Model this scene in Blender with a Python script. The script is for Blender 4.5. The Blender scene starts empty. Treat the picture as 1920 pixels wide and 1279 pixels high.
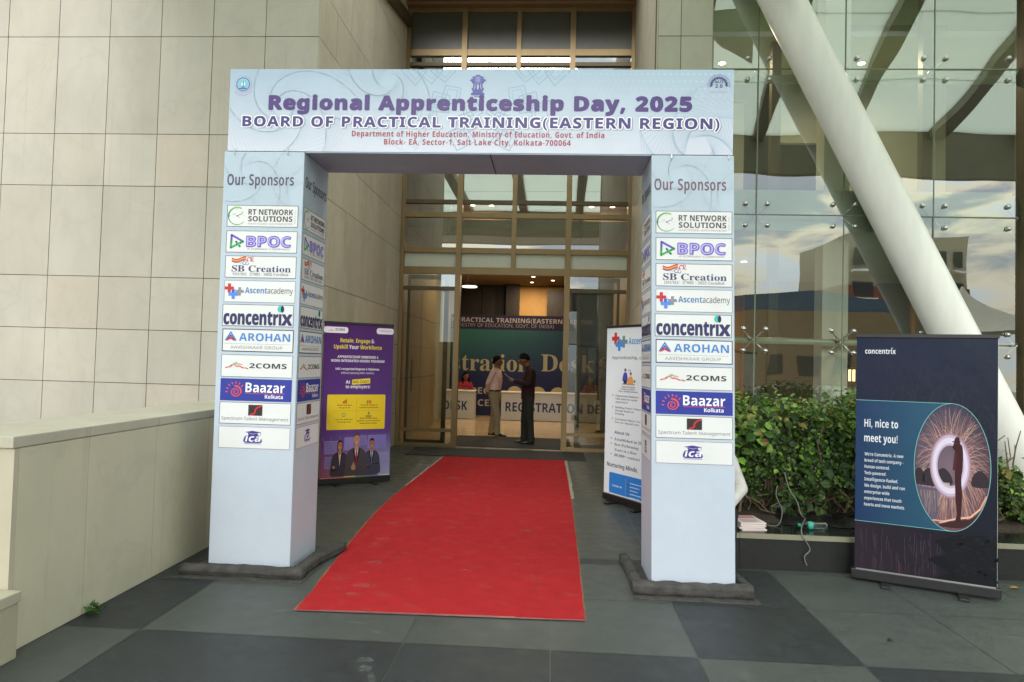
import bpy, bmesh, math, random
from mathutils import Vector, Matrix
from mathutils.geometry import tessellate_polygon
from mathutils.bvhtree import BVHTree

R = math.radians
S = bpy.context.scene
COL = S.collection

# ------------------------------------------------------------------ camera
cam_d = bpy.data.cameras.new('camera')
cam = bpy.data.objects.new('camera', cam_d)
COL.objects.link(cam)
S.camera = cam
PITCH, YAW, ROLL = R(1.757), R(-3.391), R(1.533)
fw = Vector((math.sin(YAW) * math.cos(PITCH), math.cos(YAW) * math.cos(PITCH), math.sin(PITCH)))
rt0 = Vector((math.cos(YAW), -math.sin(YAW), 0))
up0 = rt0.cross(fw)
rt = rt0 * math.cos(ROLL) + up0 * math.sin(ROLL)
up = -rt0 * math.sin(ROLL) + up0 * math.cos(ROLL)
M = Matrix((rt, up, -fw)).transposed().to_4x4()
M.translation = (0, 0, 1.6)
cam.matrix_world = M
cam_d.sensor_width = 36
cam_d.lens = 1280 / 1920 * 36
cam_d.clip_start = 0.05
cam_d.clip_end = 2000

# ------------------------------------------------------------------ world, sun, exposure
SUN_EL, SUN_AZ = R(20), R(186)          # azimuth from +Y towards +X: low and behind the camera
w = bpy.data.worlds.new('World')
S.world = w
w.use_nodes = True
nt = w.node_tree
for n in list(nt.nodes):
    nt.nodes.remove(n)
L = nt.links.new
out = nt.nodes.new('ShaderNodeOutputWorld')
bg = nt.nodes.new('ShaderNodeBackground')
bg.inputs['Strength'].default_value = 0.15
L(bg.outputs[0], out.inputs[0])
sky = nt.nodes.new('ShaderNodeTexSky')
sky.sky_type = 'NISHITA'
sky.sun_disc = False
sky.sun_elevation = SUN_EL
sky.sun_rotation = SUN_AZ
sky.dust_density = 2.0
sky.ozone_density = 1.5
tc = nt.nodes.new('ShaderNodeTexCoord')
mp = nt.nodes.new('ShaderNodeMapping')
mp.inputs['Scale'].default_value = (1.0, 1.0, 2.6)
mp.inputs['Location'].default_value = (0.35, 0.1, 0.0)
L(tc.outputs['Generated'], mp.inputs['Vector'])
nz = nt.nodes.new('ShaderNodeTexNoise')
nz.inputs['Scale'].default_value = 3.1
nz.inputs['Detail'].default_value = 9
nz.inputs['Roughness'].default_value = 0.56
L(mp.outputs[0], nz.inputs['Vector'])
r1 = nt.nodes.new('ShaderNodeValToRGB')      # cloud colours: dark base, grey, bright sunlit edge
e = r1.color_ramp.elements
e[0].position, e[0].color = 0.36, (4.2, 4.7, 5.3, 1)
e[1].position, e[1].color = 0.56, (9.6, 10.4, 11.2, 1)
m = r1.color_ramp.elements.new(0.47); m.color = (5.2, 5.7, 6.3, 1)
m = r1.color_ramp.elements.new(0.515); m.color = (11.5, 10.4, 8.2, 1)
L(nz.outputs['Fac'], r1.inputs['Fac'])
nz2 = nt.nodes.new('ShaderNodeTexNoise')
nz2.inputs['Scale'].default_value = 1.7
nz2.inputs['Detail'].default_value = 4
L(mp.outputs[0], nz2.inputs['Vector'])
r2 = nt.nodes.new('ShaderNodeValToRGB')
r2.color_ramp.elements[0].position = 0.10
r2.color_ramp.elements[1].position = 0.26
L(nz2.outputs['Fac'], r2.inputs['Fac'])
mx = nt.nodes.new('ShaderNodeMixRGB')
L(r2.outputs[0], mx.inputs[0]); L(sky.outputs[0], mx.inputs[1]); L(r1.outputs[0], mx.inputs[2])
sx = nt.nodes.new('ShaderNodeSeparateXYZ')
L(tc.outputs['Generated'], sx.inputs[0])
mr = nt.nodes.new('ShaderNodeMapRange')      # heavy cloud low down, thinner and brighter overhead
mr.inputs['From Min'].default_value = 0.05; mr.inputs['From Max'].default_value = 0.42
mr.inputs['To Min'].default_value = 0.55; mr.inputs['To Max'].default_value = 1.05
L(sx.outputs['Z'], mr.inputs['Value'])
mm = nt.nodes.new('ShaderNodeMixRGB'); mm.blend_type = 'MULTIPLY'; mm.inputs[0].default_value = 1
L(mx.outputs[0], mm.inputs[1]); L(mr.outputs[0], mm.inputs[2])
L(mm.outputs[0], bg.inputs['Color'])

sd = bpy.data.lights.new('sun', 'SUN')
sd.energy = 0.85
sd.angle = R(16)
sd.color = (1.0, 0.97, 0.93)
sun = bpy.data.objects.new('sun', sd)
COL.objects.link(sun)
tosun = Vector((math.sin(SUN_AZ) * math.cos(SUN_EL), math.cos(SUN_AZ) * math.cos(SUN_EL), math.sin(SUN_EL)))
sun.rotation_euler = tosun.to_track_quat('Z', 'Y').to_euler()

S.render.engine = 'CYCLES'
S.cycles.use_denoising = True
S.cycles.max_bounces = 10
S.cycles.transparent_max_bounces = 16
S.cycles.caustics_reflective = False
S.cycles.caustics_refractive = False
S.cycles.sample_clamp_indirect = 6
S.view_settings.view_transform = 'Standard'
S.view_settings.look = 'None'
S.view_settings.exposure = 0.86
S.view_settings.gamma = 1

# ------------------------------------------------------------------ materials
def s2l(c):
    c /= 255
    return c / 12.92 if c <= 0.04045 else ((c + 0.055) / 1.055) ** 2.4
def rgb(h):
    h = h.lstrip('#')
    return tuple(s2l(int(h[i:i + 2], 16)) for i in (0, 2, 4)) + (1.0,)

def mat(name, col, rough=0.6, metal=0.0, var=0.12, scale=6.0, bump=0.0, bscale=60.0, spec=0.5, streak=None):
    m = bpy.data.materials.new(name)
    m.use_nodes = True
    t = m.node_tree
    b = t.nodes['Principled BSDF']
    b.inputs['Roughness'].default_value = rough
    b.inputs['Metallic'].default_value = metal
    b.inputs['Specular IOR Level'].default_value = spec
    co = t.nodes.new('ShaderNodeTexCoord')
    src = co.outputs['Object']
    if streak:
        mpn = t.nodes.new('ShaderNodeMapping')
        mpn.inputs['Scale'].default_value = streak
        t.links.new(src, mpn.inputs['Vector'])
        src = mpn.outputs[0]
    n = t.nodes.new('ShaderNodeTexNoise')
    n.inputs['Scale'].default_value = scale
    n.inputs['Detail'].default_value = 6
    n.inputs['Roughness'].default_value = 0.6
    t.links.new(src, n.inputs['Vector'])
    r = t.nodes.new('ShaderNodeValToRGB')
    c = tuple(col[:3])
    r.color_ramp.elements[0].position = 0.3
    r.color_ramp.elements[1].position = 0.7
    r.color_ramp.elements[0].color = tuple(max(0, x * (1 - var)) for x in c) + (1,)
    r.color_ramp.elements[1].color = tuple(min(1, x * (1 + var)) for x in c) + (1,)
    t.links.new(n.outputs['Fac'], r.inputs['Fac'])
    t.links.new(r.outputs[0], b.inputs['Base Color'])
    if bump:
        n2 = t.nodes.new('ShaderNodeTexNoise')
        n2.inputs['Scale'].default_value = bscale
        n2.inputs['Detail'].default_value = 5
        t.links.new(co.outputs['Object'], n2.inputs['Vector'])
        bp = t.nodes.new('ShaderNodeBump')
        bp.inputs['Strength'].default_value = bump
        bp.inputs['Distance'].default_value = 0.01
        t.links.new(n2.outputs['Fac'], bp.inputs['Height'])
        t.links.new(bp.outputs[0], b.inputs['Normal'])
    return m

def attr_mat(name, rough=0.5, var=0.06, scale=9.0, spec=0.5, bump=0.0, bscale=30, streak=None, trans=0.0, veins=False, mottle=False):
    """colour comes from the mesh's own 'tint' attribute (print, stone slab by slab, leaf by leaf)"""
    m = bpy.data.materials.new(name)
    m.use_nodes = True
    t = m.node_tree
    b = t.nodes['Principled BSDF']
    b.inputs['Roughness'].default_value = rough
    b.inputs['Specular IOR Level'].default_value = spec
    a = t.nodes.new('ShaderNodeAttribute')
    a.attribute_name = 'tint'
    co = t.nodes.new('ShaderNodeTexCoord')
    src = co.outputs['Object']
    if streak:
        mpn = t.nodes.new('ShaderNodeMapping')
        mpn.inputs['Scale'].default_value = streak
        t.links.new(src, mpn.inputs['Vector'])
        src = mpn.outputs[0]
    n = t.nodes.new('ShaderNodeTexNoise')
    n.inputs['Scale'].default_value = scale
    n.inputs['Detail'].default_value = 7
    n.inputs['Roughness'].default_value = 0.62
    t.links.new(src, n.inputs['Vector'])
    r = t.nodes.new('ShaderNodeValToRGB')
    r.color_ramp.elements[0].position = 0.28
    r.color_ramp.elements[1].position = 0.72
    r.color_ramp.elements[0].color = (1 - var,) * 3 + (1,)
    r.color_ramp.elements[1].color = (1 + var,) * 3 + (1,)
    t.links.new(n.outputs['Fac'], r.inputs['Fac'])
    mu = t.nodes.new('ShaderNodeMixRGB')
    mu.blend_type = 'MULTIPLY'
    mu.inputs[0].default_value = 1
    t.links.new(a.outputs['Color'], mu.inputs[1])
    t.links.new(r.outputs[0], mu.inputs[2])
    if mottle:                           # worn, stained patches, and a sheen that varies with them
        for sc_, lo, hi in ((1.1, .86, 1.12), (7.0, .90, 1.08), (28.0, .92, 1.07)):
            q = t.nodes.new('ShaderNodeTexNoise'); q.inputs['Scale'].default_value = sc_; q.inputs['Detail'].default_value = 7; q.inputs['Roughness'].default_value = .65
            t.links.new(co.outputs['Object'], q.inputs['Vector'])
            mq = t.nodes.new('ShaderNodeMapRange'); mq.inputs['From Min'].default_value = .3; mq.inputs['From Max'].default_value = .7; mq.inputs['To Min'].default_value = lo; mq.inputs['To Max'].default_value = hi
            t.links.new(q.outputs['Fac'], mq.inputs['Value'])
            m2 = t.nodes.new('ShaderNodeMixRGB'); m2.blend_type = 'MULTIPLY'; m2.inputs[0].default_value = 1
            t.links.new(mu.outputs[0], m2.inputs[1]); t.links.new(mq.outputs[0], m2.inputs[2]); mu = m2
            if sc_ == 7.0:
                mr_ = t.nodes.new('ShaderNodeMapRange'); mr_.inputs['From Min'].default_value = .3; mr_.inputs['From Max'].default_value = .7; mr_.inputs['To Min'].default_value = rough - .12; mr_.inputs['To Max'].default_value = rough + .14
                t.links.new(q.outputs['Fac'], mr_.inputs['Value']); t.links.new(mr_.outputs[0], b.inputs['Roughness'])
    if veins:                            # fine wandering veins, rusty blooms and thin water streaks in the stone
        def layer(base, scale, vec_scale, lo, hi, col, amt, det=8, dist=0.0):
            mpn = t.nodes.new('ShaderNodeMapping'); mpn.inputs['Scale'].default_value = vec_scale
            t.links.new(co.outputs['Object'], mpn.inputs['Vector'])
            q = t.nodes.new('ShaderNodeTexNoise'); q.inputs['Scale'].default_value = scale; q.inputs['Detail'].default_value = det; q.inputs['Distortion'].default_value = dist
            t.links.new(mpn.outputs[0], q.inputs['Vector'])
            rr = t.nodes.new('ShaderNodeValToRGB')
            ee = rr.color_ramp.elements
            ee[0].position, ee[0].color = lo, (0, 0, 0, 1)
            ee[1].position, ee[1].color = hi, (amt,) * 3 + (1,)
            t.links.new(q.outputs['Fac'], rr.inputs['Fac'])
            mm_ = t.nodes.new('ShaderNodeMixRGB'); mm_.inputs[2].default_value = col
            t.links.new(rr.outputs[0], mm_.inputs[0]); t.links.new(base, mm_.inputs[1])
            return mm_.outputs[0], rr
        o1, _ = layer(mu.outputs[0], .9, (1, 1, 1), .55, .74, (.50, .43, .33, 1), .16)
        o2, rv = layer(o1, 1.5, (1, 1, .7), .46, .50, (.30, .29, .24, 1), .13, 5, 1.2)
        ex = rv.color_ramp.elements.new(.53); ex.color = (0, 0, 0, 1)
        rv.color_ramp.elements[-1].color = (0, 0, 0, 1)
        o3, _ = layer(o2, 1.0, (14, 14, .35), .60, .82, (.24, .22, .17, 1), .26)
        t.links.new(o3, b.inputs['Base Color'])
    else:
        t.links.new(mu.outputs[0], b.inputs['Base Color'])
    if bump:
        n2 = t.nodes.new('ShaderNodeTexNoise')
        n2.inputs['Scale'].default_value = bscale
        n2.inputs['Detail'].default_value = 5
        t.links.new(co.outputs['Object'], n2.inputs['Vector'])
        bp = t.nodes.new('ShaderNodeBump')
        bp.inputs['Strength'].default_value = bump
        bp.inputs['Distance'].default_value = 0.01
        t.links.new(n2.outputs['Fac'], bp.inputs['Height'])
        t.links.new(bp.outputs[0], b.inputs['Normal'])
    if trans:
        o = t.nodes['Material Output']
        tl = t.nodes.new('ShaderNodeBsdfTranslucent')
        t.links.new(mu.outputs[0], tl.inputs['Color'])
        ms = t.nodes.new('ShaderNodeMixShader')
        ms.inputs[0].default_value = trans
        t.links.new(b.outputs[0], ms.inputs[1]); t.links.new(tl.outputs[0], ms.inputs[2])
        t.links.new(ms.outputs[0], o.inputs[0])
    return m

def glass_mat(name, tint, refl, wav=0.0, wscale=0.6):
    m = bpy.data.materials.new(name)
    m.use_nodes = True
    t = m.node_tree
    t.nodes.remove(t.nodes['Principled BSDF'])
    o = t.nodes['Material Output']
    tr = t.nodes.new('ShaderNodeBsdfTransparent')
    tr.inputs[0].default_value = tint
    gl = t.nodes.new('ShaderNodeBsdfGlossy')
    gl.inputs['Roughness'].default_value = 0.0
    gl.inputs['Color'].default_value = (0.95, 1.0, 0.96, 1)
    fr = t.nodes.new('ShaderNodeFresnel')
    fr.inputs['IOR'].default_value = 1.5
    ad = t.nodes.new('ShaderNodeMath'); ad.operation = 'ADD'; ad.use_clamp = True
    ad.inputs[1].default_value = refl - 0.04
    t.links.new(fr.outputs[0], ad.inputs[0])
    ms = t.nodes.new('ShaderNodeMixShader')
    t.links.new(ad.outputs[0], ms.inputs[0])
    t.links.new(tr.outputs[0], ms.inputs[1]); t.links.new(gl.outputs[0], ms.inputs[2])
    t.links.new(ms.outputs[0], o.inputs[0])
    if wav:
        co = t.nodes.new('ShaderNodeTexCoord')
        n = t.nodes.new('ShaderNodeTexNoise')
        n.inputs['Scale'].default_value = wscale
        n.inputs['Detail'].default_value = 1
        t.links.new(co.outputs['Object'], n.inputs['Vector'])
        bp = t.nodes.new('ShaderNodeBump')
        bp.inputs['Strength'].default_value = 1.0
        bp.inputs['Distance'].default_value = wav
        t.links.new(n.outputs['Fac'], bp.inputs['Height'])
        t.links.new(bp.outputs[0], gl.inputs['Normal'])
    return m

def emit_mat(name, col, s):
    m = bpy.data.materials.new(name)
    m.use_nodes = True
    b = m.node_tree.nodes['Principled BSDF']
    b.inputs['Base Color'].default_value = col
    b.inputs['Emission Color'].default_value = col
    b.inputs['Emission Strength'].default_value = s
    return m

PRINT = attr_mat('printed_vinyl', rough=0.40, var=0.035, scale=3.0, spec=0.25, bump=0.5, bscale=4.5)
PRINT2 = attr_mat('printed_backdrop', rough=0.6, var=0.05, scale=2.0, spec=0.3)
STONE = attr_mat('cream_stone_slab', rough=0.62, var=0.10, scale=1.7, bump=0.06, bscale=55, streak=(1.0, 1.0, 0.55), veins=True)
GRAN = attr_mat('honed_granite', rough=0.48, var=0.30, scale=150.0, bump=0.06, bscale=160, spec=0.35, mottle=True)
LEAF = attr_mat('leaf', rough=0.45, var=0.2, scale=30.0, spec=0.4, trans=0.25)
M_ = dict(
    joint=mat('dark_joint', (0.085, 0.07, 0.055), 0.9),
    bronze=mat('bronze_anodised_metal', rgb('#8a7650'), 0.42, 0.35, var=0.10, scale=3, streak=(1, 1, .2)),
    bronze_d=mat('dark_bronze_metal', rgb('#5a5038'), 0.5, 0.3),
    brown=mat('brown_plaster', rgb('#8a6d50'), 0.7, var=.06, scale=1.2),
    beige=mat('lobby_beige_stone', rgb('#a38a60'), 0.5, var=.10, scale=1.4),
    warmwall=mat('lobby_tan_plaster', rgb('#c79a5a'), 0.7, var=.12, scale=1.5),
    darkwood=mat('dark_wood_panel', rgb('#2b221a'), 0.45, var=.35, scale=3, streak=(6, 6, .5)),
    ceil=mat('lobby_ceiling_plaster', rgb('#8a7454'), 0.8, var=.04),
    lobbyfloor=mat('polished_cream_marble', rgb('#d6b98a'), 0.13, var=.12, scale=2.2),
    mat_dark=mat('dark_ribbed_mat', (0.035, 0.034, 0.03), 0.95, var=.3, scale=40, bump=.4, bscale=200),
    carpet=None,
    white_steel=mat('white_painted_steel', (0.80, 0.81, 0.75), 0.36, var=.075, scale=1.3, bump=.12, bscale=7, streak=(3.5, 3.5, .5)),
    cream=mat('cream_column_plaster', rgb('#ecebd8'), 0.6, var=.05, scale=1.5),
    slab=mat('spandrel_plaster', rgb('#c2d8b2'), 0.6, var=.07, scale=1.2),
    steel=mat('brushed_steel', (0.55, 0.55, 0.53), 0.28, 1.0, var=.1),
    black=mat('black_plastic', (0.012, 0.012, 0.013), 0.4, var=.2),
    blackcloth=mat('black_felt', (0.062, 0.059, 0.055), 0.95, var=.45, scale=11, bump=.9, bscale=45),
    blacksheet=mat('black_plastic_sheet', (0.009, 0.009, 0.010), 0.35, var=.3, scale=8),
    soil=mat('soil', (0.05, 0.035, 0.022), 0.95, var=.5, scale=25, bump=.8, bscale=60),
    twig=mat('twig', (0.16, 0.11, 0.07), 0.85, var=.3, scale=20),
    white_cloth=mat('white_cotton', (0.78, 0.78, 0.76), 0.8, var=.04, scale=10),
    table_white=mat('white_desk_front', (0.62, 0.63, 0.62), 0.6, var=.04),
    cable=mat('grey_cable', (0.16, 0.16, 0.155), 0.5),
    backvinyl=mat('vinyl_back', (0.55, 0.57, 0.58), 0.6),
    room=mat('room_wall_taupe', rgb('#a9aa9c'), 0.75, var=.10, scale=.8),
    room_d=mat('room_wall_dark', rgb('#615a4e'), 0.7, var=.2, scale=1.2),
    orange=mat('orange_curtain', rgb('#c07a2c'), 0.7, var=.2, scale=4, streak=(8, 8, .4)),
)

# ------------------------------------------------------------------ mesh helpers
class MB:
    def __init__(self):
        self.v, self.f, self.mi, self.ci = [], [], [], []
    def add(self, verts, faces, mi=0, col=(1, 1, 1, 1)):
        o = len(self.v)
        self.v += [tuple(p) for p in verts]
        for f in faces:
            self.f.append(tuple(i + o for i in f))
            self.mi.append(mi)
            self.ci.append(col)
    def box(self, x0, x1, y0, y1, z0, z1, mi=0, col=(1, 1, 1, 1), bev=0.0):
        if bev:
            bm = bmesh.new()
            bmesh.ops.create_cube(bm, size=1)
            for q in bm.verts:
                q.co = ((x0 + x1) / 2 + q.co.x * (x1 - x0), (y0 + y1) / 2 + q.co.y * (y1 - y0), (z0 + z1) / 2 + q.co.z * (z1 - z0))
            bmesh.ops.bevel(bm, geom=bm.edges[:], offset=bev, segments=2, affect='EDGES', profile=0.6)
            bm.verts.index_update()
            self.add([q.co.copy() for q in bm.verts], [[q.index for q in f.verts] for f in bm.faces], mi, col)
            bm.free()
            return
        p = [(x, y, z) for x in (x0, x1) for y in (y0, y1) for z in (z0, z1)]
        self.add(p, [(0, 1, 3, 2), (4, 6, 7, 5), (0, 4, 5, 1), (2, 3, 7, 6), (0, 2, 6, 4), (1, 5, 7, 3)], mi, col)
    def obox(self, c, u, v, n, su, sv, sn, mi=0, col=(1, 1, 1, 1)):
        c, u, v, n = Vector(c), Vector(u).normalized(), Vector(v).normalized(), Vector(n).normalized()
        p = [c + u * (a * su / 2) + v * (b * sv / 2) + n * (d * sn / 2) for a in (-1, 1) for b in (-1, 1) for d in (-1, 1)]
        self.add(p, [(0, 1, 3, 2), (4, 6, 7, 5), (0, 4, 5, 1), (2, 3, 7, 6), (0, 2, 6, 4), (1, 5, 7, 3)], mi, col)
    def tube(self, pts, r, n=10, mi=0, col=(1, 1, 1, 1), cap=True, jit=0.0, rng=None):
        pts = [Vector(p) for p in pts]
        rs = r if isinstance(r, (list, tuple)) else [r] * len(pts)
        vs, fs = [], []
        ref = None
        for i, p in enumerate(pts):
            d = (pts[min(i + 1, len(pts) - 1)] - pts[max(i - 1, 0)]).normalized()
            if ref is None:
                ref = Vector((0, 0, 1)) if abs(d.z) < 0.9 else Vector((1, 0, 0))
            a = (ref - d * ref.dot(d)).normalized(); ref = a
            b = d.cross(a)
            for k in range(n):
                t = 2 * math.pi * k / n
                rr = rs[i] * (1 + (rng.uniform(-jit, jit) if rng else 0))
                vs.append(p + a * math.cos(t) * rr + b * math.sin(t) * rr)
        for i in range(len(pts) - 1):
            for k in range(n):
                fs.append((i * n + k, i * n + (k + 1) % n, (i + 1) * n + (k + 1) % n, (i + 1) * n + k))
        if cap:
            fs.append(tuple(range(n))[::-1])
            fs.append(tuple((len(pts) - 1) * n + k for k in range(n)))
        self.add(vs, fs, mi, col)
    def lathe(self, prof, c, n=16, mi=0, col=(1, 1, 1, 1), axis='Z'):
        vs, fs = [], []
        for r, h in prof:
            for k in range(n):
                t = 2 * math.pi * k / n
                q = (r * math.cos(t), r * math.sin(t), h)
                if axis == 'Y': q = (q[0], -q[2], q[1])
                if axis == 'X': q = (q[2], q[0], q[1])
                vs.append(Vector(c) + Vector(q))
        for i in range(len(prof) - 1):
            for k in range(n):
                fs.append((i * n + k, i * n + (k + 1) % n, (i + 1) * n + (k + 1) % n, (i + 1) * n + k))
        fs.append(tuple(range(n))[::-1]); fs.append(tuple((len(prof) - 1) * n + k for k in range(n)))
        self.add(vs, fs, mi, col)
    def sphere(self, c, r, mi=0, n=10, sc=(1, 1, 1), col=(1, 1, 1, 1)):
        prof = [(max(1e-4, r * math.sin(math.pi * i / n)), -r * math.cos(math.pi * i / n)) for i in range(n + 1)]
        o = len(self.v)
        self.lathe(prof, (0, 0, 0), n * 2, mi, col)
        for i in range(o, len(self.v)):
            q = self.v[i]
            self.v[i] = (c[0] + q[0] * sc[0], c[1] + q[1] * sc[1], c[2] + q[2] * sc[2])
    def mesh(self, name, mats, smooth=False, tint=False):
        me = bpy.data.meshes.new(name)
        me.from_pydata(self.v, [], self.f)
        for m in mats:
            me.materials.append(m)
        me.polygons.foreach_set('material_index', self.mi)
        if smooth:
            me.polygons.foreach_set('use_smooth', [True] * len(self.f))
        if tint:
            a = me.attributes.new('tint', 'FLOAT_COLOR', 'CORNER')
            buf = []
            for p, c in zip(me.polygons, self.ci):
                if callable(c):
                    for li in p.loop_indices:
                        buf += c(me.vertices[me.loops[li].vertex_index].co)
                else:
                    buf += list(c) * p.loop_total
            a.data.foreach_set('color', buf)
        me.update()
        return me

def rootloc(o):
    v = Vector((0, 0, 0))
    while o:
        v += o.location
        o = o.parent
    return v
def link(name, me, parent=None, origin=None):
    """link a mesh built in world coordinates; parts keep the origin of their thing"""
    o = bpy.data.objects.new(name, me)
    COL.objects.link(o)
    if parent:
        me.transform(Matrix.Translation(-rootloc(parent)))
        o.parent = parent
    elif origin:
        me.transform(Matrix.Translation(-Vector(origin)))
        o.location = origin
    return o
def obj(name, mb, mats, parent=None, smooth=False, tint=False, origin=None, bevel=0):
    if not isinstance(mats, (list, tuple)):
        mats = [mats]
    o = link(name, mb.mesh(name, mats, smooth, tint), parent, origin)
    if bevel:
        b = o.modifiers.new('bevel', 'BEVEL'); b.width = bevel; b.segments = 2; b.limit_method = 'ANGLE'
    return o
def tag(o, label, cat, group=None):
    o['label'] = label; o['category'] = cat
    if group: o['group'] = group
    return o
def thing(name, label, cat, loc=(0, 0, 0), group=None):
    o = bpy.data.objects.new(name, None)
    o.empty_display_size = 0.1
    o.location = loc
    COL.objects.link(o)
    return tag(o, label, cat, group)
def struct(o):
    o['kind'] = 'structure'
    return o
def copy_tree(o, parent=None):
    c = o.copy(); COL.objects.link(c); c.parent = parent
    for ch in list(o.children): copy_tree(ch, c)
    return c

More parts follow.
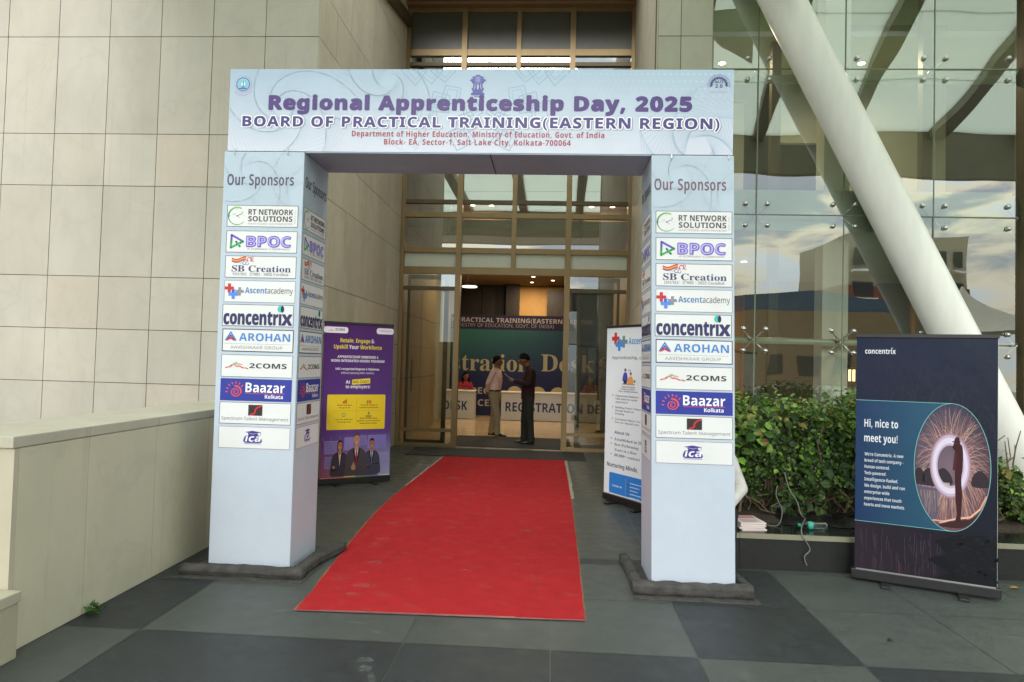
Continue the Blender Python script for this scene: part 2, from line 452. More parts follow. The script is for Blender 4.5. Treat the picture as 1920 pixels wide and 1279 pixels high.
# ------------------------------------------------------------------ flat printed artwork
# letter outlines: letter advance contour|contour (a bold serif, a bold sans and a plain sans)
def load_font(src):
    f = {}
    for l in src.split("\n"):
        c, a, r = l.split(" ", 2)
        cs = [[tuple(int(q) / 100 for q in p.split(",")) for p in s.split(" ")] for s in r.split("|")]
        f[c] = (int(a) / 100 - .057 + min(p[0] for k in cs for p in k), cs)
    f["'"] = (.14, [[(.04, .48), (.05, .33), (.09, .33), (.10, .48)]])
    return f
SERIF = load_font("""A 50 -1,0 -1,2 2,3 5,7 21,47 22,47 38,9 41,3 44,2 44,0 23,0 23,2 27,3 28,5 27,8 25,13 10,13 8,7 8,6 7,5 9,3 12,2 13,2 13,0|11,16 24,16 18,32
B 48 2,0 2,2 6,3 7,8 7,37 7,41 5,43 2,44 2,46 22,46 32,44 38,41 40,35 38,30 35,27 29,25 36,22 40,18 42,13 41,8 37,3 34,2 29,0 24,0|18,25 19,25 23,26 26,27 28,30 28,35 27,41 25,43 22,43 19,42 18,39|22,2 26,3 28,5 30,8 30,13 29,18 28,21 25,23 20,23 18,23 18,7 19,3
C 50 26,-1 21,-1 17,0 14,2 9,6 6,10 4,14 3,18 3,23 3,27 4,31 6,35 9,40 14,43 18,45 22,46 26,47 31,46 37,44 39,44 41,44 42,47 44,47 44,31 42,31 39,36 36,41 31,43 27,44 20,42 16,35 14,23 16,11 20,5 28,2 32,3 36,4 40,7 43,11 45,9 40,3 33,0
D 54 2,0 2,2 6,3 7,7 7,37 6,43 1,44 1,46 22,46 30,45 36,43 41,40 44,35 46,30 47,23 44,10 36,3 23,0|22,2 28,4 32,7 34,11 35,17 35,23 34,34 29,41 22,43 19,42 18,38 18,7 19,3
E 48 1,0 1,2 6,3 8,8 8,37 6,43 2,44 2,46 40,46 40,32 38,32 37,37 34,41 30,42 23,43 20,43 19,42 18,39 18,25 19,25 23,25 26,27 28,30 29,35 30,35 30,12 29,12 27,18 24,21 19,22 18,22 18,7 19,3 23,3 31,4 37,7 41,14 43,14 40,0
F 45 2,0 2,2 6,3 7,8 7,37 6,42 1,44 1,46 39,46 39,32 38,32 36,39 31,42 23,43 20,43 19,42 18,40 18,25 19,25 23,25 26,27 27,30 28,35 30,35 30,12 28,12 27,17 26,20 23,22 19,22 18,22 18,8 19,4 21,2 26,2 26,0
G 54 27,-1 22,-1 18,0 14,2 9,6 6,10 4,14 3,18 3,23 3,27 4,31 6,35 9,40 14,44 18,45 21,46 26,47 31,46 37,44 39,44 41,44 42,47 44,47 44,31 42,31 38,38 33,43 27,44 20,42 16,35 15,23 15,16 16,11 18,7 22,3 28,1 33,3 34,7 34,13 33,17 28,18 28,20 50,20 50,18 46,17 45,13 45,3 39,1 33,-1
I 30 1,0 1,2 6,3 8,8 8,39 6,43 1,44 1,46 24,46 24,44 20,43 18,39 18,8 19,4 21,3 25,2 25,0
M 68 1,0 1,2 6,3 8,8 8,38 7,42 5,43 1,44 1,46 18,46 32,14 45,46 62,46 62,44 57,42 56,38 56,9 56,4 58,2 62,2 62,0 40,0 40,2 43,2 45,4 45,8 45,40 29,0 27,0 11,39 11,8 12,3 17,2 17,0
N 53 40,-1 11,35 11,8 12,3 17,2 17,0 2,0 2,2 5,2 7,4 8,8 8,39 4,43 2,44 2,46 16,46 39,17 39,38 39,41 37,43 33,44 33,46 48,46 48,44 43,42 42,38 42,-1
O 55 26,-1 21,-1 17,1 13,3 9,6 7,9 4,13 3,18 3,23 3,28 4,32 7,36 9,40 13,43 17,45 22,46 27,47 31,46 36,45 40,43 43,40 46,36 48,32 49,28 50,23 49,18 48,13 46,9 43,6 40,3 35,1 31,-1|26,1 33,4 37,11 38,23 38,29 37,35 35,39 31,43 26,44 20,42 16,35 15,23 15,16 16,11 18,7 22,3
P 46 2,0 2,2 6,3 7,8 7,38 6,42 2,44 2,46 21,46 27,45 31,45 34,44 39,40 41,33 40,28 37,24 33,22 29,21 24,21 18,21 18,8 19,3 24,2 24,0|18,23 20,23 24,24 27,25 29,28 29,33 29,37 28,41 25,42 22,43 19,42 18,40
R 51 2,0 2,2 6,3 7,8 7,38 6,42 2,44 2,46 22,46 28,45 33,44 37,43 40,39 42,33 41,29 37,25 31,22 43,5 45,3 48,2 48,0 34,0 20,21 18,21 18,8 19,3 24,2 24,0|18,23 20,23 25,24 28,26 30,29 30,34 29,39 27,42 22,43 19,42 18,39
S 40 4,-1 4,16 6,16 8,9 11,5 15,2 20,1 23,2 26,4 28,9 27,13 22,16 16,19 11,22 8,25 6,29 5,33 7,40 12,45 18,47 23,46 28,45 29,45 30,44 32,47 34,47 34,32 32,32 29,38 25,43 19,44 14,43 12,38 14,34 19,30 25,27 32,23 35,19 36,13 35,9 34,6 31,3 28,1 24,-1 19,-1 16,-1 13,0 10,1 8,1 7,1 6,-1
T 47 9,0 9,2 14,3 16,8 16,43 15,43 10,43 7,40 4,37 3,32 1,32 1,46 41,46 41,32 39,32 37,38 33,42 27,43 26,43 26,8 28,3 33,2 33,0
U 53 25,-1 19,-1 15,1 11,3 9,6 8,10 7,16 7,38 6,42 1,44 1,46 24,46 24,44 20,43 19,42 18,38 18,14 19,9 20,5 23,3 27,2 34,4 38,8 39,16 39,38 38,42 33,44 33,46 47,46 47,44 43,42 42,38 42,18 42,12 40,7 38,3 35,1 30,-1
V 50 21,-1 4,38 2,42 -1,44 -1,46 21,46 21,44 17,43 15,41 16,38 26,14 35,38 35,41 34,43 30,44 30,46 44,46 44,44 41,43 38,38 23,-1
Y 50 10,0 10,2 15,3 16,8 16,18 5,39 1,43 0,44 -1,44 -1,46 21,46 21,44 20,44 17,43 16,42 16,39 25,23 33,37 35,41 34,43 30,44 29,44 29,46 44,46 44,44 41,42 38,39 27,20 27,8 28,3 33,2 33,0
a 38 25,-1 22,0 20,3 15,0 10,-1 4,1 2,6 3,10 6,14 10,15 14,17 20,19 20,24 19,28 15,30 12,29 10,27 11,26 12,23 11,20 8,19 4,20 3,24 5,28 9,31 16,32 22,31 26,29 29,26 29,21 29,6 29,4 30,3 32,4 33,3 29,0|15,3 17,4 20,6 20,17 14,14 12,8 13,5
b 41 4,-1 4,39 4,43 1,44 1,46 14,46 14,28 18,31 22,32 28,30 33,25 34,17 34,12 32,8 30,4 27,1 23,0 19,-1 15,0 10,3 5,-1|18,1 21,2 23,5 24,9 25,16 24,21 23,25 21,27 18,28 16,27 14,24 14,7 15,3
c 33 16,-1 12,0 9,1 4,7 2,11 2,15 2,20 4,24 6,27 10,30 13,31 17,32 22,31 25,30 27,27 28,25 27,22 24,20 21,22 20,25 20,26 20,27 17,30 14,28 12,25 11,19 12,12 14,8 17,5 20,4 24,5 27,7 28,6 25,2 21,0
d 41 14,-1 8,1 3,7 2,15 2,20 4,24 6,27 8,30 11,31 15,32 19,31 22,28 22,40 21,43 18,44 18,46 32,46 32,8 32,4 35,3 35,1 31,1 27,0 22,-1 22,4 19,0|17,3 20,4 22,8 22,24 21,27 17,28 15,27 13,25 12,21 12,15 12,10 13,6 15,4
e 34 15,-1 12,0 8,1 6,4 4,7 2,11 2,16 2,20 4,24 6,27 9,30 12,31 16,32 21,31 25,28 27,23 28,17 12,17 13,10 15,6 20,4 24,5 27,9 28,7 25,3 20,0|12,19 20,19 20,21 19,28 16,30 13,27 12,20
f 26 1,0 1,2 4,2 5,3 5,7 5,28 2,28 2,31 5,31 5,35 6,40 8,44 12,46 17,46 21,46 24,45 26,40 25,37 22,36 20,37 18,39 19,42 20,43 18,44 15,43 15,39 15,31 20,31 20,28 15,28 15,7 16,3 20,2 20,0
g 37 15,-14 9,-14 5,-12 2,-10 1,-7 3,-5 7,-3 3,0 2,3 4,7 10,11 6,13 3,17 2,21 4,27 9,30 16,32 23,30 32,30 32,27 27,27 29,24 29,20 28,15 23,12 17,10 16,10 14,10 11,9 10,7 11,5 14,5 18,5 26,4 30,1 32,-4 30,-8 27,-11 24,-13 20,-14|16,12 19,15 20,21 19,28 16,30 12,28 11,21 12,15|16,-12 24,-10 26,-7 25,-4 20,-3 10,-3 7,-7 9,-10
h 42 2,0 2,2 4,3 5,6 5,40 5,43 2,44 2,46 15,46 15,27 19,31 24,32 29,31 32,27 33,21 33,6 34,3 36,2 36,0 20,0 20,2 21,2 23,3 24,6 24,22 23,26 20,27 17,26 15,24 15,6 15,3 18,2 18,0
i 24 10,36 6,38 5,41 6,45 10,46 14,45 15,41 14,38|2,0 2,2 5,3 5,6 5,25 5,28 2,29 2,31 15,31 15,6 15,3 18,2 18,0
k 40 2,0 2,2 5,3 5,6 5,40 5,43 2,44 2,46 15,46 15,17 23,25 24,28 21,29 21,31 35,31 35,29 31,28 27,26 22,21 35,3 38,2 38,0 21,0 21,2 22,2 24,3 23,5 16,15 15,13 15,6 15,3 18,2 18,0
l 24 2,0 2,2 5,3 5,6 5,40 5,43 2,44 2,46 15,46 15,6 15,3 18,2 18,0
m 59 2,0 2,2 4,3 5,6 5,25 5,28 2,29 2,31 15,31 15,26 19,30 24,32 29,30 32,26 36,30 42,32 47,31 49,27 50,21 50,6 51,3 54,2 54,0 38,0 38,2 40,3 41,6 41,22 40,26 38,27 35,26 32,24 32,6 33,3 36,2 36,0 20,0 20,2 22,3 23,6 23,22 23,26 20,27 17,26 15,24 15,6 15,3 18,2 18,0
n 42 2,0 2,2 4,3 5,6 5,25 5,28 2,29 2,31 15,31 15,27 19,31 24,32 29,31 32,27 33,21 33,6 34,3 36,2 36,0 20,0 20,2 21,2 23,3 24,6 24,22 23,26 20,27 17,26 15,24 15,6 15,3 18,2 18,0
o 37 17,-1 13,0 9,1 6,4 4,7 2,11 2,15 2,20 4,24 6,27 9,30 13,31 17,32 21,31 25,30 28,27 30,24 31,20 32,15 31,11 30,7 28,4 25,1 21,0|17,1 19,2 21,4 22,8 22,15 22,23 21,27 19,29 17,30 14,29 13,27 12,23 12,15 12,8 13,4 14,2
p 41 2,-14 2,-12 4,-12 5,-10 5,-6 5,24 5,28 2,29 2,31 14,31 14,26 18,30 23,32 29,30 33,24 35,16 35,11 33,7 29,1 26,0 23,-1 18,0 15,3 15,-6 15,-10 17,-12 20,-12 20,-14|20,3 22,4 24,6 25,10 25,15 24,25 23,27 20,28 17,27 15,24 15,7 17,4
q 40 17,-14 17,-12 21,-11 22,-8 22,3 19,0 14,-1 8,1 4,6 2,14 3,19 4,23 6,27 9,30 13,31 17,32 21,31 26,28 31,32 32,32 32,-8 33,-11 35,-12 35,-14|18,3 21,4 22,7 22,24 21,28 18,29 15,29 13,26 12,22 12,16 12,10 13,6 15,4
r 33 2,0 2,2 5,3 5,6 5,25 5,29 2,29 2,31 15,31 15,25 19,30 23,32 28,30 29,27 28,23 25,22 22,23 21,25 19,26 16,24 15,19 15,6 16,3 20,2 20,0
s 31 15,-1 9,1 7,1 5,-1 4,-1 4,11 5,11 7,7 9,4 14,1 18,3 19,6 18,8 16,10 11,13 5,17 4,22 4,26 6,29 10,31 14,32 17,32 20,31 21,31 21,30 23,32 24,32 24,22 23,22 20,28 15,30 12,29 10,26 12,23 15,21 19,19 24,15 26,9 25,5 23,2 19,0
t 27 12,-1 9,0 7,1 5,7 5,28 2,28 2,30 9,37 13,42 14,42 14,31 21,31 21,28 14,28 14,8 15,5 17,4 19,5 21,7 22,7 20,2 16,0
u 42 13,-1 9,0 7,2 5,5 5,10 5,25 4,28 1,29 1,31 14,31 14,7 15,5 18,4 21,4 23,7 23,25 22,28 19,29 19,31 32,31 32,7 33,4 36,3 36,1 32,1 28,0 23,-1 23,4 19,0
v 37 14,-1 4,25 2,28 0,29 0,31 16,31 16,29 13,28 13,27 18,12 24,25 24,27 23,29 20,29 20,31 30,31 30,29 28,28 26,24 16,-1
w 50 12,-1 2,26 1,28 -1,29 -1,31 14,31 14,29 12,29 11,28 12,27 12,25 17,13 21,24 20,27 19,29 17,29 17,31 32,31 32,29 30,28 30,27 30,26 34,14 38,26 39,28 38,29 36,29 36,31 45,31 45,29 42,28 41,26 30,-1 29,-1 22,20 14,-1
y 36 5,-14 1,-12 -1,-8 0,-5 4,-4 6,-5 7,-8 7,-9 9,-10 11,-7 13,-4 14,0 4,25 2,28 2,29 0,29 0,31 16,31 16,29 14,29 13,27 13,26 19,12 23,24 24,26 24,27 23,29 20,29 20,31 30,31 30,29 28,28 26,24 16,-2 13,-10 10,-13
z 34 1,0 1,1 17,29 13,29 7,27 4,22 3,22 3,31 27,31 27,29 13,2 15,2 19,3 22,4 24,7 26,11 28,11 27,0
0 41 19,-1 13,0 9,2 6,6 4,11 3,15 2,19 2,24 2,29 3,33 4,37 6,42 9,46 13,48 19,49 24,48 28,46 31,42 34,37 35,33 35,29 35,24 35,19 35,15 34,11 31,6 28,2 24,0|19,4 22,5 24,9 24,13 25,18 25,24 25,30 24,35 24,39 22,43 19,44 16,43 14,39 13,35 13,30 13,24 13,18 13,13 14,9 16,5
1 40 7,0 7,4 12,4 15,4 15,8 15,42 11,37 7,35 4,36 3,40 7,41 13,45 18,48 25,48 25,8 26,5 29,4 34,4 34,0
2 41 2,0 2,7 12,17 19,25 22,31 23,37 21,43 17,45 14,44 13,42 12,38 11,33 5,34 3,36 3,40 4,44 9,47 17,49 24,48 29,46 32,42 33,37 32,33 29,28 24,22 15,14 9,7 24,7 28,9 30,12 30,14 34,14 34,0
3 41 16,-1 8,0 3,3 2,7 4,11 8,13 8,9 10,6 13,5 16,4 20,5 23,8 24,14 23,17 21,20 18,22 14,23 10,23 10,27 14,27 18,28 20,30 22,33 22,37 21,42 17,45 13,43 12,39 11,34 5,36 2,40 3,43 6,46 11,48 17,49 24,48 29,46 32,42 33,38 32,34 30,30 27,27 22,26 28,24 33,20 34,14 33,7 29,2 23,0
4 42 12,0 12,4 14,4 18,4 19,8 19,12 1,12 1,17 20,48 29,48 29,17 36,17 36,12 29,12 29,8 31,4 35,4 36,4 36,0|6,17 19,17 19,29 20,35 20,42 19,39 17,37 16,34 15,32
5 41 16,-1 8,1 4,4 3,7 4,11 8,12 9,8 11,5 15,4 20,5 23,8 24,15 23,19 21,22 18,24 15,25 10,24 7,24 4,25 6,48 32,48 32,36 28,36 28,38 27,40 24,41 10,41 9,28 13,29 17,29 22,29 26,28 29,26 33,21 34,15 32,7 28,3 23,0
6 40 20,-1 15,0 11,2 8,5 5,9 4,13 3,17 3,22 4,33 8,41 10,44 14,47 18,48 22,49 29,48 33,45 34,41 32,38 26,36 26,40 24,43 22,45 18,44 15,40 14,37 13,32 12,27 16,29 22,29 27,29 32,26 34,21 35,16 35,11 33,7 31,4 28,1 24,0|20,4 24,6 25,10 25,15 25,20 24,23 19,25 15,24 12,22 13,16 13,12 15,8 17,5
7 40 11,0 29,41 11,41 9,40 7,37 7,34 3,34 3,48 35,48 35,45 17,0
8 41 18,-1 13,0 9,1 6,3 4,6 2,12 3,16 5,19 12,24 6,30 4,33 4,36 5,42 10,47 14,48 19,49 25,48 30,45 33,42 33,37 33,33 31,30 24,26 30,23 33,20 35,17 36,13 34,7 31,3 28,1 23,0|20,28 24,32 25,37 24,41 22,44 19,45 15,43 13,37 15,32|19,3 22,4 24,6 26,8 26,12 26,15 24,17 16,22 13,18 11,12 12,8 13,6 16,4
9 41 15,-1 9,0 5,3 4,7 5,9 8,11 10,6 16,4 21,6 24,12 25,23 21,20 16,18 10,19 6,22 3,26 2,32 3,37 4,41 6,44 10,47 13,48 18,49 22,48 26,46 30,43 32,39 34,35 34,31 35,26 33,16 30,7 27,4 24,1 20,0|18,23 22,25 25,28 25,33 24,37 23,40 21,43 18,44 16,43 14,41 12,38 12,33 14,26
, 21 3,-9 5,0 6,8 12,8 13,7 10,-1 7,-9
/ 30 1,0 19,48 24,48 6,0
: 19 9,28 6,29 5,32 6,36 9,37 12,36 13,32 12,29|9,-1 6,0 5,4 6,7 9,8 12,7 13,4 12,0
+ 41 17,7 17,21 3,21 3,26 17,26 17,40 22,40 22,26 35,26 35,21 22,21 22,7
- 25 3,15 3,21 19,21 19,15""")
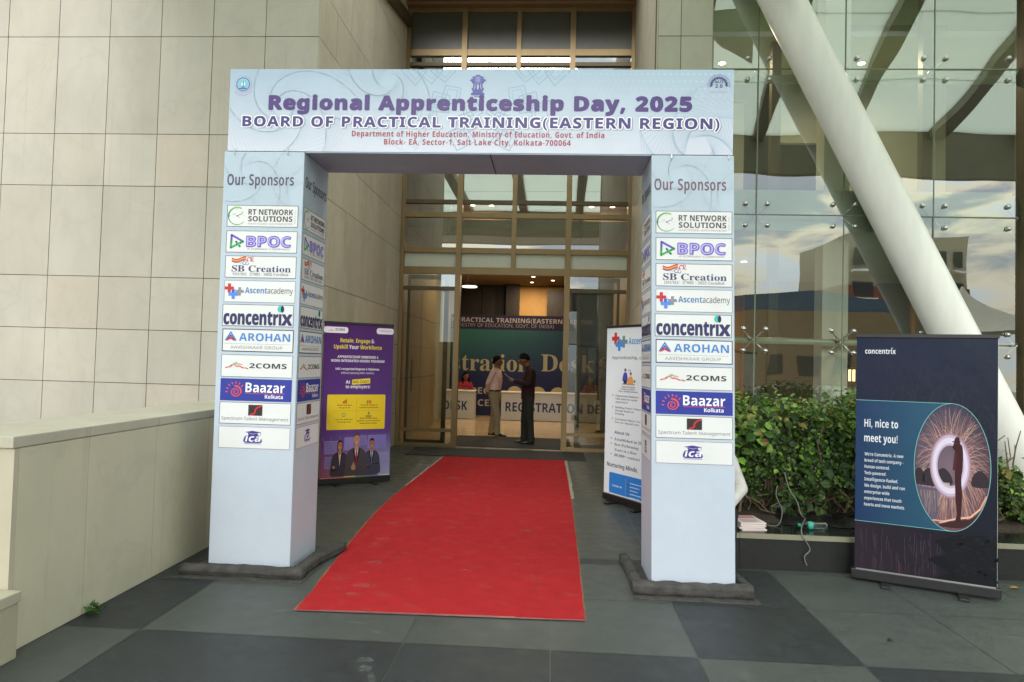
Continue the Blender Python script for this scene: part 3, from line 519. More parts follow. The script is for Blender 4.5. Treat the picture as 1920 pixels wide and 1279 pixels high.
BOLD = load_font("""A 52 0,0 17,48 29,48 46,0 35,0 32,11 14,11 11,0|17,20 29,20 26,31 25,34 24,38 23,41 22,37 21,34 20,31
B 45 6,0 6,48 21,48 29,47 35,45 39,42 40,36 40,32 38,29 36,27 33,25 37,23 40,20 42,14 40,8 37,4 31,1 24,0|16,29 22,29 28,30 30,34 28,38 22,40 16,40|16,8 23,8 27,9 29,10 31,15 29,19 27,20 22,21 16,21
C 45 25,-1 19,0 13,2 9,6 6,11 4,17 4,24 5,31 7,37 10,42 14,45 20,48 26,49 34,48 40,45 37,37 32,39 26,40 21,39 17,36 15,31 14,24 15,17 17,12 21,9 26,8 32,8 39,10 39,2 32,0
D 49 6,0 6,48 21,48 28,47 34,45 39,42 43,37 45,32 46,24 45,17 43,11 39,6 34,3 27,1 20,0|16,8 21,8 29,10 34,15 35,24 34,31 32,36 27,39 22,40 16,40
E 37 6,0 6,48 34,48 34,40 16,40 16,29 32,29 32,21 16,21 16,8 34,8 34,0
F 37 6,0 6,48 34,48 34,40 16,40 16,27 32,27 32,19 16,19 16,0
G 50 26,-1 20,0 14,2 10,6 6,10 5,17 4,24 5,31 7,37 10,42 15,46 22,48 29,49 36,48 43,46 40,38 35,39 29,40 25,40 21,38 18,36 16,32 15,28 14,24 16,16 20,10 23,8 27,8 31,8 33,8 33,18 24,18 24,27 43,27 43,2 35,0
H 51 6,0 6,48 16,48 16,29 35,29 35,48 45,48 45,0 35,0 35,21 16,21 16,0
I 30 2,0 2,6 8,8 8,39 2,42 2,48 24,48 24,42 18,39 18,8 24,6 24,0
J 33 1,-14 -2,-14 -5,-13 -5,-5 -3,-5 0,-6 3,-5 5,-2 6,3 6,48 16,48 16,3 16,-2 14,-7 12,-10 9,-12 5,-14
K 44 6,0 6,48 16,48 16,26 18,29 20,32 33,48 44,48 28,27 45,0 33,0 20,20 16,17 16,0
L 38 6,0 6,48 16,48 16,8 36,8 36,0
M 63 6,0 6,48 20,48 31,11 43,48 57,48 57,0 48,0 48,23 48,28 48,34 48,38 36,0 26,0 15,38 15,34 15,28 15,22 15,0
N 54 6,0 6,48 19,48 40,12 40,19 39,25 39,48 49,48 49,0 36,0 15,36 15,29 15,23 15,0
O 55 27,-1 20,0 14,2 9,6 6,11 5,17 4,24 5,31 6,37 9,42 14,46 20,48 27,49 34,48 40,46 44,42 47,37 49,31 50,24 49,17 47,11 44,6 40,2 34,0|27,8 32,9 36,12 38,17 39,24 38,31 36,36 32,39 27,40 21,39 17,36 15,31 15,24 15,17 17,12 21,9
P 42 6,0 6,48 21,48 29,47 35,44 38,39 39,33 37,25 35,22 32,19 27,18 21,17 16,17 16,0|16,25 20,25 26,27 28,29 29,33 27,38 21,40 16,40
R 44 6,0 6,48 20,48 29,47 34,44 38,40 39,34 38,28 35,24 30,21 44,0 33,0 22,18 16,18 16,0|16,27 19,27 24,27 27,28 29,33 28,36 27,38 19,40 16,40
S 40 17,-1 9,0 3,2 3,12 10,9 17,8 23,9 24,13 22,17 15,21 11,23 8,25 5,29 4,35 5,41 8,45 13,48 20,49 27,48 34,45 31,37 25,39 20,40 15,39 14,35 16,31 23,28 29,24 33,20 34,13 33,8 30,3 24,0
T 43 14,0 14,39 1,39 1,48 38,48 38,39 25,39 25,0
U 51 25,-1 17,1 11,4 7,10 6,17 6,48 16,48 16,19 16,14 18,10 21,8 25,8 30,9 33,10 34,14 35,19 35,48 45,48 45,17 45,12 43,8 40,4 36,2 31,0
V 49 16,0 0,48 10,48 19,19 20,17 21,13 22,9 23,13 24,17 24,19 33,48 44,48 27,0
W 71 12,0 0,48 10,48 16,22 17,18 18,13 18,9 19,13 20,18 21,21 28,48 37,48 44,21 45,18 46,13 46,9 47,13 48,18 49,22 55,48 65,48 53,0 41,0 35,25 34,27 33,31 33,34 32,36 32,34 31,31 31,27 30,25 24,0
X 51 0,0 16,25 1,48 12,48 23,31 33,48 44,48 29,24 45,0 33,0 22,18 11,0
Y 48 16,0 16,18 0,48 11,48 21,28 31,48 42,48 26,19 26,0
Z 43 2,0 2,7 25,40 2,40 2,48 37,48 37,41 14,8 37,8 37,0
a 43 14,-1 10,0 6,2 4,6 3,11 4,16 7,20 12,22 19,23 26,23 26,24 24,29 20,30 15,29 10,27 6,34 13,37 20,37 27,37 32,34 35,30 36,24 36,0 29,0 27,5 26,5 21,1|18,7 23,9 25,11 26,14 26,17 22,17 18,16 15,15 13,11 14,8
b 43 25,-1 19,1 15,4 13,0 5,0 5,51 15,51 15,39 15,35 15,32 19,36 26,37 31,36 36,33 39,27 39,18 39,10 36,4 31,1|23,7 25,8 27,10 29,14 29,19 29,23 27,27 25,29 22,29 19,29 17,27 16,24 15,20 15,18 16,14 17,10 19,8
c 37 20,-1 13,0 7,4 4,10 3,18 4,24 5,29 8,33 12,35 16,37 21,37 28,37 32,35 29,27 25,29 21,29 15,27 13,18 14,13 15,10 18,8 21,7 27,8 31,11 31,2 26,0
d 45 17,-1 11,1 7,4 4,10 3,18 4,27 7,33 11,36 17,37 24,36 28,32 28,35 27,39 27,51 37,51 37,0 30,0 28,5 27,5 23,1|20,7 24,8 26,10 27,13 28,17 28,18 28,23 26,26 24,29 20,29 17,29 15,26 14,23 13,18 14,13 15,10 17,8
e 42 22,-1 17,0 12,1 8,4 5,8 4,12 3,18 4,24 5,29 8,33 11,35 15,37 20,37 27,36 32,33 36,28 37,21 37,16 13,16 14,12 16,9 19,7 22,7 29,7 35,10 35,2 29,0|13,22 27,22 26,28 24,30 20,30 16,28
f 30 7,0 7,29 1,29 1,34 7,37 7,39 8,47 13,50 20,51 25,51 29,50 26,43 24,43 21,43 18,42 17,39 17,37 26,37 26,29 17,29 17,0
g 45 19,-16 12,-16 5,-14 5,-6 12,-8 20,-9 25,-7 27,0 27,3 28,5 27,5 23,1 17,-1 11,1 7,4 4,10 3,18 4,26 7,32 11,36 17,37 23,36 28,32 29,37 37,37 37,0 36,-7 33,-12 27,-15|20,7 24,8 26,9 27,12 28,17 28,18 27,23 26,27 24,29 20,29 15,26 13,18 15,10
h 45 5,0 5,51 15,51 15,41 15,35 15,32 20,36 26,37 31,37 35,34 38,30 39,24 39,0 29,0 29,21 28,27 23,29 19,29 17,26 16,22 15,17 15,0
i 21 10,41 6,42 5,46 6,50 10,51 14,50 16,46 14,42|5,0 5,37 15,37 15,0
j 30 10,41 6,42 5,46 6,50 10,51 14,50 16,46 14,42|2,-16 -1,-16 -4,-15 -4,-7 -2,-8 0,-8 4,-7 5,-2 5,37 15,37 15,-4 14,-10 10,-14 7,-16
k 42 5,0 5,51 15,51 15,28 15,24 15,20 17,23 19,26 29,37 41,37 26,21 42,0 30,0 20,15 15,11 15,0
l 21 5,0 5,51 15,51 15,0
m 66 5,0 5,37 13,37 14,32 15,32 19,36 25,37 32,36 37,32 42,36 48,37 54,37 58,34 60,30 61,24 61,0 51,0 51,21 50,27 45,29 42,29 40,27 38,23 38,18 38,0 28,0 28,21 27,27 23,29 19,29 17,26 16,22 15,17 15,0
n 45 5,0 5,37 13,37 14,32 15,32 20,36 26,37 31,37 36,34 38,30 39,24 39,0 29,0 29,21 28,27 23,29 19,29 17,26 16,22 15,17 15,0
o 44 21,-1 16,0 12,2 8,4 5,8 4,13 3,18 4,26 8,32 13,36 21,37 26,37 30,35 34,32 36,29 38,24 39,18 37,10 34,4 28,1|21,7 24,8 27,10 28,14 28,18 28,23 27,27 24,29 21,29 17,29 15,27 14,23 13,18 14,14 15,10 17,8
p 43 5,-16 5,37 13,37 15,32 19,36 26,37 31,36 36,33 39,27 39,18 38,10 36,4 31,1 25,-1 19,1 15,4 15,-1 15,-16|23,7 26,8 28,10 29,14 29,19 28,27 22,29 19,29 17,27 16,24 15,20 15,18 16,14 17,10 19,8
q 45 27,-16 27,-1 28,5 27,5 23,1 17,-1 11,1 7,4 4,10 3,18 4,27 7,33 11,36 17,37 24,36 28,32 29,37 37,37 37,-16|20,7 24,8 26,10 27,13 28,17 28,18 28,23 26,26 24,29 20,29 17,29 15,26 14,23 13,18 15,10
r 31 5,0 5,37 13,37 14,30 15,30 19,35 26,37 27,37 29,37 28,28 27,28 25,28 20,27 17,24 15,19 15,0
s 36 15,-1 9,0 3,1 3,10 9,8 16,7 20,8 21,10 20,11 18,13 13,16 7,19 4,22 3,27 4,32 7,35 12,37 18,37 24,37 30,34 27,27 22,29 17,30 14,29 13,28 14,26 16,24 21,22 26,20 30,16 31,11 30,6 27,2 22,0
t 33 18,-1 12,0 8,4 6,11 6,29 2,29 2,33 7,37 10,44 16,44 16,37 27,37 27,29 16,29 16,11 18,8 21,7 24,8 27,8 27,1 23,0
u 45 18,-1 13,0 9,3 6,7 5,13 5,37 15,37 15,15 16,9 21,7 25,8 27,10 28,14 29,19 29,37 39,37 39,0 31,0 30,5 29,5 25,1
v 44 14,0 0,37 10,37 18,16 19,12 19,8 21,16 28,37 38,37 24,0
w 63 11,0 1,37 11,37 15,20 16,16 16,12 17,8 17,11 18,14 18,17 19,19 23,37 34,37 39,19 39,16 40,12 40,8 41,12 42,16 43,20 47,37 57,37 46,0 35,0 33,13 32,16 31,21 30,26 29,29 28,26 27,21 26,16 25,13 22,0
x 44 0,0 13,19 1,37 12,37 19,25 27,37 38,37 26,19 38,0 27,0 19,13 12,0
y 44 7,-16 4,-16 2,-16 2,-8 4,-8 6,-8 11,-6 14,-2 15,0 0,37 11,37 18,16 19,13 19,10 20,13 21,16 27,37 38,37 23,-5 20,-10 17,-13 12,-15
z 37 2,0 2,6 19,29 3,29 3,37 30,37 30,30 14,8 31,8 31,0
0 42 19,-1 12,1 6,6 4,11 3,17 2,24 3,31 4,37 6,42 9,46 14,48 19,49 27,47 32,42 34,37 35,31 36,24 36,17 34,11 32,6 29,2 25,0|19,8 22,9 24,12 25,17 26,24 25,31 24,36 22,39 19,40 16,39 14,36 13,31 12,24 13,17 14,12 16,9
1 40 18,0 18,28 18,32 18,37 16,36 14,34 9,30 4,36 19,48 28,48 28,0
2 42 3,0 3,7 15,19 21,25 24,30 25,34 23,39 19,40 14,39 8,35 3,42 7,45 12,48 20,49 24,48 28,47 33,42 35,36 33,28 29,22 21,15 15,9 36,9 36,0
3 42 16,-1 9,0 3,2 3,11 9,8 15,7 20,8 23,9 25,15 24,18 21,20 14,21 10,21 10,29 14,29 20,29 24,32 24,35 23,39 18,40 12,39 7,37 3,44 9,47 18,49 25,48 30,46 33,42 34,37 34,33 31,29 28,27 24,25 29,24 33,22 35,18 36,14 35,10 34,6 31,4 27,1 22,0
4 43 22,0 22,10 1,10 1,17 22,48 31,48 31,18 37,18 37,10 31,10 31,0|10,18 22,18 22,26 22,30 22,34 22,36 20,34 19,31
5 41 16,-1 9,0 3,2 3,11 9,8 16,8 20,8 23,9 25,12 25,15 23,21 16,22 12,22 8,21 4,24 6,48 32,48 32,39 15,39 14,30 16,30 20,31 28,29 31,27 33,24 35,20 35,16 34,9 30,4 24,0
6 42 20,-1 15,0 11,2 7,4 5,8 3,14 2,20 3,29 5,36 9,43 16,47 21,48 26,48 30,48 33,48 33,40 30,40 27,41 22,40 18,39 15,36 13,33 12,26 16,30 22,31 28,30 33,27 35,22 36,16 35,9 32,4 27,0|20,7 25,10 26,12 26,16 25,21 20,23 16,22 13,20 12,17 13,12 16,9
7 42 7,0 25,39 2,39 2,48 36,48 36,42 18,0
8 42 19,-1 12,0 7,3 3,7 2,12 3,17 5,20 12,25 6,30 4,33 4,37 4,41 6,43 12,47 19,49 27,47 32,43 34,41 35,37 34,33 32,30 26,25 31,22 35,18 36,12 35,9 34,6 31,3 28,1 24,0|19,30 23,32 25,36 23,40 19,41 15,40 13,36 15,32|19,7 25,8 27,13 26,16 23,18 20,20 19,21 14,17 12,13 14,8
9 42 12,-1 9,-1 6,0 6,8 8,7 11,7 17,8 21,9 23,11 25,14 27,22 26,22 23,18 16,17 10,18 6,21 3,25 2,32 3,39 7,44 12,47 18,48 23,48 27,46 31,43 34,39 35,34 36,27 35,19 33,12 29,5 22,1 17,0|18,24 22,25 25,28 26,31 25,35 23,39 19,40 14,38 12,36 12,32 14,26
, 21 3,-9 5,0 6,8 12,8 13,7 10,-1 7,-9
/ 30 1,0 19,48 24,48 6,0
: 19 9,28 6,29 5,32 6,36 9,37 12,36 13,32 12,29|9,-1 6,0 5,4 6,7 9,8 12,7 13,4 12,0
+ 41 17,7 17,21 3,21 3,26 17,26 17,40 22,40 22,26 35,26 35,21 22,21 22,7
- 25 3,15 3,21 19,21 19,15
. 19 9,-1 6,0 5,4 6,7 9,8 12,7 13,4 12,0
( 23 13,-11 8,-4 5,3 3,10 3,18 3,26 5,34 8,41 13,48 18,48 14,41 11,34 9,26 9,18 9,11 11,3 14,-4 18,-11
) 24 2,-11 6,-4 9,3 11,11 11,18 11,26 9,34 6,41 2,48 8,48 12,41 15,34 17,26 17,18 17,10 15,3 12,-4 8,-11
& 51 19,-1 12,0 8,3 5,7 4,12 4,17 6,21 14,27 10,32 8,38 9,43 11,46 15,48 20,49 25,48 29,46 31,43 32,38 31,34 29,31 22,26 35,13 38,18 40,24 46,24 43,16 39,10 49,0 41,0 35,6 28,1 24,0|19,29 24,34 26,38 25,42 20,44 16,42 14,38 15,34|19,5 26,6 31,9 17,23 12,19 10,13 10,9 12,7 15,5
! 19 7,13 5,48 13,48 11,13|9,-1 6,0 5,4 6,7 9,8 12,7 13,4 12,0""")
PLAIN = load_font("""A 49 0,0 19,48 24,48 43,0 37,0 31,15 12,15 6,0|14,20 29,20 24,35 23,37 22,40 21,42 20,38 19,35
B 43 7,0 7,48 20,48 28,47 34,45 37,42 38,36 38,32 36,29 33,27 29,25 35,23 39,20 40,14 39,8 36,4 30,1 23,0|13,28 21,28 27,28 30,30 32,32 32,35 31,39 29,41 26,42 20,43 13,43|13,5 22,5 28,6 31,8 33,10 34,14 33,18 31,20 27,22 22,22 13,22
C 44 26,-1 19,0 14,2 10,6 7,11 5,17 4,24 5,31 7,37 10,42 15,46 20,48 27,49 34,48 40,46 38,41 33,43 27,43 20,42 15,38 12,32 10,24 12,16 15,10 20,6 27,5 33,5 38,7 38,1 33,0
D 48 7,0 7,48 21,48 28,47 34,45 39,42 42,37 44,32 45,24 44,17 42,11 38,6 33,3 27,1 20,0|13,5 19,5 30,7 36,14 39,24 37,33 34,38 28,42 20,43 13,43
E 37 7,0 7,48 33,48 33,43 13,43 13,28 32,28 32,22 13,22 13,5 33,5 33,0
F 34 7,0 7,48 33,48 33,43 13,43 13,26 32,26 32,20 13,20 13,0
G 51 27,-1 20,0 15,2 10,6 7,11 5,17 4,24 5,31 7,37 11,42 16,46 22,48 29,49 37,48 43,46 41,41 35,43 29,43 21,42 15,38 12,32 10,24 11,19 12,14 15,10 18,7 23,5 28,5 34,5 38,6 38,20 27,20 27,25 44,25 44,2 36,0
H 49 7,0 7,48 13,48 13,28 37,28 37,48 43,48 43,0 37,0 37,22 13,22 13,0
I 26 3,0 3,3 8,5 8,43 3,44 3,48 20,48 20,44 14,43 14,5 20,3 20,0
J 29 0,-13 -3,-13 -5,-12 -5,-7 -3,-7 0,-7 3,-7 5,-4 6,0 6,48 12,48 12,1 11,-5 9,-9 5,-12
K 41 7,0 7,48 13,48 13,24 17,29 21,33 34,48 41,48 22,27 42,0 34,0 17,23 13,19 13,0
L 34 7,0 7,48 13,48 13,5 34,5 34,0
M 60 7,0 7,48 15,48 30,9 46,48 54,48 54,0 48,0 48,29 49,36 49,42 33,0 28,0 12,42 12,36 12,29 12,0
N 50 7,0 7,48 13,48 39,8 39,11 39,16 39,21 39,48 45,48 45,0 37,0 12,40 12,34 12,27 12,0
O 54 26,-1 19,0 14,2 10,6 7,11 5,17 4,24 5,31 7,37 10,42 14,46 19,48 26,49 33,48 38,46 43,42 46,37 48,31 48,24 48,17 46,11 43,6 38,2 33,0|26,5 33,6 38,10 41,16 42,24 41,32 38,38 33,42 26,43 19,42 14,38 11,32 10,24 11,16 14,10 19,6
P 40 7,0 7,48 19,48 27,47 33,44 36,40 37,34 35,26 33,23 29,21 25,19 18,19 13,19 13,0|13,24 17,24 23,24 28,26 30,29 31,34 30,38 28,40 24,42 19,43 13,43
R 41 7,0 7,48 20,48 28,47 33,45 36,40 37,34 36,28 32,24 28,21 41,0 34,0 22,20 13,20 13,0|13,25 20,25 25,25 28,27 30,30 31,34 30,38 28,41 25,42 19,43 13,43
S 39 17,-1 9,0 3,2 3,7 9,5 17,5 22,5 25,7 27,9 28,12 27,16 23,19 16,22 11,25 7,28 5,31 4,36 6,43 11,47 19,49 27,48 33,46 31,41 25,43 19,43 15,43 12,41 10,36 11,32 14,29 21,27 28,23 32,19 34,13 33,7 29,3 24,0
T 42 16,0 16,43 1,43 1,48 37,48 37,43 22,43 22,0
U 49 24,-1 16,1 11,4 7,10 6,17 6,48 12,48 12,17 13,12 15,8 19,5 25,5 30,5 34,8 36,12 37,17 37,48 43,48 43,17 42,12 41,8 38,4 35,2 30,0
V 46 17,0 0,48 6,48 17,17 19,12 20,7 21,12 23,17 34,48 40,48 23,0
W 67 13,0 1,48 7,48 15,19 16,13 17,7 18,13 19,19 28,48 34,48 43,19 45,13 46,7 46,13 48,19 55,48 62,48 49,0 43,0 33,31 32,35 31,39 31,41 30,37 29,31 20,0
X 45 0,0 16,25 1,48 8,48 20,29 32,48 38,48 23,25 39,0 32,0 20,21 7,0
Y 44 16,0 16,18 0,48 7,48 19,24 31,48 38,48 22,19 22,0
Z 42 3,0 3,5 28,43 3,43 3,48 35,48 35,43 10,5 36,5 36,0
a 40 14,-1 10,0 6,2 4,5 3,10 4,15 7,18 13,21 20,21 26,22 26,24 26,28 25,30 19,32 14,31 9,29 7,34 13,36 19,37 25,36 29,34 31,30 32,25 32,0 28,0 27,5 22,1|16,4 20,5 23,7 26,10 26,14 26,18 21,17 15,17 12,15 10,13 9,10 11,6
b 41 23,-1 16,1 12,5 11,5 10,0 6,0 6,51 12,51 12,39 12,34 11,31 12,31 16,35 23,37 29,35 34,32 37,26 38,18 37,10 34,4 29,1|22,4 26,5 29,8 31,12 31,18 30,26 27,30 22,32 17,31 14,28 12,24 12,18 12,12 14,8 17,5
c 34 20,-1 16,0 12,1 8,4 6,7 4,12 4,18 4,24 6,29 9,32 12,35 16,36 21,37 26,36 30,35 28,30 24,31 20,31 15,30 11,25 10,18 10,12 12,8 16,5 20,4 25,5 29,7 29,1 25,0
d 43 18,-1 12,0 8,4 5,10 4,18 5,26 8,32 12,35 19,37 25,35 30,31 30,34 30,37 30,51 36,51 36,0 31,0 30,5 25,1|19,4 24,5 27,7 29,11 30,17 30,18 29,24 28,28 24,31 19,32 15,31 12,28 10,24 10,18 10,12 12,8 15,5
e 40 21,-1 16,0 12,1 8,4 6,8 4,12 4,18 4,23 6,28 8,32 11,34 15,36 20,37 24,36 28,35 31,32 33,29 34,25 34,20 34,17 10,17 11,11 13,8 17,5 21,4 27,5 33,7 33,2 27,0|10,22 28,22 28,26 26,29 23,31 20,32 16,31 13,29 11,26
f 28 7,0 7,31 1,31 1,34 7,36 7,38 8,44 10,48 14,51 19,51 23,51 26,50 24,46 22,46 19,47 15,45 13,38 13,36 22,36 22,31 13,31 13,0
g 43 19,-16 12,-16 7,-14 7,-8 12,-11 20,-11 24,-11 27,-8 29,-5 30,-1 30,0 30,3 30,5 25,1 19,-1 12,1 8,4 5,10 4,18 5,26 8,32 12,35 18,37 25,35 30,31 31,36 36,36 36,-1 35,-7 32,-12 27,-15|19,4 24,5 27,7 29,11 30,17 30,18 29,24 27,29 24,31 19,32 15,31 12,28 10,24 10,18 10,12 12,8 15,5
h 42 6,0 6,51 12,51 12,36 11,31 12,31 16,35 23,37 29,36 33,33 35,29 36,23 36,0 30,0 30,23 28,30 22,32 17,31 14,28 12,24 12,19 12,0
i 18 9,42 6,43 5,46 6,49 9,49 11,49 12,46 11,43|6,0 6,36 12,36 12,0
j 27 9,42 6,43 5,46 6,49 9,49 11,49 12,46 11,43|1,-16 -1,-16 -4,-15 -4,-11 -2,-11 1,-11 4,-10 6,-6 6,36 12,36 12,-5 11,-10 9,-13 6,-15
k 36 6,0 6,51 12,51 12,24 11,22 11,19 12,19 13,20 14,22 16,24 27,36 34,36 20,21 35,0 28,0 16,17 12,13 12,0
l 17 6,0 6,51 12,51 12,0
m 63 6,0 6,36 10,36 11,31 12,31 16,35 22,37 29,35 33,31 34,31 39,35 45,37 51,36 54,34 57,29 57,23 57,0 52,0 52,23 50,30 44,32 40,31 37,29 35,25 34,20 34,0 29,0 29,23 27,30 21,32 17,31 14,28 12,24 12,19 12,0
n 42 6,0 6,36 10,36 11,31 12,31 17,35 23,37 29,36 33,34 35,29 36,23 36,0 30,0 30,23 28,30 22,32 17,31 14,28 12,24 12,19 12,0
o 43 20,-1 16,0 12,2 8,4 6,8 4,13 4,18 5,26 8,32 13,35 20,37 25,36 29,34 32,32 35,28 36,24 37,18 36,10 32,4 27,1|20,4 25,5 28,8 30,12 31,18 30,24 28,28 25,31 20,32 16,31 12,28 10,24 10,18 10,12 12,8 16,5
p 41 6,-16 6,36 11,36 11,31 12,31 16,35 23,37 29,36 34,32 37,26 38,18 37,10 34,4 29,1 23,-1 16,1 12,5 11,5 11,2 12,-1 12,-16|22,4 27,6 30,11 31,18 31,24 29,28 26,31 22,32 17,31 14,29 12,25 12,19 12,18 12,12 14,8 17,5
q 43 30,-16 30,-1 30,2 30,5 25,1 18,-1 12,0 8,4 5,10 4,18 5,26 8,32 13,35 19,37 25,35 30,31 31,36 36,36 36,-16|19,4 24,5 27,7 29,11 30,17 30,18 29,24 27,28 24,31 19,32 15,31 12,28 10,24 10,18 10,12 12,8 15,5
r 28 6,0 6,36 11,36 11,29 16,35 19,36 22,37 25,37 27,36 26,31 24,31 22,31 17,30 13,26 12,19 12,0
s 34 15,-1 8,0 3,2 3,7 9,5 15,4 21,6 23,9 23,12 20,14 15,16 9,19 5,22 3,27 4,31 7,34 11,36 17,37 23,36 28,34 26,30 22,31 17,32 11,31 9,27 10,25 13,23 18,21 24,18 28,15 29,10 28,5 25,2 21,0
t 29 17,-1 12,0 8,4 6,10 6,31 1,31 1,34 6,37 9,44 12,44 12,36 22,36 22,31 12,31 12,11 14,6 18,4 20,4 23,5 23,0 20,0
u 42 18,-1 13,0 9,2 6,7 5,12 5,36 11,36 11,13 13,6 19,4 24,5 28,8 29,12 30,17 30,36 36,36 36,0 31,0 30,5 25,1
v 40 14,0 0,36 6,36 14,15 15,11 16,8 17,5 18,8 19,12 20,15 28,36 34,36 20,0
w 58 11,0 1,36 7,36 12,17 13,11 14,6 15,9 16,12 17,16 23,36 30,36 36,16 37,11 38,6 39,6 39,11 41,17 46,36 52,36 42,0 35,0 29,20 27,26 26,30 25,26 24,20 17,0
x 40 1,0 14,18 2,36 9,36 18,22 27,36 34,36 21,18 34,0 28,0 18,14 8,0
y 40 6,-16 3,-16 1,-16 1,-11 3,-11 5,-11 10,-10 13,-5 15,0 0,36 6,36 14,16 16,10 17,6 19,10 21,16 28,36 34,36 19,-5 17,-10 14,-13 10,-15
z 35 3,0 3,4 22,31 4,31 4,36 28,36 28,32 9,5 29,5 29,0
0 41 19,-1 12,1 7,6 5,11 4,17 3,24 4,31 5,37 7,42 10,46 14,48 19,49 26,47 31,42 33,37 35,31 35,24 35,17 34,11 31,6 28,2 24,0|19,4 24,6 27,9 29,15 29,24 29,33 27,39 24,42 19,44 14,42 11,39 10,33 9,24 10,15 11,9 14,6
1 38 18,0 18,34 18,38 18,42 16,40 14,38 9,34 6,38 19,48 24,48 24,0
2 41 3,0 3,5 16,18 22,24 26,30 27,36 26,39 25,42 22,43 18,44 12,42 7,39 4,43 10,47 14,48 18,49 24,48 29,45 32,41 33,36 31,29 27,22 21,16 11,6 11,5 35,5 35,0
3 41 16,-1 9,0 3,2 3,7 10,5 16,4 22,5 26,7 28,10 28,14 28,18 25,20 21,22 15,22 10,22 10,27 15,27 20,28 24,30 26,33 27,36 26,39 25,42 22,43 18,44 12,43 6,40 3,44 10,47 18,49 25,48 29,45 32,41 33,37 32,32 30,29 27,27 23,25 28,24 32,21 34,18 35,14 34,10 33,6 30,3 27,1 22,0
4 43 24,0 24,11 1,11 1,16 24,48 30,48 30,16 37,16 37,11 30,11 30,0|7,16 24,16 24,31 24,37 25,42 24,42 23,39 22,37
5 40 17,-1 10,0 4,2 4,8 10,5 17,4 22,5 25,7 28,10 29,15 28,19 26,22 22,24 17,24 12,24 8,23 5,25 7,48 31,48 31,43 12,43 11,29 14,29 18,29 25,28 30,26 33,21 35,15 33,9 30,4 24,0
6 40 20,-1 16,0 12,2 8,4 6,9 4,14 4,20 5,31 6,35 8,40 11,43 15,46 19,48 26,49 29,48 32,48 32,43 29,44 26,44 18,42 13,38 11,32 10,24 14,28 21,30 27,29 31,26 34,22 35,15 34,9 31,4 26,0|20,4 24,5 27,7 29,10 29,15 29,20 27,23 24,25 20,25 15,24 11,21 10,17 11,11 14,6
7 41 9,0 29,43 3,43 3,48 35,48 35,43 16,0
8 41 19,-1 13,0 7,3 4,7 3,12 5,18 8,22 13,25 7,30 5,33 5,37 7,43 12,47 19,49 25,48 29,46 33,42 34,37 32,32 29,28 24,25 30,22 34,18 35,12 34,7 31,3 26,0|19,28 25,31 27,34 28,37 27,40 25,42 19,44 13,42 11,40 11,37 12,33 15,30|19,4 24,5 27,6 29,9 29,12 29,16 27,18 19,22 18,23 11,18 10,16 9,12 10,9 12,6 15,5
9 41 13,-1 10,-1 7,0 7,5 13,4 21,6 25,10 28,16 29,24 24,20 17,18 12,19 7,22 4,26 3,32 4,37 5,41 8,44 11,47 14,48 19,49 23,48 27,46 30,43 33,39 34,34 35,27 34,17 33,13 31,8 28,5 24,2 19,0|18,23 24,24 28,27 29,31 28,37 24,42 19,44 15,43 12,41 10,37 9,33 10,28 11,25 14,23
, 21 3,-9 5,0 6,8 12,8 13,7 10,-1 7,-9
/ 30 1,0 19,48 24,48 6,0
: 19 9,28 6,29 5,32 6,36 9,37 12,36 13,32 12,29|9,-1 6,0 5,4 6,7 9,8 12,7 13,4 12,0
+ 41 17,7 17,21 3,21 3,26 17,26 17,40 22,40 22,26 35,26 35,21 22,21 22,7
- 25 3,15 3,21 19,21 19,15
. 19 9,-1 6,0 5,4 6,7 9,8 12,7 13,4 12,0
( 23 13,-11 8,-4 5,3 3,10 3,18 3,26 5,34 8,41 13,48 18,48 14,41 11,34 9,26 9,18 9,11 11,3 14,-4 18,-11
) 24 2,-11 6,-4 9,3 11,11 11,18 11,26 9,34 6,41 2,48 8,48 12,41 15,34 17,26 17,18 17,10 15,3 12,-4 8,-11
& 51 19,-1 12,0 8,3 5,7 4,12 4,17 6,21 14,27 10,32 8,38 9,43 11,46 15,48 20,49 25,48 29,46 31,43 32,38 31,34 29,31 22,26 35,13 38,18 40,24 46,24 43,16 39,10 49,0 41,0 35,6 28,1 24,0|19,29 24,34 26,38 25,42 20,44 16,42 14,38 15,34|19,5 26,6 31,9 17,23 12,19 10,13 10,9 12,7 15,5
! 19 7,13 5,48 13,48 11,13|9,-1 6,0 5,4 6,7 9,8 12,7 13,4 12,0""")
SERIF["."] = (.2, [[(.05, 0), (.13, 0), (.13, .08), (.05, .08)]])
_tcache = {}
def text_geo(s, font, sp=0.0):
    """2D verts and faces of a line of text, scaled so that the cap height is 1"""
    k = (s, font, sp)
    if k in _tcache:
        return _tcache[k]
    F, cap = {'serif': (SERIF, .465), 'bold': (BOLD, .48), 'plain': (PLAIN, .48)}[font]
    vs, fs = [], []
    x = 0.0
    for ch in s:
        if ch not in F:
            x += 0.19 + sp; continue
        ad, cs = F[ch]
        def inside(p, c):
            r_ = False
            for (x0, y0), (x1, y1) in zip(c, c[1:] + c[:1]):
                if (y0 > p[1]) != (y1 > p[1]) and p[0] < (x1 - x0) * (p[1] - y0) / (y1 - y0) + x0: r_ = not r_
            return r_
        outer = [c for c in cs if not any(d is not c and inside(c[0], d) for d in cs)]
        for c in outer:                 # each separate outline with its own holes
            grp = [c] + [d for d in cs if d is not c and d not in outer and inside(d[0], c)]
            tri = tessellate_polygon([[Vector((a, b, 0)) for a, b in g] for g in grp])
            o = len(vs)
            vs += [((a + x) / cap, b / cap) for g in grp for a, b in g]
            fs += [tuple(i + o for i in t) for t in tri]
        x += ad + sp
    _tcache[k] = (vs, fs)
    return vs, fs

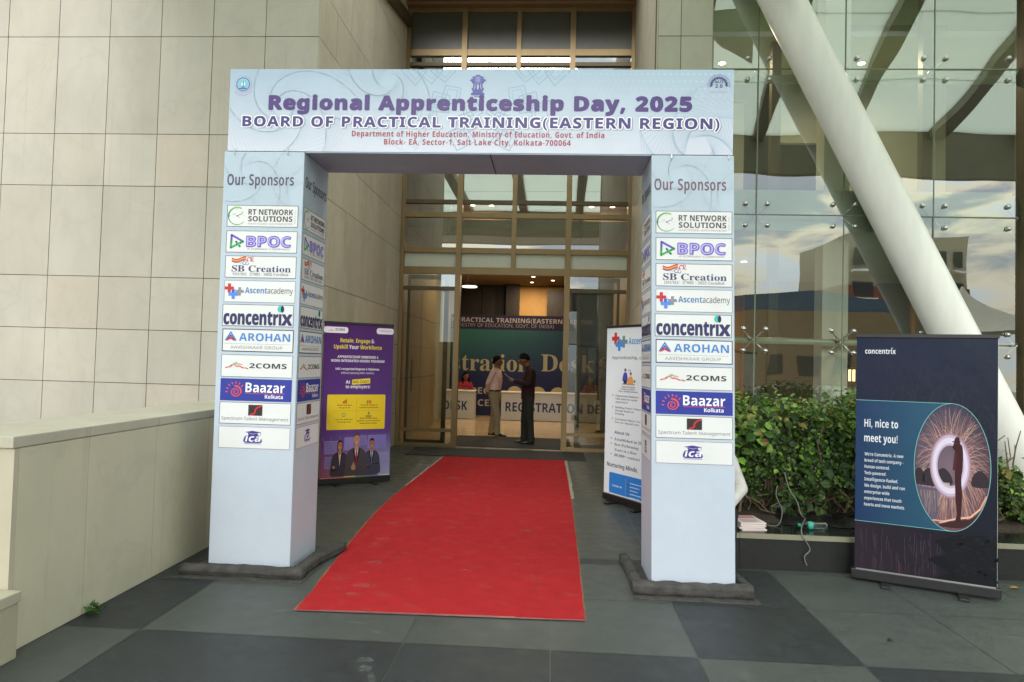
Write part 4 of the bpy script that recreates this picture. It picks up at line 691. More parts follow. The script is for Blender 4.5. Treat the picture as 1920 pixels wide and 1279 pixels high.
class Art:
    """flat print: coloured shapes in (u, v) panel metres; every call may sit a layer above the last"""
    def __init__(self, clip=None):
        self.v, self.f, self.c = [], [], []
        self.clip = clip
        self.off = (0, 0); self.sx = 1.0; self.sy = 1.0
    def T(self, p): return (self.off[0] + p[0] * self.sx, self.off[1] + p[1] * self.sy)
    def raw(self, pts, faces, col, z, cols=None):
        o = len(self.v)
        self.v += [self.T(p) + (z,) for p in pts]
        for f in faces:
            self.f.append(tuple(i + o for i in f))
            self.c.append([cols[i] for i in f] if cols else [col] * len(f))
    def _c(self, c): return rgb(c) if isinstance(c, str) else c
    def rect(self, x0, y0, x1, y1, col, z=1):
        self.raw([(x0, y0), (x1, y0), (x1, y1), (x0, y1)], [(0, 1, 2, 3)], self._c(col), z)
    def grad(self, x0, y0, x1, y1, bl, br, tr, tl, z=0, n=8):
        C = [self._c(c) for c in (bl, br, tr, tl)]
        P, K, F = [], [], []
        for j in range(n + 1):
            for i in range(n + 1):
                a, b = i / n, j / n
                P.append((x0 + (x1 - x0) * a, y0 + (y1 - y0) * b))
                K.append(tuple((C[0][q] * (1 - a) + C[1][q] * a) * (1 - b) + (C[3][q] * (1 - a) + C[2][q] * a) * b for q in range(4)))
        for j in range(n):
            for i in range(n):
                k = j * (n + 1) + i
                F.append((k, k + 1, k + n + 2, k + n + 1))
        self.raw(P, F, None, z, K)
    def poly(self, pts, col, z=1, holes=()):
        cs = [list(pts)] + [list(h) for h in holes]
        tri = tessellate_polygon([[Vector((a, b, 0)) for a, b in c] for c in cs])
        self.raw([p for c in cs for p in c], [tuple(t) for t in tri], self._c(col), z)
    def blob(self, pts, col, z=1, n=5):
        """smooth closed outline through pts"""
        q = []
        N = len(pts)
        for i in range(N):
            p0, p1, p2, p3 = pts[i - 1], pts[i], pts[(i + 1) % N], pts[(i + 2) % N]
            for k in range(n):
                t = k / n
                q.append(tuple(0.5 * (2 * p1[d] + (p2[d] - p0[d]) * t + (2 * p0[d] - 5 * p1[d] + 4 * p2[d] - p3[d]) * t * t + (3 * p1[d] - p0[d] - 3 * p2[d] + p3[d]) * t ** 3) for d in (0, 1)))
        self.poly(q, col, z)
    def disc(self, cx, cy, rx, col, z=1, ry=None, n=24):
        ry = ry or rx
        self.raw([(cx + rx * math.cos(2 * math.pi * k / n), cy + ry * math.sin(2 * math.pi * k / n)) for k in range(n)], [tuple(range(n))], self._c(col), z)
    def arc(self, cx, cy, r0, r1, a0, a1, col, z=1, col2=None, ky=1.0, n=28):
        P, K = [], []
        c0, c1 = self._c(col), self._c(col2 or col)
        for i in range(n + 1):
            t = R(a0 + (a1 - a0) * i / n)
            cc = tuple(c0[q] + (c1[q] - c0[q]) * i / n for q in range(4))
            P += [(cx + r0 * math.cos(t), cy + r0 * math.sin(t) * ky), (cx + r1 * math.cos(t), cy + r1 * math.sin(t) * ky)]
            K += [cc, cc]
        self.raw(P, [(2 * i, 2 * i + 1, 2 * i + 3, 2 * i + 2) for i in range(n)], None, z, K)
    def line(self, p, q, w, col, z=1):
        if self.clip:
            x0, y0, x1, y1 = self.clip
            t0, t1 = 0.0, 1.0
            dx, dy = q[0] - p[0], q[1] - p[1]
            for a, b in ((-dx, p[0] - x0), (dx, x1 - p[0]), (-dy, p[1] - y0), (dy, y1 - p[1])):
                if abs(a) < 1e-9:
                    if b < 0: return
                elif a < 0: t0 = max(t0, b / a)
                else: t1 = min(t1, b / a)
            if t0 >= t1: return
            p, q = (p[0] + dx * t0, p[1] + dy * t0), (p[0] + dx * t1, p[1] + dy * t1)
        dx, dy = q[0] - p[0], q[1] - p[1]
        l = math.hypot(dx, dy)
        if l < 1e-6: return
        nx, ny = -dy / l * w / 2, dx / l * w / 2
        self.raw([(p[0] + nx, p[1] + ny), (p[0] - nx, p[1] - ny), (q[0] - nx, q[1] - ny), (q[0] + nx, q[1] + ny)], [(0, 1, 2, 3)], self._c(col), z)
    def stroke(self, pts, w, col, z=1, closed=False, w2=None):
        N = len(pts)
        for i in range(N if closed else N - 1):
            ww = w if w2 is None else w + (w2 - w) * i / max(1, N - 1)
            self.line(pts[i], pts[(i + 1) % N], ww, col, z + (0.02 * (i % 2)))
    def frame(self, x0, y0, x1, y1, w, col, z=1):
        self.rect(x0, y0, x1, y0 + w, col, z); self.rect(x0, y1 - w, x1, y1, col, z)
        self.rect(x0, y0 + w, x0 + w, y1 - w, col, z); self.rect(x1 - w, y0 + w, x1, y1 - w, col, z)
    def rrect(self, x0, y0, x1, y1, r, col, z=1):
        q = []
        for cx, cy, a in ((x1 - r, y1 - r, 0), (x0 + r, y1 - r, 90), (x0 + r, y0 + r, 180), (x1 - r, y0 + r, 270)):
            q += [(cx + r * math.cos(R(a + k * 22.5)), cy + r * math.sin(R(a + k * 22.5))) for k in range(5)]
        self.poly(q, col, z)
    def text(self, s, x, y, h, col, z=2, align='L', w=None, bold=0.0, serif=False, sx=1.0, rot=0, slant=0.0, sp=0.0, fat=0.0, n=8):
        """h = cap height; w fits the width; align L C R about x; fat thickens every stroke by that many metres"""
        vs, fs = text_geo(s, 'serif' if serif else ('bold' if bold >= .012 else 'plain'), sp)
        if not vs: return
        mn, mxx = min(p[0] for p in vs), max(p[0] for p in vs)
        k = (w / (mxx - mn)) if w else h * sx
        W = (mxx - mn) * k
        dx = {'L': 0, 'C': -W / 2, 'R': -W}[align]
        ca, sa = math.cos(R(rot)), math.sin(R(rot))
        offs = [(0, 0)] if not fat else [(fat * math.cos(2 * math.pi * i / n), fat * math.sin(2 * math.pi * i / n)) for i in range(n)]
        for i, (ox, oy) in enumerate(offs):
            P = []
            for a, b in vs:
                px, py = (a - mn) * k + dx + slant * b * h + ox, b * h + oy
                P.append((x + px * ca - py * sa, y + px * sa + py * ca))
            self.raw(P, fs, self._c(col), z + .02 * i)
    def mesh(self, name, o, U, V, step=0.0006, material=None):
        o, U, V = Vector(o), Vector(U).normalized(), Vector(V).normalized()
        N = U.cross(V)
        me = bpy.data.meshes.new(name)
        me.from_pydata([o + U * a + V * b + N * (c * step) for a, b, c in self.v], [], self.f)
        me.materials.append(material or PRINT)
        at = me.attributes.new('tint', 'FLOAT_COLOR', 'CORNER')
        buf = []
        for c in self.c:
            for q in c: buf += q
        at.data.foreach_set('color', buf)
        me.update()
        return me
rng = random.Random(7)
# ================================================================== GROUND
def dust_mat():
    m = mat('dust', rgb('#8b908b'), .95, var=.2, scale=30)
    t = m.node_tree; b = t.nodes['Principled BSDF']
    n = t.nodes.new('ShaderNodeTexNoise'); n.inputs['Scale'].default_value = 38; n.inputs['Detail'].default_value = 6
    co = t.nodes.new('ShaderNodeTexCoord'); t.links.new(co.outputs['Object'], n.inputs['Vector'])
    r = t.nodes.new('ShaderNodeValToRGB'); r.color_ramp.elements[0].position = .42; r.color_ramp.elements[1].position = .75; r.color_ramp.elements[0].color = (.04,) * 3 + (1,); r.color_ramp.elements[1].color = (.5,) * 3 + (1,)
    t.links.new(n.outputs['Fac'], r.inputs['Fac']); t.links.new(r.outputs[0], b.inputs['Alpha'])
    return m
def granite_floor():
    mb = MB()
    xs = [-2.88, -2.335, -0.80, 0.03, 0.845, 1.74, 2.53, 3.36, 4.19, 5.02, 5.85, 6.7, 9.2]
    ys = [-3.0, -1.2, 0.4, 2.05, 3.862, 4.72, 5.55, 5.70, 6.85, 8.06, 9.6, 11.2, 12.603]
    gray, dark = rgb('#4c514e'), rgb('#313537')
    g = 0.0025
    for i in range(len(xs) - 1):
        for j in range(len(ys) - 1):
            x0, x1, y0, y1 = xs[i], xs[i + 1], ys[j], ys[j + 1]
            if y0 > 8 and x0 > 1.7: continue
            cx, cy = (x0 + x1) / 2, (y0 + y1) / 2
            band_y = 2.05 < cy < 3.862
            band_x = cx < -2.335 or 0.845 < cx < 1.74
            if cy > 5.55: band_x = False
            d = band_y != band_x
            if 5.55 < cy < 5.70 and cx < .845: d = True
            c = dark if d else gray
            if cy > 5.7: c = rgb('#494c46')
            k = rng.uniform(0.93, 1.07)
            c = tuple(q * k for q in c[:3]) + (1,)
            mb.add([(x0 + g, y0 + g, 0), (x1 - g, y0 + g, 0), (x1 - g, y1 - g, 0), (x0 + g, y1 - g, 0)], [(0, 1, 2, 3)], 0, c)
    o = obj('granite_paving', mb, GRAN, tint=True); struct(o)
    mb = MB()
    mb.add([(-60, -140, -0.006), (60, -140, -0.006), (60, 8.05, -0.006), (-60, 8.05, -0.006)], [(0, 1, 2, 3)], 0)
    mb.add([(-2.95, 8.05, -0.006), (1.8, 8.05, -0.006), (1.8, 12.6, -0.006), (-2.95, 12.6, -0.006)], [(0, 1, 2, 3)], 0)
    struct(obj('ground', mb, mat('plaza_paving', rgb('#8d8d80'), .8, var=.2, scale=.7)))
    # scuffs, dust patches on the stone
    sp = MB()
    r = random.Random(3)
    for cx, cy, a, b, th in ((-1.66, 4.25, .045, .022, .2), (-.95, 3.62, .05, .035, .1), (-.92, 3.52, .035, .05, .6), (-.86, 3.42, .02, .09, .35), (-1.15, 4.12, .07, .018, -.3), (-1.0, 4.0, .06, .014, -.5), (.3, 3.45, .05, .008, 0), (.62, 3.44, .07, .006, .1)):
        n = 14
        pts = []
        for k in range(n):
            t = 2 * math.pi * k / n
            q = r.uniform(.7, 1.15)
            x, y = a * q * math.cos(t), b * q * math.sin(t)
            pts.append((cx + x * math.cos(th) - y * math.sin(th), cy + x * math.sin(th) + y * math.cos(th), 0.0015))
        sp.add(pts, [tuple(range(n))])
    for k in range(70):
        cx, cy = r.uniform(-2.2, 4.0), r.uniform(3.2, 5.3)
        a = r.uniform(.002, .007)
        sp.add([(cx - a, cy - a * .6, .0015), (cx + a, cy - a * .4, .0015), (cx + a * .7, cy + a, .0015), (cx - a * .6, cy + a * .8, .0015)], [(0, 1, 2, 3)])
    st = obj('dust_marks', sp, dust_mat()); st['kind'] = 'stuff'
granite_floor()
mb = MB(); mb.add([(-6, 12.605, 0), (4, 12.605, 0), (4, 22.5, 0), (-6, 22.5, 0)], [(0, 1, 2, 3)])
struct(obj('lobby_floor', mb, M_['lobbyfloor']))
def crossing():
    mb = MB(); mb.box(3.0, 9.4, 8.3, 14, -.02, 0); return mb
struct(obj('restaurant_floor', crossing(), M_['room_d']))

# ================================================================== HOTEL BUILDING
hotel = thing('hotel_building', 'large cream stone hotel facade with recessed entrance bay behind the arch', 'building', (-2.88, 7.9, 0))
CR = [rgb(c) for c in ('#b4afa1', '#b2ad9f', '#b3aea2', '#b0ab9d', '#b5b0a2', '#b7ae9f', '#b1ada0', '#b4b0a3')]
def slab_wall(name, o, u, n, us, zs, thick, off_rows=None, gap=0.008, cols=CR):
    """stone slabs standing 6 mm proud of a dark backing; o origin, u along, n outward"""
    mb = MB()
    o, u, n = Vector(o), Vector(u).normalized(), Vector(n).normalized()
    r = random.Random(hash(name) % 1000 if False else len(name) * 13)
    L0, L1 = us[0], us[-1]
    z0, z1 = zs[0], zs[-1]
    def P(a, z, d): return o + u * a + Vector((0, 0, z)) + n * d
    for a, b, d0, d1 in ((L0, L1, -thick, -0.006),):
        p = [P(x, z, d) for x in (a, b) for d in (d0, d1) for z in (z0, z1)]
        mb.add(p, [(0, 1, 3, 2), (4, 6, 7, 5), (0, 4, 5, 1), (2, 3, 7, 6), (0, 2, 6, 4), (1, 5, 7, 3)], 1)
    for j in range(len(zs) - 1):
        uu = us if not off_rows else off_rows.get(j, us)
        for i in range(len(uu) - 1):
            a, b, c, d = uu[i] + gap / 2, uu[i + 1] - gap / 2, zs[j] + gap / 2, zs[j + 1] - gap / 2
            if i == 0: a = uu[0]
            if i == len(uu) - 2: b = uu[-1]
            k = r.uniform(.97, 1.03)
            cc = r.choice(cols); cc = tuple(q * k for q in cc[:3]) + (1,)
            dd = r.uniform(-.001, .001)
            p = [P(a, c, dd), P(b, c, dd), P(b, d, dd), P(a, d, dd), P(a, c, -.0055), P(b, c, -.0055), P(b, d, -.0055), P(a, d, -.0055)]
            mb.add(p, [(0, 1, 2, 3), (0, 4, 5, 1), (1, 5, 6, 2), (2, 6, 7, 3), (3, 7, 4, 0)], 0, cc)
    bm = bmesh.new()
    me = mb.mesh(name, [STONE, M_['joint']], tint=True)
    bm.from_mesh(me); bmesh.ops.recalc_face_normals(bm, faces=bm.faces[:]); bm.to_mesh(me); bm.free()
    return link(name, me, hotel)
ZJ = [0, .60, 1.225, 1.865, 2.50, 3.60, 4.235, 5.43, 6.05, 7.25, 8.4]
xs = [-2.885]
while xs[-1] > -13: xs.append(round(xs[-1] - 0.648, 4))
slab_wall('front_wall', (0, 7.9, 0), (1, 0, 0), (0, -1, 0), xs[::-1], ZJ, .28)
ys = [7.904, 8.55, 9.75, 10.95, 12.15, 13.0]
ys2 = [7.904, 9.15, 10.35, 11.55, 12.75, 13.0]
W2 = [rgb('#d0cab4'), rgb('#ccc6b0'), rgb('#d3cdb8')]
slab_wall('recess_wall', (-2.877, 0, 0), (0, 1, 0), (1, 0, 0), ys, ZJ, .25, {j: (ys if j % 2 else ys2) for j in range(12)}, cols=W2)
# right pier: splayed inner return and a narrow front
d = Vector((1.40 - 1.14, 12.6 - 7.9, 0)); ln = d.length; dn = d.normalized()
slab_wall('recess_wall', (1.132, 7.912, 0), dn, (-dn.y, dn.x, 0), [0, .62, 1.7, 2.9, 4.1, ln], ZJ, .09, cols=W2)
PC = [rgb('#b3b3a0'), rgb('#aeae9b'), rgb('#b5b4a2')]
slab_wall('pier', (0, 7.9, 0), (1, 0, 0), (0, -1, 0), [1.14, 1.40, 1.76], ZJ, .25, cols=PC)
slab_wall('pier', (1.768, 7.904, 0), (0, 1, 0), (1, 0, 0), [0, .6], ZJ, .2, cols=PC)
mb = MB(); mb.box(-2.87, 1.38, 10.6, 12.55, 8.27, 8.6); mb.box(-2.87, 1.5, 12.4, 12.55, 8.22, 8.275)
obj('soffit', mb, M_['brown'], hotel)
mb = MB()
mb.add([(-2.86, 12.58, 7.86), (-2.86, 9.2, 7.15), (-2.86, 9.2, 7.32), (-2.86, 12.58, 8.05), (-2.78, 12.58, 7.86), (-2.78, 9.2, 7.15), (-2.78, 9.2, 7.32), (-2.78, 12.58, 8.05)],
       [(0, 1, 2, 3), (4, 7, 6, 5), (0, 4, 5, 1), (2, 6, 7, 3), (1, 5, 6, 2), (0, 3, 7, 4)])
obj('channel', mb, M_['bronze_d'], hotel)
# mass of the building above and behind
mb = MB(); mb.box(-13.5, -3.0, 8.3, 22, 0, 8.4)
mb.box(-13.5, -2.95, 8.2, 23, 8.62, 12); mb.box(1.75, 10, 8.2, 23, 8.62, 12); mb.box(-2.95, 1.75, 12.5, 23, 8.62, 12)
obj('upper_storeys', mb, M_['room'], hotel)
# lobby shell
mb = MB(); mb.box(-3.1, -2.9, 13.02, 16.8, 0, 4.1); mb.box(-2.898, -2.894, 13.02, 16.8, 1.215, 1.225, 1); mb.box(-2.898, -2.894, 13.02, 16.8, 2.495, 2.505, 1); mb.box(-2.898, -2.894, 14.9, 14.91, 0, 4.1, 1)
obj('lobby_wall', mb, [M_['beige'], M_['joint']], hotel)
mb = MB(); mb.box(1.47, 1.65, 12.72, 16.8, 0, 4.1)
obj('lobby_wall', mb, M_['beige'], hotel)
mb = MB(); mb.box(-6, 4, 22.3, 22.5, 0, 4.6); mb.box(-6.1, -6, 16.6, 22.5, 0, 4.6); mb.box(4, 4.1, 16.6, 22.5, 0, 4.6)
mb.box(-6, -3.1, 16.6, 16.8, 0, 4.6); mb.box(1.65, 4, 16.6, 16.8, 0, 4.6)
obj('lobby_wall', mb, M_['warmwall'], hotel)
mb = MB()
for a, b in ((-5.9, -4.6), (-4.58, -3.3), (-3.28, -2.35), (-2.33, -1.55), (-1.6,-1.54)): mb.box(a, b, 22.22, 22.3, 0, 4.6)
mb.box(-1.53, -1.10, 21.9, 22.3, 0, 4.6); mb.box(-.20, .60, 21.9, 22.3, 0, 3.95); mb.box(.62, 2.6, 22.22, 22.3, 0, 4.6)
obj('wood_panelling', mb, M_['darkwood'], hotel)
mb = MB(); mb.box(-6, 4, 12.72, 22.5, 4.1, 4.2)
obj('lobby_ceiling', mb, M_['ceil'], hotel)
mb = MB(); mb.box(-3.1, 1.65, 14.2, 14.3, 4.2, 8.6); mb.box(-3.1, -2.9, 13.02, 14.2, 4.2, 8.6); mb.box(1.47, 1.65, 12.72, 14.2, 4.2, 8.6)
mb.box(-2.9, 1.47, 12.72, 14.2, 4.201, 4.26); mb.box(-3.1, 1.65, 12.72, 14.3, 8.6, 8.62)
obj('mezzanine_wall', mb, M_['brown'], hotel)
# restaurant behind the curtain wall: floor slabs, columns, back walls
mb = MB()
mb.box(1.97, 5.24, 8.12, 8.349, 3.22, 3.70); mb.box(1.97, 9.4, 8.35, 13.5, 3.30, 3.72); mb.box(1.97, 9.4, 8.6, 13.5, 7.2, 7.6)
obj('floor_slab', mb, M_['slab'], hotel)
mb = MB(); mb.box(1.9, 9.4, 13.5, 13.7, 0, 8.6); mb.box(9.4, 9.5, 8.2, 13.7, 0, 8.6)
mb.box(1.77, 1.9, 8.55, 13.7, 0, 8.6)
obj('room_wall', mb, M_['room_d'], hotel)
mb = MB(); mb.box(1.97, 3.3, 12.2, 12.3, 3.72, 6.3); mb.box(4.4, 6.2, 11.2, 11.3, 3.72, 7.2); mb.box(3.6, 5.4, 11.6, 11.7, 5.4, 7.2)
obj('room_wall', mb, M_['room'], hotel)
for x in (3.36, 9.0):
    mb = MB(); mb.box(x - .15, x + .15, 8.35, 8.6, 0, 3.29); mb.box(x - .15, x + .15, 8.35, 8.6, 3.73, 7.19)
    obj('column', mb, M_['cream'], hotel)
for x, y in ((2.95, 9.4), (5.15, 9.8), (4.72, 9.0)):
    mb = MB(); mb.box(x - .06, x + .06, y - .06, y + .06, 0, 3.29); mb.box(x - .06, x + .06, y - .06, y + .06, 3.73, 7.19)
    obj('steel_post', mb, M_['bronze_d'], hotel)
for x, wd in ((2.75, .34), (4.35, .22), (5.5, .28)):
    mb = MB()
    pts = [(x - wd / 2 + wd * k / 10, 10.6 + .03 * math.sin(k * 2.2)) for k in range(11)]
    for k in range(10):
        (a, b), (c, d_) = pts[k], pts[k + 1]
        mb.add([(a, b, .02), (c, d_, .02), (c, d_, 3.0), (a, b, 3.0)], [(0, 1, 2, 3)])
    obj('curtain', mb, M_['orange'], hotel)

# ================================================================== ENTRANCE GLAZING
ent = thing('entrance_glazing', 'tall bronze framed glass entrance screen with open sliding doors in the recess', 'glass entrance', (-.75, 12.6, 0))
def vpost(x, w, z0, z1, y=12.6, dpt=.12, m='bronze', name='mullion'):
    mb = MB(); mb.box(x - w / 2, x + w / 2, y - dpt / 2, y + dpt / 2, z0, z1)
    return obj(name, mb, M_[m], ent)
vpost(-2.835, .07, 0, 8.25, dpt=.16); vpost(1.36, .07, 0, 8.25, dpt=.16)
for x in (-1.78, .245): vpost(x, .10, 0, 8.25, dpt=.16)
vpost(-.76, .085, 3.335, 8.25, dpt=.14)
for x in (-2.0, .475): vpost(x, .075, 0, 8.25, y=12.70, dpt=.06, m='bronze_d')
zs_ = [(3.27, .13, 'bronze'), (3.65, .10, 'bronze'), (4.31, .09, 'bronze'), (4.56, .07, 'bronze_d'), (7.16, .07, 'bronze_d'), (7.38, .12, 'bronze'), (8.20, .10, 'bronze'), (5.9, .08, 'bronze')]
SEG = [(-2.80, -1.83), (-1.73, -.8025), (-.7175, .195), (.295, 1.325)]
for z, h, m in zs_:
    for a, b in SEG:
        if z < 3.3:
            if a > -1.8 and b < .2: continue
        mb = MB(); mb.box(a, b, 12.55, 12.65, z - h / 2, z + h / 2); obj('transom', mb, M_[m], ent)
mb = MB(); mb.box(-1.73, .195, 12.54, 12.66, 3.205, 3.335); obj('door_header', mb, M_['bronze'], ent)
for a, b in (SEG[0], SEG[3]):
    mb = MB(); mb.box(a, b, 12.56, 12.64, 2.90, 2.97); obj('transom', mb, M_['bronze_d'], ent)
    mb = MB(); mb.box(a, b, 12.55, 12.65, 0, .06); mb.box(a, b, 12.57, 12.63, .27, .33); obj('bottom_rail', mb, M_['bronze'], ent)
G_ENT = glass_mat('entrance_glass', (0.66, 0.66, 0.58, 1), 0.34, wav=.006, wscale=.5)
G_DOOR = glass_mat('door_glass', (0.80, 0.80, 0.74, 1), 0.10)
G_CURT = glass_mat('curtain_wall_glass', (0.80, 0.87, 0.81, 1), 0.27, wav=.011, wscale=.8)
FROST = mat('frosted_glass', rgb('#c2cab8'), .35, var=.04)
FROST2 = mat('darkened_frosted_glass', rgb('#4c4f44'), .35, var=.06)  # shade put into the colour: frosted glass darkened for the brightly lit top row
def pane(a, b, z0, z1, m, y=12.6, name='glass_pane'):
    mb = MB(); mb.add([(a, y, z0), (b, y, z0), (b, y, z1), (a, y, z1)], [(0, 1, 2, 3)])
    return obj(name, mb, m, ent)
rowz = [(3.70, 4.265), (4.355, 4.525), (4.595, 5.86), (5.94, 7.125), (7.195, 7.32)]
for a, b in SEG:
    for z0, z1 in rowz: pane(a, b, z0, z1, G_ENT)
    pane(a, b, 3.335, 3.60, FROST, name='frosted_panel')
    pane(a, b, 7.44, 8.15, FROST2, name='frosted_panel')
for a, b in (SEG[0], SEG[3]):
    pane(a, b, 2.97, 3.205, G_ENT); pane(a, b, .33, 2.90, G_DOOR); pane(a, b, .06, .27, G_DOOR)
for s, x in ((-1, -2.0), (1, .475)):
    x1 = x + s * .75
    lo, hi = min(x, x1), max(x, x1)
    mb = MB(); mb.box(lo, hi, 12.735, 12.745, .10, 3.15)
    leaf = obj('door_leaf', mb, G_DOOR, ent)
    mb = MB(); mb.box(lo, lo + .05, 12.72, 12.76, .02, 3.2); mb.box(hi - .05, hi, 12.72, 12.76, .02, 3.2); mb.box(lo + .05, hi - .05, 12.72, 12.76, .02, .10); mb.box(lo + .05, hi - .05, 12.72, 12.76, 3.12, 3.2)
    obj('frame', mb, M_['bronze_d'], leaf)
    hx = x1 + (-s) * .12
    mb = MB(); mb.tube([(hx, 12.68, 1.0), (hx, 12.68, 1.6)], .014, 8)
    obj('handle', mb, M_['bronze_d'], leaf)

# ================================================================== CURTAIN WALL
cw = thing('glass_curtain_wall', 'greenish frameless glass curtain wall held by steel spider fittings', 'glass wall', (1.8, 8.0, 0))
GX = [1.79, 2.317, 3.303, 4.298, 5.238]
GZ = [.25, 1.93, 3.38, 5.085, 6.75]
gp = .008
for i in range(4):
    for j in range(4):
        mb = MB()
        tilt = [random.Random(i * 7 + j).uniform(-.007, .007) for _ in range(4)]
        a, b, c, d_ = GX[i] + gp, GX[i + 1] - gp, GZ[j] + gp, GZ[j + 1] - gp
        mb.add([(a, 8.0 + tilt[0], c), (b, 8.0 + tilt[1], c), (b, 8.0 + tilt[2], d_), (a, 8.0 + tilt[3], d_)], [(0, 1, 2, 3)])
        obj('glass_pane', mb, G_CURT, cw)
SEAL = mat('silicone_seal', rgb('#6f7a68'), .7)
for x in GX[1:4]:
    mb = MB(); mb.box(x - gp + .001, x + gp - .001, 7.996, 8.006, .25, 6.75); obj('seal', mb, SEAL, cw)
for z in GZ[2:4]:
    for i in range(4):
        mb = MB(); mb.box(GX[i] + gp, GX[i + 1] - gp, 7.996, 8.006, z - gp + .001, z + gp - .001); obj('seal', mb, SEAL, cw)
mb = MB(); mb.box(5.25, 5.33, 7.93, 8.10, 0, 8.4); obj('mullion', mb, M_['bronze_d'], cw)
for z, r_ in ((1.93, .035), (5.03, .05)):
    mb = MB(); mb.tube([(1.80, 8.16, z), (5.24, 8.16, z)], r_, 10); obj('steel_beam', mb, mat('pale_green_steel', rgb('#b3c2a6'), .4), cw, smooth=True)
proto = None
for x in GX[1:]:
    for z in GZ[1:4]:
        if proto is None:
            mb = MB(); mb.tube([(x, 8.02, z), (x, 8.12, z)], .025, 10)
            for sx in (-1, 1):
                for sz in (-1, 1):
                    mb.tube([(x, 8.06, z), (x + sx * .08, 8.05, z + sz * .08), (x + sx * .125, 8.03, z + sz * .125), (x + sx * .125, 8.008, z + sz * .125)], [.016, .013, .011, .011], 8)
            fit = obj('spider_fitting', mb, M_['steel'], cw, smooth=True)
            mb = MB()
            for sx in (-1, 1):
                for sz in (-1, 1):
                    mb.lathe([(.004, .035), (.016, .033), (.025, .022), (.028, .008), (.028, 0)], (x + sx * .125, 7.995, z + sz * .125), 14, axis='Y')
                    # flips so that the dome faces outwards
            dome = obj('bolt_head', mb, M_['steel'], fit, smooth=True)
            proto = (fit, x, z)
        else:
            c = copy_tree(proto[0], cw)
            c.location = (x - proto[1], 0, z - proto[2])

# ================================================================== PORTE-COCHERE ROOF (seen mirrored in the glass)
can = thing('entrance_canopy', 'big canopy of pale glass panels over the forecourt, mirrored in the hotel glass', 'canopy', (3, 3.3, 7.4))
PANEL = bpy.data.materials.new('translucent_roof_panel'); PANEL.use_nodes = True
t = PANEL.node_tree; t.nodes.remove(t.nodes['Principled BSDF'])
tl = t.nodes.new('ShaderNodeBsdfTranslucent'); tl.inputs[0].default_value = (.87, .92, .86, 1)
df = t.nodes.new('ShaderNodeBsdfDiffuse'); df.inputs[0].default_value = (.62, .68, .56, 1)
ms = t.nodes.new('ShaderNodeMixShader'); ms.inputs[0].default_value = .12
t.links.new(tl.outputs[0], ms.inputs[1]); t.links.new(df.outputs[0], ms.inputs[2]); t.links.new(ms.outputs[0], t.nodes['Material Output'].inputs[0])
Y0, Y1 = -1.4, 7.55
bx = [-5.4 + k * 2.1 for k in range(11)]
sk = [-.27 * max(0, min(1, (x - .5) / 6)) for x in bx]
def at_beam(k, dx, y): return bx[k] + dx + sk[k] * (y - Y0)
for k in range(10):
    for a, b in ((Y0 + .15, 2.0), (2.06, 4.7), (4.76, Y1)):
        mb = MB()
        p = [(at_beam(k, .13, a), a), (at_beam(k + 1, -.13, a), a), (at_beam(k + 1, -.13, b), b), (at_beam(k, .13, b), b)]
        mb.add([q + (7.45,) for q in p] + [q + (7.48,) for q in p], [(3, 2, 1, 0), (4, 5, 6, 7), (0, 1, 5, 4), (1, 2, 6, 5), (2, 3, 7, 6), (3, 0, 4, 7)])
        obj('roof_panel', mb, PANEL, can)
DS = mat('dark_olive_steel', rgb('#8d8672'), .55, var=.08, scale=1)
for k in range(11):
    mb = MB()
    p = [(at_beam(k, -.15, Y0 + .2), Y0 + .2), (at_beam(k, .15, Y0 + .2), Y0 + .2), (at_beam(k, .15, Y1), Y1), (at_beam(k, -.15, Y1), Y1)]
    mb.add([q + (7.25,) for q in p] + [q + (7.5,) for q in p], [(3, 2, 1, 0), (4, 5, 6, 7), (0, 1, 5, 4), (1, 2, 6, 5), (2, 3, 7, 6), (3, 0, 4, 7)])
    obj('roof_beam', mb, DS, can)
mb = MB(); mb.box(-5.8, 17, Y0, Y0 + .2, 6.5, 7.6); obj('edge_beam', mb, DS, can)
mb = MB(); mb.tube([(-5.1, -1.3, 0), (-5.1, -1.3, 6.25)], .22, 16); obj('column', mb, M_['white_steel'], can, smooth=True)
mb = MB(); mb.tube([(16.5, -1.3, 0), (16.5, -1.3, 6.25)], .22, 16); obj('column', mb, M_['white_steel'], can, smooth=True)

# slanting tube beside the curtain wall
col = thing('slanted_column', 'thick white slanted steel tube column rising from the planter past the glass', 'column', (5.30, 7.5, .25))
mb = MB()
a, b = Vector((5.42, 7.745, .0)), Vector((2.11, 7.735, 6.5))
mb.tube([a.lerp(b, k / 12) for k in range(13)], [.234 - .008 * k / 12 for k in range(13)], 40)
for f in (.30, .62, .90):                # weld seams
    p_ = a.lerp(b, f); d_ = (b - a).normalized()
    mb.tube([p_ - d_ * .012, p_, p_ + d_ * .012], [.234 - .008 * f - .002, .234 - .008 * f + .0025, .234 - .008 * f - .002], 40)
obj('shaft', mb, M_['white_steel'], col, smooth=True)
mb = MB()
mb.add([(1.70, 7.08, 6.2), (2.10, 7.06, 5.78), (2.50, 7.06, 5.56), (2.54, 7.06, 6.3), (1.70, 7.12, 6.2), (2.10, 7.10, 5.78), (2.50, 7.10, 5.56), (2.54, 7.10, 6.3)],
       [(0, 1, 2, 3), (7, 6, 5, 4), (0, 4, 5, 1), (1, 5, 6, 2), (2, 6, 7, 3), (3, 7, 4, 0)])
obj('gusset_plate', mb, M_['white_steel'], col)

